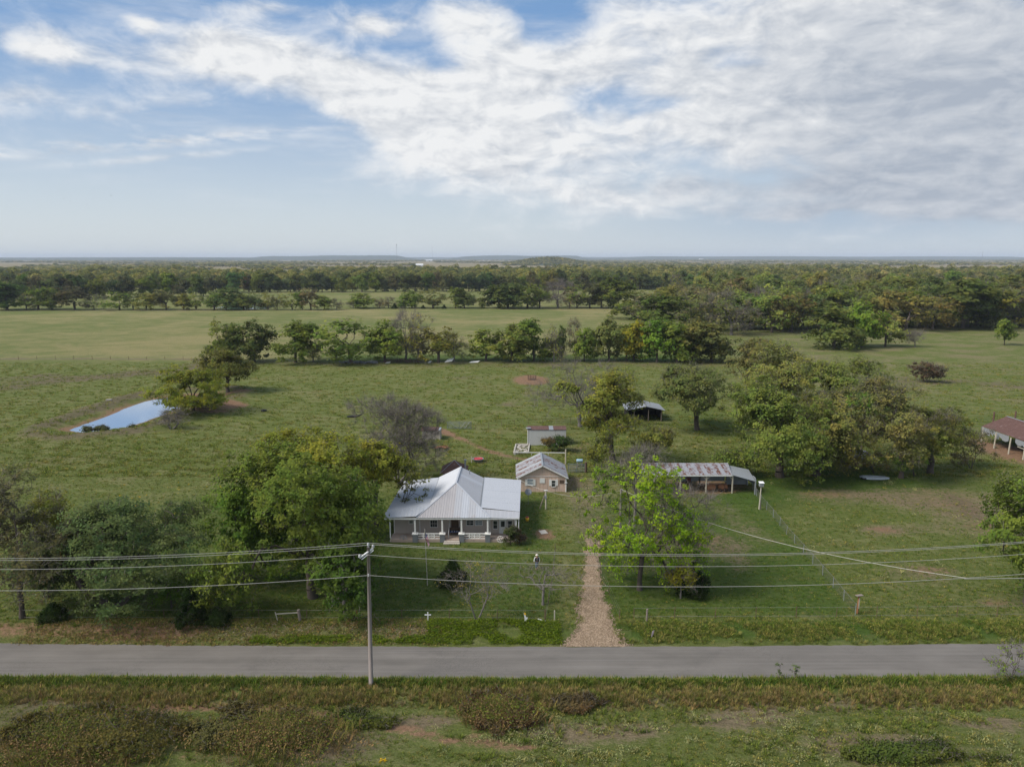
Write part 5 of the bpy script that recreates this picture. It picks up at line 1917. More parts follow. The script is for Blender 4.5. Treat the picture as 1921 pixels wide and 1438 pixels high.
part('stove_pipe', MB().tube([(cxs + 1.75, cys - .3, pzt - 1.3), (cxs + 1.75, cys - .3, pzt + .05)], .14, 8).tube([(cxs + 1.75, cys - .3, pzt + .05), (cxs + 1.75, cys - .3, pzt + .22)], .22, 8), M['galv'], ps)

# --- white metal shed
ws = thing('metal_shed', 'white corrugated metal shed with rusty roof strip behind the pink outbuilding', 'shed', (6.5, 131, 0))
sx0, sx1, sy0, sy1, sh = 3.0, 10.2, 129.4, 131.5, 3.0
sheets(ws, [(sx0, sy0, 0.02), (sx1, sy0, 0.02), (sx1, sy0, sh), (sx0, sy0, sh)], (0, 0, -1), .85, lambda i: 'shed_white', 'wall_sheet', ribs=4, rib_h=.05, seed=41)
q = MB()
q.box((sx0, (sy0 + sy1) / 2, sh / 2), (.06, sy1 - sy0 - .1, sh))
q.box((sx1, (sy0 + sy1) / 2, sh / 2), (.06, sy1 - sy0 - .1, sh))
q.box(((sx0 + sx1) / 2, sy1, sh / 2), (sx1 - sx0, .06, sh))
part('wall', q, M['shed_white'], ws)
sheets(ws, [(sx0 - .1, sy0 - .15, sh + .05), (sx1 + .1, sy0 - .15, sh + .05), (sx1 + .1, sy1 + .1, sh + .25), (sx0 - .1, sy1 + .1, sh + .25)], (0, -1, -.1), .85,
       lambda i: 'galv' if i in (3,) else 'rust', seed=42, ribs=2)
part('corner_trim', MB().box((sx0 - .02, sy0 - .06, sh / 2), (.16, .1, sh)), M['white'], ws)
part('loose_tin', MB().box((sx0 + .1, sy0 + .3, sh + .3), (.9, .9, .03), .2), M['galv'], ws)

# --- concrete edged bed
M['kerb'] = plain('weathered_kerb', (.40, .37, .32), .9, var=.2, dirt=(.25, .21, .17), dscale=2)
cb = thing('concrete_pen', 'low white-edged concrete bed filled with rubble beside the white metal shed', 'pen', (*G(984, 845), 0))
A, B, C_, Dd = G(968, 835), G(993, 835), G(991, 850), G(964, 852)
for a_, b_ in ((A, B), (B, C_), (C_, Dd), (Dd, A)):
    part('kerb', MB().bar((a_[0], a_[1], .17), (b_[0], b_[1], .17), .22, .34), M['kerb'], cb)
q = MB()
for i in range(60):
    u, v_ = random.random(), random.random()
    x = (A[0] * (1 - u) + B[0] * u) * (1 - v_) + (Dd[0] * (1 - u) + C_[0] * u) * v_
    y = (A[1] * (1 - u) + B[1] * u) * (1 - v_) + (Dd[1] * (1 - u) + C_[1] * u) * v_
    q.box((x, y, .1), (random.uniform(.15, .6), random.uniform(.15, .5), random.uniform(.1, .3)), random.uniform(0, 3))
ro = part('rubble', q, M['conc'], cb)
ro['kind'] = 'stuff'
wr = thing('white_rail', 'long low white rail running from the concrete bed to a post behind the outbuilding', 'rail', (*G(1010, 852), 0))
a_, b_ = G(966, 853), G(1061, 854)
part('rail', MB().bar((a_[0], a_[1], .5), (b_[0], b_[1], .5), .08, .12), M['white'], wr)
for t_ in (0, .33, .66):
    part('post', MB().box((a_[0] + (b_[0] - a_[0]) * t_, a_[1] + (b_[1] - a_[1]) * t_ + .1, .25), (.1, .1, .5)), M['white'], wr)
x, y, z = pos(1061, 870)
tag(MB().tube([(x, y, z), (x, y, z + 2.6)], .12, 7).build('wood_post', M['pale_wood']), 'pale wooden corner post standing right of the pink outbuilding roof', 'post')

# --- carport
cp = thing('carport', 'long open-fronted pole carport with rust-striped metal roof', 'carport', (28, 104, 0))
cy0, cy1, cz0, cz1 = 101.65, 105.8, 2.9, 3.55
sheets(cp, [(19.5, cy0, cz0), (33.05, cy0, cz0), (33.6, cy1, cz1), (19.5, cy1, cz1)], (0, -1, -.15), .66,
       lambda i: 'rust_part' if i % 2 else 'rust_light', seed=51, ribs=2)
sheets(cp, [(33.12, cy0, cz0 - .02), (36.45, 101.0, 2.45), (36.9, 105.9, 2.45), (33.67, cy1, cz1 - .02)], (1, 0, -.3), .95, lambda i: 'galv', seed=52, ribs=2)
part('fascia', MB().bar((19.5, cy0 - .04, cz0 - .08), (33.05, cy0 - .04, cz0 - .08), .04, .16), M['white'], cp)
for x in (21.4, 25.35, 29.25, 33.2):
    part('post', MB().box((x, 101.85, cz0 / 2), (.17, .17, cz0)), M['pale_wood'], cp)
    for sx in (-1, 1):
        if x > 33 and sx > 0: continue
        part('brace', MB().bar((x, 101.85, cz0 - .75), (x + sx * .7, 101.85, cz0 - .1), .1, .1), M['pale_wood'], cp)
for x in (21.4, 25.35, 29.3, 33.4):
    part('post', MB().box((x, 105.6, 1.7), (.16, .16, 3.4)), M['wood'], cp)
part('back_wall', MB().box((29.5, 105.9, 1.1), (7.5, .06, 1.0)), M['galv'], cp)
part('back_wall', MB().box((35.2, 106.0, 1.2), (3.4, .06, 2.3)), M['galv'], cp)
part('post', MB().box((36.4, 101.1, 1.2), (.15, .15, 2.4)), M['galv'], cp)
part('post', MB().box((36.8, 105.8, 1.2), (.15, .15, 2.4)), M['galv'], cp)
for i, y in enumerate((102.3, 103.4, 104.5)):
    part('side_board', MB().box((36.72, y + .3, 1.75 - i * .1), (.05, 1.15, 1.2)), M['galv'], cp)
part('rafter', MB().bar((20, 103.7, 3.14), (33, 103.7, 3.14), .1, .16), M['wood'], cp)

x, y = G(1346, 919)
tk = thing('tipped_tank', 'pair of orange-brown tanks lying on their sides under the carport', 'tank', (x, y, 0))
for dx in (-1.1, .75):
    L_ = .75
    mb = MB()
    prof = [(0.001, -L_), (.35, -L_ + .04), (.5, -L_ + .18), (.52, 0), (.5, L_ - .18), (.35, L_ - .04), (.001, L_)]
    vs0 = []
    N_ = 12
    for r_, s__ in prof:
        for k_ in range(N_):
            a = 2 * math.pi * k_ / N_
            vs0.append((x + dx + s__, y + r_ * math.cos(a), .5 + r_ * math.sin(a)))
    mb.add(vs0, [(i * N_ + k_, i * N_ + (k_ + 1) % N_, (i + 1) * N_ + (k_ + 1) % N_, (i + 1) * N_ + k_) for i in range(len(prof) - 1) for k_ in range(N_)])
    part('drum', mb, M['orange_tank'], tk, True)
# --- old plough-like implement beside the tanks
x, y = G(1359, 921)
im = thing('farm_implement', 'dark rusty farm implement with seat post beside the tanks under the carport', 'implement', (x, y, 0))
part('frame', MB().bar((x - .9, y - .5, .35), (x + .9, y + .1, .45), .1, .1).bar((x - .2, y - .7, .3), (x + .3, y + .9, .5), .08, .08), M['tpost'], im)
part('mast', MB().bar((x, y, .4), (x + .15, y + .2, 1.5), .07, .07), M['tpost'], im)
for dx in (-.7, 0, .7):
    part('disc', MB().tube([(x + dx, y - .3, .28), (x + dx + .05, y - .25, .28)], .28, 10), M['dark'], im)
part('seat', MB().box((x + .15, y + .2, 1.5), (.35, .35, .06)), M['galv'], im)
x, y = G(1291, 909)
tr = thing('old_tractor', 'dark red-brown old tractor parked at the back of the carport', 'tractor', (x, y, 0))
part('body', MB().box((x, y + .6, .95), (.6, 1.9, .6)).box((x, y + 1.6, .7), (.45, .6, .5)), plain('dull_red_paint', (.16, .05, .035), .7, var=.3), tr)
for sx in (-.65, .65):
    part('wheel', MB().tube([(x + sx - .12, y + 1.3, .65), (x + sx + .12, y + 1.3, .65)], .65, 14), M['tyre'], tr)
    part('front_wheel', MB().tube([(x + sx * .6 - .07, y - .25, .32), (x + sx * .6 + .07, y - .25, .32)], .32, 10), M['tyre'], tr)
part('seat', MB().box((x, y + 1.6, 1.15), (.4, .4, .08)), M['dark'], tr)
part('exhaust_pipe', MB().tube([(x, y + .1, 1.2), (x, y + .1, 1.9)], .04, 6), M['tpost'], tr)

# --- open shed in the pasture, its inside shade painted as black walls
bs = thing('pole_shed', 'open pole shed with pale gable roof and interior shade painted black in the pasture', 'shed', (29, 152, 0))
bx0, bx1, by0, by1 = 25.4, 32.6, 149.4, 156
sheets(bs, [(29.0, by0 - .5, 3.35), (29.0, by1, 3.35), (24.7, by1, 2.45), (24.7, by0 - .5, 2.45)], (-1, 0, -.2), .9, lambda i: 'galv', seed=61, ribs=2)
sheets(bs, [(29.0, by0 - .5, 3.35), (33.2, by0 - .5, 2.45), (33.2, by1, 2.45), (29.0, by1, 3.35)], (1, 0, -.2), .9, lambda i: 'galv', seed=62, ribs=2)
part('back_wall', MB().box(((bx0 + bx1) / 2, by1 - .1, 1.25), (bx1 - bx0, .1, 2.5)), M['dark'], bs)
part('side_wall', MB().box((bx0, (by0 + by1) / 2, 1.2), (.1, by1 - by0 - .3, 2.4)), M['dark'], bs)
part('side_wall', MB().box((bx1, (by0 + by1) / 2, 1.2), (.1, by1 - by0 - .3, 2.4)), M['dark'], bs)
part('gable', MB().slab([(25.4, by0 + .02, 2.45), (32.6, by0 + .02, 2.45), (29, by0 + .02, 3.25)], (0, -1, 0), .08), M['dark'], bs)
for x in (26.5, 29.6, 32.4):
    part('post', MB().box((x, by0 - .05, 1.25), (.16, .16, 2.5)), M['wood'], bs)

# --- pole barn at the right edge
pb = thing('pole_barn', 'rust-red roofed open pole barn at the right edge with torn grey side sheets', 'barn', (93, 126, 0))
Av, Bv = Vector((90.5, 132.2, 3.05)), Vector((90.6, 112.0, 3.05))
Rv, Sv = Vector((96.4, 134.0, 4.55)), Vector((96.5, 112.6, 4.55))
sheets(pb, [Av, Rv, Sv, Bv], (-1, 0, -.25), .8, lambda i: 'rust', seed=71, ribs=3)
sheets(pb, [Rv, (102.4, 133, 3.0), (102.6, 112, 3.0), Sv], (1, 0, -.25), .8, lambda i: 'rust', seed=72, ribs=2)
part('ridge_cap', MB().bar(Rv + Vector((0, 0, .07)), Sv + Vector((0, 0, .07)), .3, .03), M['galv'], pb)
nn = 24
rj = random.Random(4)
for i in range(nn):
    t0_, t1_ = i / nn, (i + 1) / nn
    y0_, y1_ = Av.y + (Bv.y - Av.y) * t0_, Av.y + (Bv.y - Av.y) * t1_
    if i in (9, 10): continue
    l0, l1 = rj.uniform(.9, 1.3), rj.uniform(.9, 1.3)
    if rj.random() < .35: l0 *= .55
    part('side_sheet', MB().slab([(90.52, y0_, 2.98), (90.52, y1_ + .02, 2.98), (90.5, y1_ + .02, 2.98 - l1), (90.5, y0_, 2.98 - l0)], (-1, 0, 0), .02), M['galv'], pb)
for x, y in ((90.5, 131.8), (89.9, 127.3), (89.9, 123.4), (89.9, 119.7), (90.2, 115.5), (96.4, 133.5), (102.2, 132.5)):
    part('post', MB().tube([(x, y, -.1), (x + .1, y, 3.0 if x < 96 else (4.5 if x < 100 else 3))], .13, 7), M['pale_wood'], pb)
part('rail', MB().bar((89.95, 121.5, 1.9), (90.2, 113, 1.9), .1, .1), M['pale_wood'], pb)
for i, (px, py, top) in enumerate(((1863, 793, 772), (1903, 795, 771))):
    x, y, z = pos(px, py)
    h_ = ZY(px, top, y)[1]
    tag(MB().tube([(x, y, z - .1), (x, y, h_)], .17, 8).build('pipe_post', M['tpost']), ('dark' if i == 0 else 'reddish') + ' upright pipe post rising behind the rusty pole barn', 'post')

# --- collapsed shed in the grove
x, y, z = pos(1618, 880)
rs = thing('ruined_shed', 'small grey collapsed shed half hidden in brush under the grove', 'shed', (x, y, 0))
rz_ = ZY(1618, 853, y)[1]
sheets(rs, [(x - 2.2, y - .3, rz_ - .5), (x + 1.8, y - .5, rz_ - .6), (x + 1.5, y + 2.4, rz_ + .1), (x - 2.4, y + 2.4, rz_ + .2)], (0, -1, -.2), .65, lambda i: 'rust_light', seed=81, ribs=2)
for k_ in range(6):
    part('wall_board', MB().bar((x - 2.0 + .05 * k_, y + .1 + k_ * .4, 0), (x - 2.1, y + .2 + k_ * .4, rz_ - .5), .32, .04), M['wood'], rs)
part('back_wall', MB().box((x - .3, y + 2.2, rz_ * .45), (3.6, .08, rz_ * .9)), M['wood'], rs)
part('post', MB().box((x + 1.5, y - .2, (rz_ - .6) / 2), (.14, .14, rz_ - .6)), M['wood'], rs)

# --- stone trough shed left of the track
x, y, z = pos(818, 824)
hh = ZY(818, 806, y)[1]
sb = thing('block_hut', 'small block-walled hut with rusty roof at the start of the dirt track', 'hut', (x - .8, y, 0))
part('wall', MB().box((x - 1.1, y + .9, hh * .45), (3.2, 2.0, hh * .9)), M['conc'], sb)
part('end_wall', MB().box((x + .75, y + .6, hh * .5), (.3, 2.4, hh)), M['conc'], sb)
sheets(sb, [(x - 3.0, y - .2, hh * .9), (x + .55, y - .2, hh * .9), (x + .55, y + 2.2, hh * 1.02), (x - 3.0, y + 2.2, hh * 1.02)], (0, -1, -.1), .75, lambda i: 'rust', seed=91, ribs=2)
part('coping', MB().box((x + .75, y + .6, hh + .04), (.42, 2.5, .08)), M['galv'], sb)
x, y, z = pos(830, 840)
q = MB()
rj = random.Random(8)
for i in range(16):
    a = rj.uniform(0, 3.14)
    cx_, cy_ = x + rj.uniform(-.9, .9), y + rj.uniform(-.7, .7)
    q.bar((cx_ - math.cos(a) * .7, cy_ - math.sin(a) * .7, rj.uniform(.05, .3)), (cx_ + math.cos(a) * .7, cy_ + math.sin(a) * .7, rj.uniform(.1, .45)), rj.uniform(.1, .3), .05)
tag(q.build('scrap_pile', M['orange_tank']), 'low pile of reddish rotten boards on the grass below the block hut', 'scrap pile', kind='stuff')

# ------------------------------------------------------------------ yard things
# feeder ring on its bare patch
x, y, z = pos(998, 712)
fr_ = thing('hay_feeder', 'round metal hay feeder standing on a patch of bare red soil', 'hay feeder', (x, y, z))
for zz_ in (.15, .6, 1.15):
    part('hoop', MB().tube([(x + 1.2 * math.cos(a * math.pi / 9), y + 1.2 * math.sin(a * math.pi / 9), z + zz_) for a in range(19)], .05, 5, False), M['tpost'], fr_)
for a in range(10):
    part('upright', MB().tube([(x + 1.2 * math.cos(a * math.pi / 5), y + 1.2 * math.sin(a * math.pi / 5), z), (x + 1.2 * math.cos(a * math.pi / 5), y + 1.2 * math.sin(a * math.pi / 5), z + 1.3)], .05, 5), M['tpost'], fr_)
part('hay', MB().lathe((x, y, z), [(.8, 0), (.7, .3), (.3, .45), (.001, .5)], 10), M['brown'], fr_)


def gate(px0, px1, py, h, label, mat, diag=0, n=6):
    x0, y0, z0 = pos(px0, py)
    x1, y1, _ = pos(px1, py)
    g = thing('pipe_gate', label, 'gate', ((x0 + x1) / 2, y0, z0))
    for i in range(n):
        zz_ = z0 + .2 + (h - .2) * i / (n - 1)
        part('rail', MB().tube([(x0, y0, zz_), (x1, y1, zz_)], .045, 6), mat, g)
    for t_ in (0, .5, 1):
        part('stile', MB().tube([(x0 + (x1 - x0) * t_, y0 + .01, z0 + .05), (x0 + (x1 - x0) * t_, y0 + .01, z0 + h + .05)], .05, 6), mat, g)
    for k_ in range(diag):
        a = x0 + (x1 - x0) * (.55 + .18 * k_)
        part('brace', MB().tube([(a, y0 - .06, z0 + .15), (a + (x1 - x0) * .22, y0 - .06, z0 + h)], .04, 5), M['galv'], g)
    if diag:
        part('brace', MB().tube([(x0 + (x1 - x0) * .1, y0 - .06, z0 + h), (x0 + (x1 - x0) * .44, y0 - .06, z0 + .15)], .04, 5), M['galv'], g)
    return g


gate(839, 884, 804.5, 1.55, 'grey pipe gate with diagonal braces standing in the pasture above the dirt track', M['steel'], 2)
gate(1066, 1097, 886, 1.5, 'plain pipe gate joining the pink outbuilding to a dark post', M['steel'], 0)
x, y, z = pos(1099, 886)
tag(MB().tube([(x, y, z - .1), (x, y, z + 1.75)], .2, 8).build('gate_post', M['brown']), 'thick dark gate post at the right end of the pipe gate', 'post')
x, y, z = pos(1089, 879)
q = MB()
N_ = 12
prof = [(.001, -.55), (.26, -.53), (.3, -.45), (.3, .45), (.26, .53), (.001, .55)]
q.add([(x + s_, y + 1.6 + r_ * math.cos(2 * math.pi * k_ / N_), z + .95 + r_ * math.sin(2 * math.pi * k_ / N_)) for r_, s_ in prof for k_ in range(N_)],
      [(i * N_ + k_, i * N_ + (k_ + 1) % N_, (i + 1) * N_ + (k_ + 1) % N_, (i + 1) * N_ + k_) for i in range(5) for k_ in range(N_)])
q2 = MB().box((x - .35, y + 1.6, z + .33), (.1, .6, .66)).box((x + .35, y + 1.6, z + .33), (.1, .6, .66))
bb_ = thing('blue_barrel', 'pale blue barrel lying on a stand behind the plain pipe gate', 'barrel', (x, y + 1.6, z))
part('drum', q, M['blue'], bb_, True)
part('stand', q2, M['wood'], bb_)

# stock tank with red lining
x, y, z = pos(897, 866)
tkk = thing('stock_tank', 'round grey stock tank filled with bright red plastic behind the farmhouse', 'stock tank', (x, y, z))
part('tub', MB().lathe((x, y, z), [(.001, .05), (.75, .05), (.95, .55), (1.0, .6), (.92, .6), (.7, .35), (.001, .3)], 18), M['galv'], tkk, True)
part('lining', MB().lathe((x, y, z), [(.84, .62), (.72, .5), (.35, .66), (.001, .55)], 14), M['red'], tkk)

# satellite dish
x, y, z = pos(991, 946)
ht = ZY(991, 922, y)[1]
sd_ = thing('satellite_dish', 'grey satellite dish on a thin pole at the corner of the farmhouse roof', 'satellite dish', (x, y, z))
part('pole', MB().tube([(x, y, z), (x, y, ht)], .04, 6), M['wire'], sd_)
vs0, N_ = [], 18
dirv = Vector((.05, -.75, .65)).normalized()
ua = dirv.cross(Vector((0, 0, 1))).normalized()
ub = dirv.cross(ua)
ctr = Vector((x, y - .1, ht))
mb = MB()
mb.add([ctr + (ua * math.cos(2 * math.pi * k_ / N_) + ub * math.sin(2 * math.pi * k_ / N_)) * r_ + dirv * d_ for r_, d_ in ((.001, -.1), (.25, -.08), (.42, -.03), (.5, .02), (.5, .05), (.4, -.0), (.001, -.07)) for k_ in range(N_)],
       [(i * N_ + k_, i * N_ + (k_ + 1) % N_, (i + 1) * N_ + (k_ + 1) % N_, (i + 1) * N_ + k_) for i in range(6) for k_ in range(N_)])
part('reflector', mb, M['dish'], sd_, True)
part('feed_arm', MB().tube([ctr, ctr + dirv * .45 + Vector((0, 0, -.15))], .025, 5), M['white'], sd_)

# service posts
x, y, z = pos(1024, 955)
mz = ZY(1023, 921, y)[1]
spst = thing('service_post', 'short braced wooden service post in the yard in front of the pink outbuilding', 'post', (x, y, z))
part('post', MB().tube([(x, y, z), (x - .02, y, mz + .1)], .11, 8), M['pale_wood'], spst)
part('brace', MB().tube([(x - .85, y + .3, z), (x - .1, y + .05, mz - .3)], .08, 6), M['wood'], spst)
part('crossbar', MB().box((x - .03, y, mz + .12), (.5, .12, .12)), M['white'], spst)
part('meter', MB().box((x - .05, y - .16, mz - .8), (.3, .18, .45)), M['galv'], spst)
tip_a = (x, y, mz + .15)
x, y, z = pos(1162, 1034)
pz = ZY(1162, 917, y)[1]
yp = thing('yard_pole', 'weathered wooden service pole standing inside the lime green tree', 'pole', (x, y, z))
part('pole', MB().tube([(x, y, z), (x, y, pz)], [.15, .11], 8), M['pole'], yp)
part('insulator', MB().tube([(x + .15, y, pz - .2), (x + .15, y, pz - .05)], .06, 6), M['insul'], yp)
tip_b = (x + .1, y, pz - .1)

# light on a post
x, y, z = pos(1424, 955)
lz = ZY(1428, 912, y)[1]
lx = ZY(1428, 912, y)[0]
bh = thing('post_box', 'white birdhouse box on a leaning wooden post beside the wire fence', 'birdhouse', (x, y, z))
part('post', MB().tube([(x, y, z), (lx, y, lz)], [.11, .08], 7), M['pale_wood'], bh)
part('brace', MB().tube([(x + .22, y, z), (x + .14, y, z + 1.4)], .07, 6), M['wood'], bh)
part('box', MB().box((lx, y, lz + .3), (.55, .5, .5)), M['galv'], bh)
part('lid', MB().slab([(lx - .34, y - .32, lz + .57), (lx + .34, y - .32, lz + .57), (lx + .34, y + .32, lz + .66), (lx - .34, y + .32, lz + .66)], (0, 0, 1), .04), M['white'], bh)

# t-shaped feeder post by the road fence
x, y, z = pos(1608, 1150)
tz = ZY(1612, 1117, y)[1]
tx = ZY(1612, 1117, y)[0]
tp = thing('feeder_post', 'reddish wooden post with a flat grey board on top at the fence corner', 'post', (x, y, z))
part('post', MB().tube([(x, y, z), (tx, y, tz)], .09, 6), M['orange_tank'], tp)
part('top_board', MB().box((tx, y, tz + .05), (.75, .32, .06), .25), M['wood'], tp)
part('face_board', MB().box(((x + tx) / 2 + .02, y - .1, (z + tz) / 2 + .2), (.09, .03, (tz - z) * .6)), M['pale_wood'], tp)

# roadside cross, marker and stakes
x, y, z = pos(803, 1170)
cr_ = thing('white_cross', 'small white wooden cross on the roadside bank', 'cross', (x, y, z))
part('upright', MB().box((x, y, z + .42), (.09, .05, .95)), M['white'], cr_)
part('crossbar', MB().box((x, y - .005, z + .62), (.62, .052, .09)), M['white'], cr_)
x, y, z = pos(986, 1172)
mk_ = thing('marker_post', 'leaning white marker post with a yellow band and a white plate', 'marker post', (x, y, z))
a_ = ZY(984, 1151, y)
part('post', MB().bar((x + .05, y, z - .05), (a_[0], y, a_[1] + .05), .16, .05), M['white'], mk_)
part('yellow_band', MB().bar((x - .055, y - .03, z + .75), (x - .075, y - .03, z + .95), .17, .03), M['yellow'], mk_)
part('plate', MB().bar((x - .02, y - .08, z + .02), (x + .07, y - .08, z + .52), .26, .03), M['white'], mk_)
x, y, z = pos(1040, 1167)
tag(MB().box((x, y, z + .55), (.11, .11, 1.25)).build('stake', M['pale_wood']), 'pale wooden fence stake beside the driveway mouth', 'post')
a_, b_ = pos(1009, 1164), pos(1023, 1167)
tag(MB().bar((a_[0], a_[1], a_[2] + .1), (b_[0], b_[1], b_[2] + .05), .1, .04).build('loose_board', M['white']), 'white board lying in the weeds near the marker post', 'board')
x, y, z = pos(1224, 1197)
sg = thing('yard_sign', 'small tilted pale pink sign on a wire stake in the verge', 'sign', (x, y, z))
part('panel', MB().slab([(x - .14, y - .05, z + .12), (x + .06, y + .05, z + .2), (x + .16, y + .05, z + .78), (x - .04, y - .05, z + .72)], (.4, -.9, 0), .015), plain('pale_pink_card', (.62, .48, .5), .6, var=.06), sg)
part('stake', MB().tube([(x + .02, y + .02, z - .05), (x + .04, y + .02, z + .5)], .012, 4), M['wire'], sg)

# flagpole
x, y, z = pos(802, 1098)
fz = ZY(797, 1009, y)[1]
fx = ZY(797, 1009, y)[0]
fpz = thing('flagpole', 'thin white flagpole leaning slightly with a drooping striped flag', 'flagpole', (x, y, z))
part('pole', MB().tube([(x, y, z), (fx, y, fz + 1.0)], .045, 6), M['pale_wood'], fpz)
fm = [M['flag_blue'], M['flag_white'], M['flag_red']]
mb = MB()
nu, nv_ = 12, 13
top_ = Vector((fx + .02, y, fz + .75))
for i in range(nu + 1):
    for j in range(nv_ + 1):
        u, v_ = i / nu, j / nv_
        # hoist runs down the pole, fly droops outward and down
        p = top_ + Vector((u * .42 + .05 * math.sin(v_ * 9 + u * 3), .10 * math.sin(u * 6 + v_ * 5), -v_ * .75 * (1 - .25 * u) - u * 1.15))
        mb.v.append(tuple(p))
for i in range(nu):
    for j in range(nv_):
        a = i * (nv_ + 1) + j
        mb.f.append((a, a + nv_ + 1, a + nv_ + 2, a + 1))
        canton = (i < 5 and j < 7)
        mb.m.append(0 if canton and not ((i + j) % 3 == 0 and j % 2 == 1) else (1 if canton else (2 if j % 2 == 0 else 1)))
part('flag', mb, fm, fpz, True)

# toy and jug in the yard
x, y, z = pos(989, 977)
yt = thing('yellow_bucket', 'yellow toy bucket with a red lid on the grass right of the house', 'bucket', (x, y, z))
part('bucket', MB().lathe((x, y, z), [(.001, 0), (.2, 0), (.27, .5), (.001, .5)], 10), M['yellow'], yt, True)
part('lid', MB().lathe((x, y, z), [(.2, .5), (.16, .62), (.001, .66)], 10), M['red'], yt)

# upturned boat
x, y, z = pos(1641, 897)
bt = thing('upturned_boat', 'upturned aluminium boat lying on the grass at the edge of the grove', 'boat', (x, y, z), R(-8))
mb = MB()
secs = [(-2.2, .45, .34), (-1.6, .68, .44), (-.5, .74, .47), (.7, .64, .44), (1.6, .36, .38), (2.2, .05, .24)]
for s_, w_, h_ in secs:
    mb.v += [(s_, -w_, .02), (s_, -w_ * .8, h_ * .75), (s_, 0, h_), (s_, w_ * .8, h_ * .75), (s_, w_, .02)]
for i in range(len(secs) - 1):
    for k_ in range(4):
        a = i * 5 + k_
        mb.f.append((a, a + 5, a + 6, a + 1))
        mb.m.append(0)
mb.f.append((0, 1, 2, 3, 4))
mb.m.append(0)
mb.build('hull', M['alu'], bt, True)
MB().tube([(-2.2, 0, .36), (-.5, 0, .49), (1.6, 0, .4), (2.2, 0, .25)], .03, 5).build('keel', M['galv'], bt)
x, y, z = pos(1620, 898)
tag(MB().lathe((x, y, z), [(.2, 0), (.42, .02), (.45, .12), (.4, .22), (.2, .22), (.2, 0)], 14).build('tyre', M['tyre']), 'black tyre lying left of the upturned boat', 'tyre')
# dark things in the pasture
for px, py, s_, lab, nm in ((663, 783, 1.0, 'dark log lying on the pasture left of the grey leafless tree', 'log'), (495, 771, .6, 'small black tyre alone on the pasture right of the pond', 'tyre')):
    x, y, z = pos(px, py)
    if nm == 'log':
        mb = MB().tube([(x - 1.4, y, z + .15), (x - .3, y + .1, z + .28), (x + .8, y, z + .3), (x + 1.9, y + .7, z + .62)], [.22, .3, .26, .1], 7)
    else:
        mb = MB().lathe((x, y, z), [(.3, 0), (.62, .03), (.66, .2), (.6, .36), (.3, .36), (.3, 0)], 12)
    tag(mb.build(nm, M['tyre']), lab, nm)
# white scraps along the hedgerow
for i, (px, py, w_, lab) in enumerate(((843, 679.5, 1.6, 'tilted white sheet of scrap at the foot of the nearer hedgerow'), (890, 680, 1.9, 'low white scrap panel under the umbrella-shaped hedgerow tree'),
                                       (728, 681, .9, 'small white bundle at the foot of the tall bare hedgerow tree'), (806, 680, .6, 'little white bucket at the foot of the nearer hedgerow'))):
    x, y, z = pos(px, py)
    t_ = .9 if i == 0 else .35
    tag(MB().slab([(x - w_, y - .5, z + .1), (x + w_ * .6, y - .5, z + t_ * .6), (x + w_, y + .9, z + t_ * 1.6), (x - w_ * .5, y + .9, z + t_)], (0, -.3, 1), .15).build('scrap', M['white']), lab, 'scrap')
x, y, z = pos(675, 681)
mb = MB()
for i in range(34):
    mb.box((x + rj.uniform(-7, 6), y + rj.uniform(-1.5, 1.5), z + rj.uniform(.1, .6)), (rj.uniform(.4, 1.4), rj.uniform(.3, .8), rj.uniform(.2, .6)), rj.uniform(0, 3))
tag(mb.build('debris', M['pier']), 'grey heap of dumped debris at the foot of the hedgerow', kind='stuff')
x, y, z = pos(756, 680)
mb = MB()
for i in range(70):
    a = rj.uniform(0, 3.14)
    cx_, cy_ = x + rj.uniform(-6.5, 6.5), y + rj.uniform(-1.6, 1.6)
    mb.bar((cx_ - math.cos(a), cy_ - math.sin(a) * .6, z + rj.uniform(0, .9)), (cx_ + math.cos(a), cy_ + math.sin(a) * .6, z + rj.uniform(.2, 1.6)), .12, .12)
tag(mb.build('brush_pile', M['brown']), 'dark brush pile under the hedgerow trees', kind='stuff')
# limestone pieces in the yard
for px, py, s_, lab in ((1019, 998, .9, 'flat pale slab of stone in the yard'), ):
    x, y, z = pos(px, py)
    tag(MB().box((x, y, z + .03), (s_, s_ * 1.3, .09), .3).build('stone_slab', M['conc']), lab, 'stone')
# pond debris
x, y, z = pos(205, 757)
tag(MB().box((x, y, z + .15), (1.2, .5, .3), .2).build('white_rock', M['conc']), 'small white rock on the grass above the pond', 'rock')

# ------------------------------------------------------------------ utility line
UPX, UPY = G(696, 1285)
up_z = ZY(691, 1025, UPY)[1]
TOPX = ZY(691, 1025, UPY)[0]
SP_R, SP_L = 52.0, -88.0     # x of the next poles on either side


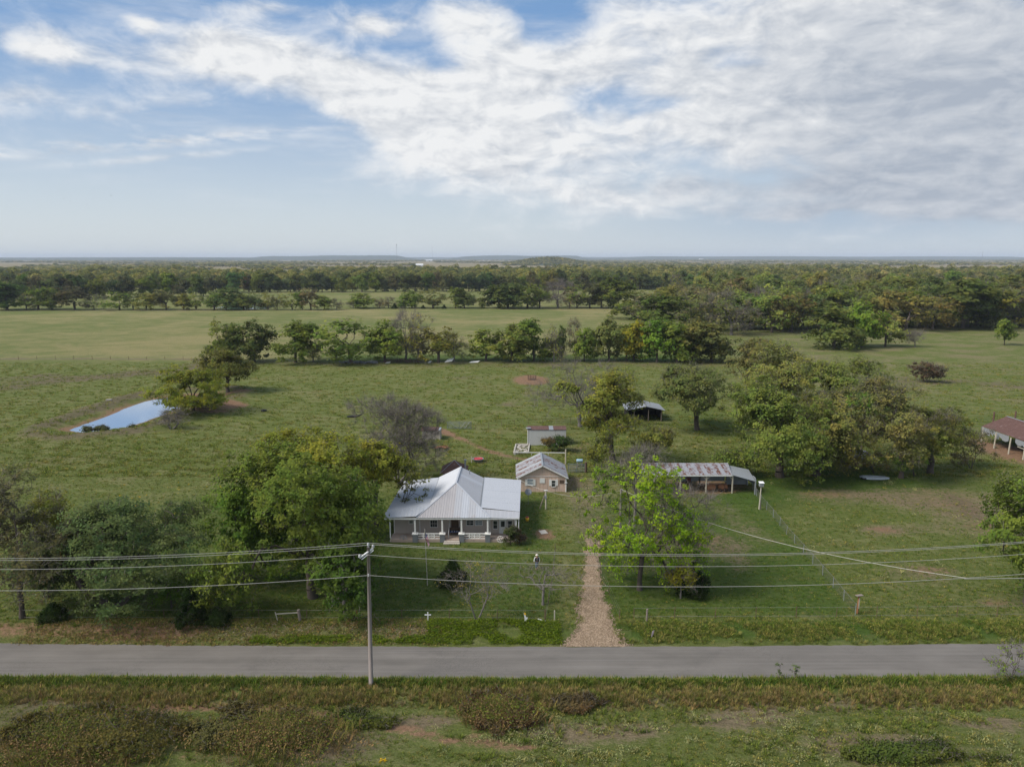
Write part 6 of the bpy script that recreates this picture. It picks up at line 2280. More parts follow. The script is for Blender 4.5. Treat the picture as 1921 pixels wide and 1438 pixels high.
def upole(x, label, top=None, tx=None):
    y = UPY
    z = h1(x, y)
    top = top or up_z
    tx = x if tx is None else tx
    p = thing('utility_pole', label, 'utility pole', (x, y, z))
    part('pole', MB().tube([(x, y, z - .2), (x + (tx - x) * .5, y, (z + top) / 2), (tx, y, top)], [.185, .16, .125], 10), M['pole'], p, True)
    part('top_insulator', MB().tube([(tx, y, top), (tx, y, top + .1)], .05, 8).lathe((tx, y, top + .1), [(.001, 0), (.1, 0), (.11, .1), (.06, .16), (.09, .2), (.001, .25)], 10), M['insul'], p, True)
    A, B = Vector((tx + .32, y + .3, top - .25)), Vector((tx - .55, y - .75, top - .62))
    arm = part('bracket_arm', MB().bar(A, B, .10, .10).bar(A + Vector((.02, .06, -.2)), B + Vector((.12, .1, -.18)), .05, .05), M['white'], p)
    for q_ in (A, B):
        part('insulator', MB().lathe((q_[0], q_[1], q_[2] + .05), [(.001, 0), (.09, 0), (.13, .08), (.07, .14), (.11, .2), (.001, .27)], 10), M['insul'], p, True)
    part('ground_wire', MB().tube([(x + .13, y - .13, z), (tx + .1, y - .1, top - .3)], .012, 4), M['wire'], p)
    part('neutral_clamp', MB().box((tx + (x - tx) * .2, y - .16, top - 2.35), (.1, .12, .2)), M['insul'], p)
    return [(tx, y, top + .33), (A[0], A[1], A[2] + .3), (B[0], B[1], B[2] + .3), (tx, y - .2, top - 2.35)]


a0_ = upole(UPX, 'tall grey wooden utility pole on the near side of the road', None, TOPX)
KW = 1.5e-3
lowR, lowL = 14.1, -41.2


def end_z(z0, x0, xv, x1):
    return z0 - KW * (x0 - xv) ** 2 + KW * (x1 - xv) ** 2


wires_label = ['top power line wire running the whole width above the road', 'second power line wire just beneath the top one',
               'third power line wire held by the bracket arm', 'lowest power line wire on the utility pole']
for k_, (x0_, y0_, z0_) in enumerate(a0_):
    w = thing('power_line', wires_label[k_], 'power line', (x0_, y0_, z0_), 0, 'power line wires')
    for nm_, xv, x1_ in (('wire', lowR, SP_R + 20), ('wire', lowL, SP_L - 8)):
        pts = []
        for i in range(41):
            x = x0_ + (x1_ - x0_) * i / 40
            pts.append((x, y0_, z0_ - KW * (x0_ - xv) ** 2 + KW * (x - xv) ** 2))
        part(nm_, MB().tube(pts,   .018 if k_ < 3 else .020, 5, False), M['conductor'], w)
# service drop: yard post -> yard pole -> tap on the lowest wire


def sag_wire(p, q, sag, label, r_=.02, n_=28):
    p, q = Vector(p), Vector(q)
    pts = []
    for i in range(n_ + 1):
        t = i / n_
        c = p.lerp(q, t)
        pts.append((c.x, c.y, c.z - sag * 4 * t * (1 - t)))
    mb = MB().tube(pts, r_, 5, False)
    return tag(mb.build('service_wire', M['conductor']), label, 'wire')


nx_, nz_ = a0_[3][0], a0_[3][2]
tapx = ZY(1810, 1080, UPY)[0]
tapz = nz_ - KW * (nx_ - lowR) ** 2 + KW * (tapx - lowR) ** 2
sag_wire(tip_b, tip_a, .9, 'short service wire dipping from the braced yard post to the lime tree pole')
sag_wire((1.0, 97.6, 3.6), (tip_a[0], tip_a[1], tip_a[2]), .25, 'service wire from the farmhouse eave to the braced yard post')
sag_wire(tip_b, (tapx, UPY - .2, tapz), 1.3, 'long diagonal service wire from the lime tree to the power line', .022)
mb = MB().tube([(tapx - .2, UPY - .27, tapz - .03), (SP_R + 20, UPY - .25, tapz + .25)], .03, 5, False)
tag(mb.build('service_wire', M['conductor']), 'thick extra wire wound along the lowest power line at the right', 'wire')

# ------------------------------------------------------------------ fences


def fence(pts, label, spacing=3.6, h=1.15, wires=4, wood_every=0, mat='tpost', r=.03, name='wire_fence', wr=.008, mesh=False, skip=None):
    P = [(*G(*p), 0) for p in pts] if pts and pts[0][1] > 300 else [(p[0], p[1], 0) for p in pts]
    f = thing(name, label, 'fence', (P[0][0], P[0][1], h1(P[0][0], P[0][1])))
    tot = [0]
    for a, b_ in zip(P, P[1:]):
        tot.append(tot[-1] + math.hypot(b_[0] - a[0], b_[1] - a[1]))
    n_ = max(2, int(tot[-1] / spacing) + 1)
    at = []
    rj = random.Random(int(tot[-1] * 10))
    for i in range(n_):
        d = tot[-1] * i / (n_ - 1)
        k = max(j for j in range(len(tot)) if tot[j] <= d + 1e-6)
        k = min(k, len(P) - 2)
        t = (d - tot[k]) / (tot[k + 1] - tot[k])
        x, y = P[k][0] + (P[k + 1][0] - P[k][0]) * t, P[k][1] + (P[k + 1][1] - P[k][1]) * t
        z = h1(x, y)
        at.append((x, y, z))
        lx_, ly_ = rj.uniform(-.05, .05), rj.uniform(-.05, .05)
        wood = wood_every and i % wood_every == 0
        part('post', MB().tube([(x, y, z - .1), (x + lx_, y + ly_, z + h * rj.uniform(.97, 1.1))], (.085 if wood else r), 6 if wood else 4), M['pale_wood'] if wood else M[mat], f)
    for j in range(wires):
        zz_ = h * (.2 + .78 * j / max(1, wires - 1))
        part('wire', MB().tube([(x, y, z + zz_) for x, y, z in at], wr, 3, False), M['wire'], f)
    if mesh:
        mb = MB()
        for (x0, y0, z0), (x1, y1, z1) in zip(at, at[1:]):
            L_ = math.hypot(x1 - x0, y1 - y0)
            m_ = int(L_ / .28)
            for i in range(m_):
                t0_, t1_ = i / m_, (i + 1) / m_
                for za, zb in ((.05, h * .95), (h * .95, .05)):
                    mb.bar((x0 + (x1 - x0) * t0_, y0 + (y1 - y0) * t0_, z0 + za), (x0 + (x1 - x0) * t1_, y0 + (y1 - y0) * t1_, z1 + zb), .007, .007)
        o = part('chain_mesh', mb, M['wire'], f)
        o['kind'] = 'stuff'
        part('top_rail', MB().tube([(x, y, z + h) for x, y, z in at], .016, 5, False), M['wire'], f)
    return f


fence([(-48, 63.9), (-20, 63.8), (3.2, 63.9)], 'low wire fence along the roadside bank left of the driveway', 4.6, 1.0, 2, 0, wr=.011)
fence([(12.0, 64.2), (33.2, 64.4), (60, 64.9)], 'wire fence along the roadside verge right of the driveway', 3.9, 1.15, 2, 0, wr=.011)
fence([(1412, 918), (1428, 945), (1452, 972), (1480, 1008), (1520, 1052), (1560, 1098), (1604, 1153)], 'chain-link fence running diagonally from the carport down to the road', 2.8, 1.15, 0, mat='galv', name='chain_link_fence', mesh=True)
fence([(3.3, 64), (4.4, 72), (5.2, 80)], 'old overgrown fence line beside the left edge of the driveway', 3.2, 1.1, 3)
fence([(10.6, 64.3), (9.9, 74), (9.7, 84)], 'old wire fence along the right edge of the driveway under the lime tree', 4.5, 1.1, 3)
fence([(770, 874), (830, 870), (970, 868)], 'wire fence across the back yard behind the farmhouse', 2.6, 1.15, 3, 4)
fence([(892, 806), (960, 797), (1060, 793), (1150, 800)], 'wire fence behind the white metal shed', 3.0, 1.2, 3)
fence([(0, 674), (180, 674), (378, 675)], 'thin pasture fence at the left, on the line of the nearer hedgerow', 6, 1.2, 2, r=.06, wr=.02)
# small wooden panel by the bank
x0, y0, z0 = pos(522, 1172)
x1, y1, z1 = pos(562, 1170)
wp = thing('wooden_rail', 'short broken wooden rail between a leaning stake and a thick post by the road', 'rail fence', (x0, y0, z0))
part('stake', MB().tube([(x0, y0, z0 - .1), (x0 - .22, y0, z0 + .95)], .05, 6), M['pale_wood'], wp)
part('post', MB().tube([(x1 + .1, y1, z1 - .1), (x1 - .05, y1, z1 + 1.15)], .15, 8), M['wood'], wp)
part('rail', MB().bar((x0 - .15, y0, z0 + .75), (x1 - .1, y1, z1 + .85), .07, .09), M['pale_wood'], wp)
x, y, z = pos(670, 1163)
tag(MB().tube([(x, y, z), (x, y, z + .9)], .03, 5).build('marker_stake', M['red']), 'thin red stake beside the utility pole at the roadside fence', 'stake')
x, y, z = pos(1213, 1166)
tag(MB().tube([(x, y, z - .1), (x + .02, y, z + 1.25)], .1, 7).build('wood_post', M['wood']), 'weathered wooden fence post beside the weeds right of the driveway mouth', 'post')

# ------------------------------------------------------------------ person


def skin_body(name, joints, edges, mat, parent, root=0, sub=2):
    me = bpy.data.meshes.new(name)
    me.from_pydata([j[0] for j in joints], edges, [])
    o = bpy.data.objects.new(name, me)
    link(o, parent)
    md = o.modifiers.new('skin', 'SKIN')
    for i, j in enumerate(joints):
        sv = me.skin_vertices[0].data[i]
        sv.radius = j[1] if isinstance(j[1], tuple) else (j[1], j[1])
        sv.use_root = (i == root)
    sb_ = o.modifiers.new('smooth', 'SUBSURF')
    sb_.levels = sb_.render_levels = sub
    me.materials.append(mat)
    return o


x, y, z = pos(1007, 1067)
man = thing('person', 'person in pale hat, black vest, white sleeves and blue jeans standing on the lawn', 'person', (x, y, z), R(6))
J = [((0, 0, .98), (.15, .11)), ((0, -.01, 1.15), (.135, .10)), ((0, 0, 1.36), (.17, .11)), ((0, 0, 1.5), (.065, .065)), ((0, -.02, 1.62), (.085, .10)), ((0, -.02, 1.72), (.07, .085)),
     ((-.2, 0, 1.42), .06), ((-.30, -.02, 1.16), .045), ((-.33, -.1, .93), .036), ((-.335, -.13, .84), .04),
     ((.2, 0, 1.42), .06), ((.31, .0, 1.17), .045), ((.30, -.08, .94), .036), ((.30, -.1, .85), .04),
     ((-.09, 0, .88), .085), ((-.10, -.12, .50), .062), ((-.10, -.06, .10), .045), ((-.10, -.2, .04), .04),
     ((.09, 0, .88), .085), ((.11, .06, .50), .062), ((.11, .22, .12), .045), ((.11, .10, .05), .04)]
E_ = [(0, 1), (1, 2), (2, 3), (3, 4), (4, 5), (2, 6), (6, 7), (7, 8), (8, 9), (2, 10), (10, 11), (11, 12), (12, 13), (0, 14), (14, 15), (15, 16), (16, 17), (0, 18), (18, 19), (19, 20), (20, 21)]
skin_body('body', J, E_, M['skin'], man)
skin_body('jeans', [((0, 0, .99), (.165, .125)), ((-.09, 0, .88), .1), ((-.10, -.12, .50), .078), ((-.10, -.06, .13), .066), ((.09, 0, .88), .1), ((.11, .06, .50), .078), ((.11, .22, .15), .066)],
          [(0, 1), (1, 2), (2, 3), (0, 4), (4, 5), (5, 6)], M['jeans'], man)
skin_body('shirt', [((0, 0, 1.05), (.15, .115)), ((0, 0, 1.37), (.185, .12)), ((-.2, 0, 1.42), .075), ((-.30, -.02, 1.16), .062), ((-.33, -.1, .95), .052), ((.2, 0, 1.42), .075),
                    ((.31, 0, 1.17), .062), ((.30, -.08, .96), .052)], [(0, 1), (1, 2), (2, 3), (3, 4), (1, 5), (5, 6), (6, 7)], M['shirt'], man)
mb = MB()
for sx in (-1, 1):
    mb.add([(sx * .05, -.14, 1.46), (sx * .19, -.10, 1.47), (sx * .20, -.11, 1.05), (sx * .045, -.155, 1.03), (sx * .05, -.17, 1.46), (sx * .2, -.15, 1.47), (sx * .22, -.14, 1.04), (sx * .045, -.185, 1.02)],
           [(0, 1, 2, 3), (7, 6, 5, 4), (0, 4, 5, 1), (1, 5, 6, 2), (2, 6, 7, 3), (3, 7, 4, 0)])
mb.box((0, .135, 1.26), (.40, .03, .44))
mb.build('vest', M['vest'], man)
MB().lathe((0, -.02, 1.72), [(.19, .0), (.195, .015), (.105, .02), (.1, .09), (.07, .12), (.001, .11)], 14).build('hat', M['straw'], man, True)
for sx, sy in ((-.10, -.12), (.11, .17)):
    MB().box((sx, sy - .02, .045), (.09, .26, .09)).build('boot', M['brown'], man)

# ------------------------------------------------------------------ far things


def far_shed(px, py, w_, h_, label, mat='far_roof', name='far_barn', cat='barn'):
    x, y = G(px, py)
    f = thing(name, label, cat, (x, y, 0))
    part('wall', MB().box((x, y, h_ * .35), (w_, w_ * .5, h_ * .7)), M['white'], f)
    part('roof', MB().add([(x - w_ * .55, y - w_ * .3, h_ * .68), (x + w_ * .55, y - w_ * .3, h_ * .68), (x + w_ * .5, y, h_), (x - w_ * .5, y, h_),
                           (x - w_ * .55, y + w_ * .3, h_ * .68), (x + w_ * .55, y + w_ * .3, h_ * .68)], [(0, 1, 2, 3), (3, 2, 5, 4), (0, 3, 4), (1, 5, 2)]), M[mat], f)
    part('door', MB().box((x + w_ * .1, y - w_ * .25 - .05, h_ * .25), (w_ * .2, .1, h_ * .5)), M['pier'], f)
    return f


far_shed(180, 513, 15, 8, 'white-roofed barn far off in the woods at the left', name='barn')
far_shed(787, 501.5, 26, 13, 'white farm building far off left of centre, nearer of the pair', name='farm_building', cat='building')
far_shed(805, 490.5, 60, 16, 'long pale farm building on the horizon field, farther of the pair', name='farm_building', cat='building')
far_shed(1315, 487.5, 60, 18, 'tiny pale building in the bright fields right of the small hill', name='farm_building', cat='building')
far_shed(365, 487, 50, 18, 'tiny white building near the horizon in the left third', name='farm_building', cat='building')
for px, top, y, lab in ((744, 458, 6500, 'tallest radio mast on the horizon left of centre'), (811, 462, 9000, 'faint thinner radio mast right of the tallest mast'), (1844, 471, 8000, 'small radio mast on the horizon at the far right')):
    x, z = ZY(px, top, y)
    m_ = thing('radio_mast', lab, 'mast', (x, y, 0))
    part('lattice', MB().bar((x, y, 0), (x, y, z), 2.2 if y < 7000 else 1.6, 2.2), M['mast'], m_)
    part('antenna', MB().box((x, y, z - 4), (7 if y < 7000 else 3, 2, 7 if y < 7000 else 4)), M['mast'], m_)
for i, (px, py, lab) in enumerate(((120, 373, 'leftmost'), (130, 377, 'second from left'), (163, 383, 'third from left'), (167, 391, 'lowest, fourth from left'), (209, 367, 'rightmost and highest'))):
    x, z = ZY(px, py, 330)
    b_ = thing('bird', f'dark bird in the left sky, {lab} of the five birds', 'bird', (x, 330, z), .4 * i, 'birds in the sky')
    mb = MB()
    mb.v = [(0, -.22, 0), (0, .25, 0), (.06, 0, .05), (-.06, 0, .05), (.55, .05, .16), (.5, .2, .15), (-.55, .05, .16), (-.5, .2, .15), (0, 0, -.06)]
    mb.f = [(0, 2, 3), (1, 3, 2), (2, 0, 4), (2, 4, 5), (2, 5, 1), (3, 6, 0), (3, 7, 6), (3, 1, 7), (0, 8, 2), (0, 3, 8), (1, 2, 8), (1, 8, 3)]
    mb.m = [0] * len(mb.f)
    mb.build('body', M['bird'], b_)

# ------------------------------------------------------------------ brambles on the foreground mounds
BR = (.085, .085, .028)
for lab, bx, by, top, l, r_, col, s_ in (
        ('largest dark bramble mound in the bottom left corner', 120, 1434, 1336, -30, 300, (.135, .125, .045), 91),
        ('bramble mound with pale dry stems at bottom left of centre', 462, 1415, 1326, 325, 590, (.155, .13, .055), 92),
        ('reddish brown bramble clump below the road, left of centre', 935, 1372, 1290, 868, 1010, (.13, .085, .05), 93),
        ('small brown bramble clump right of the reddish one', 1085, 1335, 1290, 1040, 1135, (.14, .10, .055), 94),
        ('low green weed patch below the road under the utility pole', 665, 1372, 1338, 600, 735, (.11, .13, .034), 95),
        ('dark green weed mound in the bottom right corner', 1740, 1436, 1385, 1600, 1890, (.105, .13, .036), 96)):
    x, y, z = pos(bx, by)
    xl, xr = ZY(l, by - 20, y)[0], ZY(r_, by - 20, y)[0]
    w2 = (xr - xl) / 2
    yb = G(bx, top + 12)[1]
    dpt = max(1.2, (yb - y) / 2)
    y2 = y + dpt * .9
    zz_ = h1((xl + xr) / 2, y2)
    tm = tree_meshes(s_, 0.95 if w2 > 3 else .8, w2, dpt, .0, trunk_r=.03, ncl=int(200 + 46 * w2 * dpt), lpc=24, leaf=.13, cr=.34, lobes=26, lobe_r=.26, twig=.45, tw_n=2, limbs=20, multi=3, flat=.8)
    o = thing('bramble', lab, 'bramble', ((xl + xr) / 2, y2, zz_ - .1))
    link(bpy.data.objects.new('stems', tm[0]), o)
    c = bpy.data.objects.new('crown', tm[1])
    c.color = (*col, 1)
    link(c, o)

# ------------------------------------------------------------------ grass, weeds, stones


def tuft_proto(seed, nbl, h, spread, w, mat, name='tuft_shape', leafy=False):
    r = np.random.default_rng(seed)
    vs, fs, ti = [], [], []
    for i in range(nbl):
        a = r.uniform(0, 6.28)
        b0 = np.array([math.cos(a), math.sin(a), 0]) * r.uniform(0, spread)
        l = h * r.uniform(.5, 1.2)
        le = r.uniform(.15, .7)
        d = np.array([math.cos(a) * le, math.sin(a) * le, 1.0])
        d /= np.linalg.norm(d)
        s_ = np.array([-math.sin(a), math.cos(a), 0]) * w * .5
        k = len(vs)
        m_ = b0 + d * l * .55
        e = b0 + d * l * .55 + np.array([math.cos(a) * le * 1.6, math.sin(a) * le * 1.6, .75]) * l * .4
        if leafy:
            m_ = b0 + d * l * r.uniform(.4, 1)
            q = r.normal(size=3) * w
            q2 = np.cross(q, r.normal(size=3))
            q2 = q2 / (np.linalg.norm(q2) + 1e-6) * w * .7
            vs += [m_ - q, m_ - q2, m_ + q, m_ + q2]
            fs.append((k, k + 1, k + 2, k + 3))
        else:
            vs += [b0 - s_, b0 + s_, m_ + s_ * .8, m_ - s_ * .8, e]
            fs += [(k, k + 1, k + 2, k + 3), (k + 3, k + 2, k + 4, k + 4)]
        t = r.uniform(0, 1)
        ti += [t] * (len(vs) - k)
    if not leafy:
        fs = [f if f[2] != f[3] else f for f in fs]
        me = bpy.data.meshes.new(name)
        me.from_pydata([tuple(v) for v in vs], [], [f[:3] if f[2] == f[3] else f for f in fs])
        me.materials.append(mat)
        at = me.attributes.new('tint', 'FLOAT', 'POINT')
        at.data.foreach_set('value', np.array(ti, dtype=np.float32))
        return bpy.data.objects.new(name, me)
    return proto(name, np.array(vs), np.array(fs), mat, np.array(ti))


G_GREEN = foliage('grass_green', (.140, .190, .044), .3, .6)
G_LAWN = foliage('grass_lawn', (.080, .148, .028), .3, .5)
G_TAN = foliage('grass_tan', (.33, .26, .145), .3, .5)
G_OLV = foliage('grass_olive', (.22, .218, .08), .3, .6)
G_BRT = foliage('weeds_bright', (.13, .19, .02), .3, .5)
G_BRN = foliage('weeds_brown', (.21, .15, .085), .2, .5)
G_PALE = foliage('weeds_pale', (.30, .32, .17), .3, .4)

ISOIL = cov[..., 0]
ixg, iyg = gx, gy


def look(arr, x, y):
    i = np.clip(np.searchsorted(ixg, x), 0, nx - 1)
    j = np.clip(np.searchsorted(iyg, y), 0, ny - 1)
    return arr[j, i]


DRVA = np.array(DRV)


def free(x, y):
    ok = ~((y > 53.9 + .0002 * x * x) & (y < 59.05 + .00028 * x * x))
    j = np.clip(np.searchsorted(-DRVA[:, 2], -y) if DRVA[0, 2] > DRVA[-1, 2] else np.searchsorted(DRVA[:, 2], y), 0, len(DRVA) - 1)
    ok &= ~((y > 58) & (y < DRVA[:, 2].max()) & (x > DRVA[j, 0] + .55 * np.abs(np.sin(x * 91 + y * 57))) & (x < DRVA[j, 1] - .55 * np.abs(np.sin(x * 77 + y * 41))))
    ok &= ~((x > -15.6) & (x < .8) & (y > 82.4) & (y < 98))
    ok &= ~((x > .8) & (x < 8.4) & (y > 102.2) & (y < 109.5))
    ok &= ~((x > 19) & (x < 37) & (y > 101.3) & (y < 106.5))
    ok &= ~((x > 2.9) & (x < 10.3) & (y > 129) & (y < 134))
    return ok


def lay(name, label, n, fx, fy, protos, smin, smax, seed, accept=None, zs=1.0):
    r = np.random.default_rng(seed)
    x, y = fx(r, n), fy(r, n)
    ok = free(x, y)
    if accept is not None:
        ok &= accept(r, x, y)
    x, y = x[ok], y[ok]
    z = hgt(x, y) - .02
    m_ = len(x)
    s_ = r.uniform(smin, smax, m_)
    scatter(name, label, np.stack([x, y, z], -1), np.stack([r.normal(0, .12, m_), r.normal(0, .12, m_), r.uniform(0, 6.28, m_)], -1), np.stack([s_, s_, s_ * zs], -1), protos, r)
    return m_


def wavy(x, y):
    return np.sin(x * .55 + 1.3 * np.sin(y * 1.1)) + .6 * np.sin(x * 1.7 + y)


sx_ = lambda r, n: None
T_G = [tuft_proto(i, 12, .16, .16, .028, m_) for i, m_ in enumerate((G_GREEN, G_OLV, G_GREEN, G_TAN, G_OLV))]
T_L = [tuft_proto(10 + i, 12, .11, .18, .03, m_) for i, m_ in enumerate((G_LAWN, G_LAWN, G_GREEN, G_OLV))]
fov = lambda r, y: (r.random(len(y)) * 2 - 1) * (y * .76 + 3)


def frame_xy(y0, y1, pw=1.0):
    def f(r, n):
        y = y0 + (y1 - y0) * r.random(n) ** pw
        return y
    return f


_cache = {}


def fxy(y0, y1, pw):
    def fy(r, n):
        return _cache['y']

    def fx(r, n):
        _cache['y'] = y0 + (y1 - y0) * r.random(n) ** pw
        return (r.random(n) * 2 - 1) * (_cache['y'] * .92 + 6)
    return fx, fy


fx_, fy_ = fxy(36, 51.8, 1)
lay('grass', 'rough grass in the field below the road', 36000, fx_, fy_, T_G[:3] + T_G[4:], .5, 1.3, 1, lambda r, x, y: (r.random(len(x)) > look(soil, x, y) * 2.2 + look(dry, x, y) * 1.2) & (wavy(x * .8 + 2, y * 1.3) + r.uniform(-1, 1, len(x)) > -.9))
fx_, fy_ = fxy(62, 135, 1.3)
lay('lawn_grass', 'lush green lawn grass round the farmhouse', 70000, fx_, fy_, T_L[:3], .8, 1.7, 21,
    lambda r, x, y: (r.random(len(x)) > look(soil, x, y) * .95) & (r.random(len(x)) > look(dry, x, y) * .5) & (r.random(len(x)) < look(lush, x, y) * 1.5))
lay('grass', 'pasture and yard grass round the farmhouse', 72000, fx_, fy_, T_L[1:] + T_G[:2], .8, 1.7, 2,
    lambda r, x, y: (r.random(len(x)) > look(lush, x, y) * 1.2) & (r.random(len(x)) > look(soil, x, y) * .95) & (r.random(len(x)) > look(dry, x, y) * .4))
fx_, fy_ = fxy(110, 235, 1.2)
T_P = [tuft_proto(30 + i, 16, .26, .5, .07, m_) for i, m_ in enumerate((G_GREEN, G_OLV, G_GREEN))]
lay('pasture_grass', 'tussocky pasture grass behind the farm', 52000, fx_, fy_, T_P, .6, 1.5, 3,
    lambda r, x, y: (r.random(len(x)) > look(soil, x, y)) & ~inside(x, y, POND * 1.0) & (seg_dist(x, y, POND, True) > .4) & (np.sin(x * .9 + 2 * np.sin(y * .4)) + np.sin(y * 1.7 + x * .3) > -.4))
# tall roadside grass on the camera side
T_T = [tuft_proto(50 + i, 16, .55, .14, .035, m_) for i, m_ in enumerate((G_TAN, G_OLV, G_GREEN, G_OLV, G_BRN))]
T_T2 = [tuft_proto(60 + i, 16, .34, .16, .035, m_) for i, m_ in enumerate((G_GREEN, G_GREEN, G_OLV, G_LAWN))]
lay('roadside_grass', 'tall dry grass along the near edge of the road', 13000, lambda r, n: r.uniform(-44, 44, n), lambda r, n: np.clip(r.normal(51.9, .62, n), 50.4, 53.2), T_T, .35, 1.15, 4, zs=1.0,
    accept=lambda r, x, y: (np.sin(x * .9) + np.sin(x * .37 + 1) + r.uniform(-1.6, 1.6, len(x))) > -.9)
lay('roadside_grass', 'green grass fringe along the near edge of the road', 9000, lambda r, n: r.uniform(-44, 44, n), lambda r, n: 53.95 + .0002 * 900 - np.abs(r.normal(0, .55, n)), T_T2, .5, 1.7, 5)
# verge on the house side
T_W = [tuft_proto(70 + i, 22, .34, .22, .055, m_, leafy=True) for i, m_ in enumerate((G_BRT, G_BRT, G_GREEN))]
T_W2 = [tuft_proto(80 + i, 20, .6, .25, .05, m_, leafy=(i % 2 == 0)) for i, m_ in enumerate((G_GREEN, G_GREEN, G_OLV, G_OLV))]


lay('verge_weeds', 'bright green weeds on the roadside bank left of the driveway', 7000, lambda r, n: r.uniform(-26, 4.6, n), lambda r, n: r.uniform(59.6, 63.4, n), T_W + [T_G[0], T_L[0]], .4, 1.15, 6,
    lambda r, x, y: np.where(x < -8, (np.abs(y - 60.3) < .55) & (wavy(x, y) > -.5), (wavy(x, y) + .4 * (np.abs(y - 61.6) > .5)) > -.55))
lay('verge_weeds', 'tall mixed weeds on the verge right of the driveway', 9000, lambda r, n: r.uniform(9.6, 50, n), lambda r, n: 61.6 + r.normal(0, .95, n).clip(-1.9, 2.6), T_W2 + [T_W[2]] + T_T2[:2] + T_L[:2], .3, .85, 7,
    lambda r, x, y: (wavy(x, y) + r.uniform(-1, 1, len(x))) > -.4)
lay('verge_weeds', 'dry brown litter and weeds on the bank at the left', 4200, lambda r, n: r.uniform(-46, -6, n), lambda r, n: r.uniform(59.4, 63.8, n), [tuft_proto(90, 10, .1, .3, .05, G_BRN, leafy=True), tuft_proto(91, 10, .12, .3, .05, G_OLV, leafy=True), T_G[1], T_G[0], T_L[0]], .6, 1.4, 8)
# pale weeds in the lower right field and the right pasture
T_PW = [tuft_proto(100 + i, 26, .42, .2, .045, G_PALE if i else G_OLV, leafy=True) for i in range(3)]
lay('pale_weeds', 'pale green flowering weeds in the field below the road', 1900, lambda r, n: r.uniform(-6, 37, n), lambda r, n: r.uniform(43, 50.3, n), T_PW, .5, 1.2, 9,
    lambda r, x, y: wavy(x * .7, y * 2) + r.uniform(-.8, .8, len(x)) > .45)
lay('pasture_weeds', 'scattered dark and pale weeds in the right-hand pasture', 1500, lambda r, n: r.uniform(34, 85, n), lambda r, n: r.uniform(68, 112, n), T_PW + [T_W2[2], T_W2[0]], .5, 1.5, 10,
    lambda r, x, y: wavy(x * .6, y * .5) + r.uniform(-.6, .6, len(x)) > .95)
lay('foreground_weeds', 'leafy weeds mixed through the grass below the road', 5200, lambda r, n: r.uniform(-37, 37, n), lambda r, n: r.uniform(42.8, 50.8, n), [T_W2[0], T_W2[1], T_W2[2], T_W[2]], .35, .9, 12,
    lambda r, x, y: (wavy(x * .5 + 1, y * .9) + r.uniform(-.7, .7, len(x)) > .1) & (look(soil, x, y) < .3))
lay('bramble_stems', 'dry stems and mixed leaves poking out of the bramble mounds', 5200,
    lambda r, n: np.concatenate([r.normal(-30.5, 3.2, n // 2), r.normal(-17.3, 2.4, n // 4), r.normal(-.9, 1.4, n - n // 2 - n // 4)]),
    lambda r, n: np.concatenate([r.normal(45.7, 1.5, n // 2), r.normal(46.2, 1.3, n // 4), r.normal(49.3, .8, n - n // 2 - n // 4)]),
    [tuft_proto(120, 14, 1.05, .35, .035, G_BRN), tuft_proto(121, 12, 1.1, .35, .03, G_OLV), tuft_proto(122, 20, 1.1, .4, .05, G_BRN, leafy=True), tuft_proto(123, 20, 1.2, .4, .05, G_GREEN, leafy=True)], .6, 1.15, 14,
    lambda r, x, y: (y < 50.6) & (look(soil, x, y) < .35))
# yellow flowers
fl = tuft_proto(110, 20, .3, .12, .045, foliage('yellow_flowers', (.62, .42, .01), .2, .2), leafy=True)
lay('yellow_flowers', 'small yellow flower clumps in the grass', 40, lambda r, n: np.concatenate([r.normal(-9.2, .15, 4), r.normal(-50, 7, n - 4)]),
    lambda r, n: np.concatenate([r.normal(44.3, .1, 4), r.normal(101, 6, n - 4)]), [fl], .35, .8, 11)
# driveway stones
SM = gravel_mat('driveway_stone', (.21, .15, .10), (.44, .335, .24))


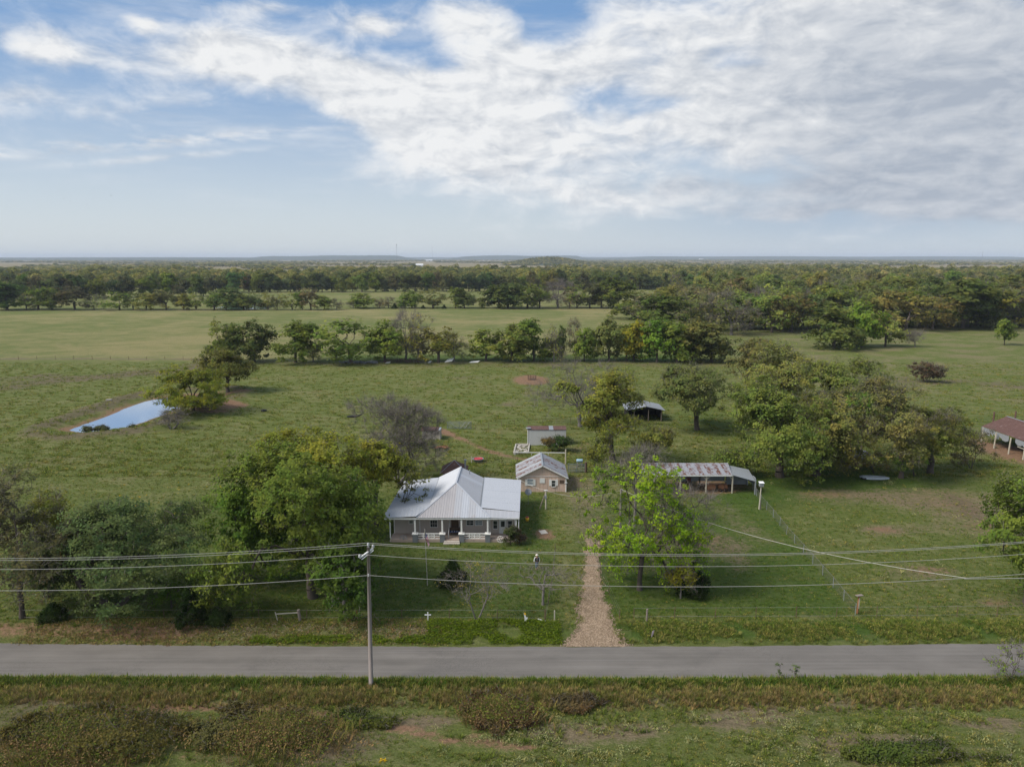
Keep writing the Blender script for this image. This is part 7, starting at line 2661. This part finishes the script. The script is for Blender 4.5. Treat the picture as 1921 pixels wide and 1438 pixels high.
def stone(seed):
    r = random.Random(seed)
    V_ = [(r.uniform(.7, 1.2) * math.cos(a), r.uniform(.6, 1.1) * math.sin(a), 0) for a in np.arange(6) * math.pi / 3]
    V_ = [(x * .1, y * .1, -.02) for x, y, _ in V_] + [(x * .07, y * .07, .05 + r.uniform(-.01, .02)) for x, y, _ in V_]
    me = bpy.data.meshes.new('stone_shape')
    me.from_pydata(V_, [], [tuple(range(6, 12))] + [(i, (i + 1) % 6, 6 + (i + 1) % 6, 6 + i) for i in range(6)])
    me.materials.append(SM)
    return bpy.data.objects.new('stone_shape', me)


r = np.random.default_rng(77)
n = 12000
k = r.integers(0, len(DRVA) - 1, n)
wgt = (DRVA[k, 1] - DRVA[k, 0])
ok = r.random(n) < wgt / wgt.max()
k = k[ok]
t = r.random(len(k))
x = DRVA[k, 0] - .2 + (DRVA[k, 1] - DRVA[k, 0] + .4) * t
y = DRVA[k, 2] + (DRVA[k + 1, 2] - DRVA[k, 2]) * r.random(len(k))
ok = (y > 59.2)
x, y = x[ok], y[ok]
s_ = r.uniform(.2, .8, len(x))
scatter('driveway_stones', 'coarse tan stones covering the driveway', np.stack([x, y, hgt(x, y) + .04], -1), np.stack([r.normal(0, .2, len(x)), r.normal(0, .2, len(x)), r.uniform(0, 6.28, len(x))], -1),
        np.stack([s_, s_, s_], -1), [stone(i) for i in range(4)], r)
# leaf litter stones on the left bank
lay('bank_stones', 'small stones and leaf litter on the roadside bank', 2600, lambda r, n: r.uniform(-34, -8, n), lambda r, n: r.uniform(60.4, 63.4, n), [stone(i) for i in range(5, 8)], .25, .8, 13)

# ------------------------------------------------------------------ haze
hz = bpy.data.materials.new('haze_air')
hz.use_nodes = True
nt = hz.node_tree
for q in list(nt.nodes):
    if q.type != 'OUTPUT_MATERIAL':
        nt.nodes.remove(q)
pv = nt.nodes.new('ShaderNodeVolumePrincipled')
pv.inputs['Color'].default_value = (0.80, 0.88, 1.0, 1)
pv.inputs['Density'].default_value = 0.000065
pv.inputs['Anisotropy'].default_value = 0.0
nt.links.new(pv.outputs[0], [q for q in nt.nodes if q.type == 'OUTPUT_MATERIAL'][0].inputs['Volume'])
hb = MB().box((0, 8000, 63), (70000, 36000, 132))
ho = hb.build('haze', hz)
ho['kind'] = 'stuff'
ho['label'] = 'thin pale blue haze over the far country'
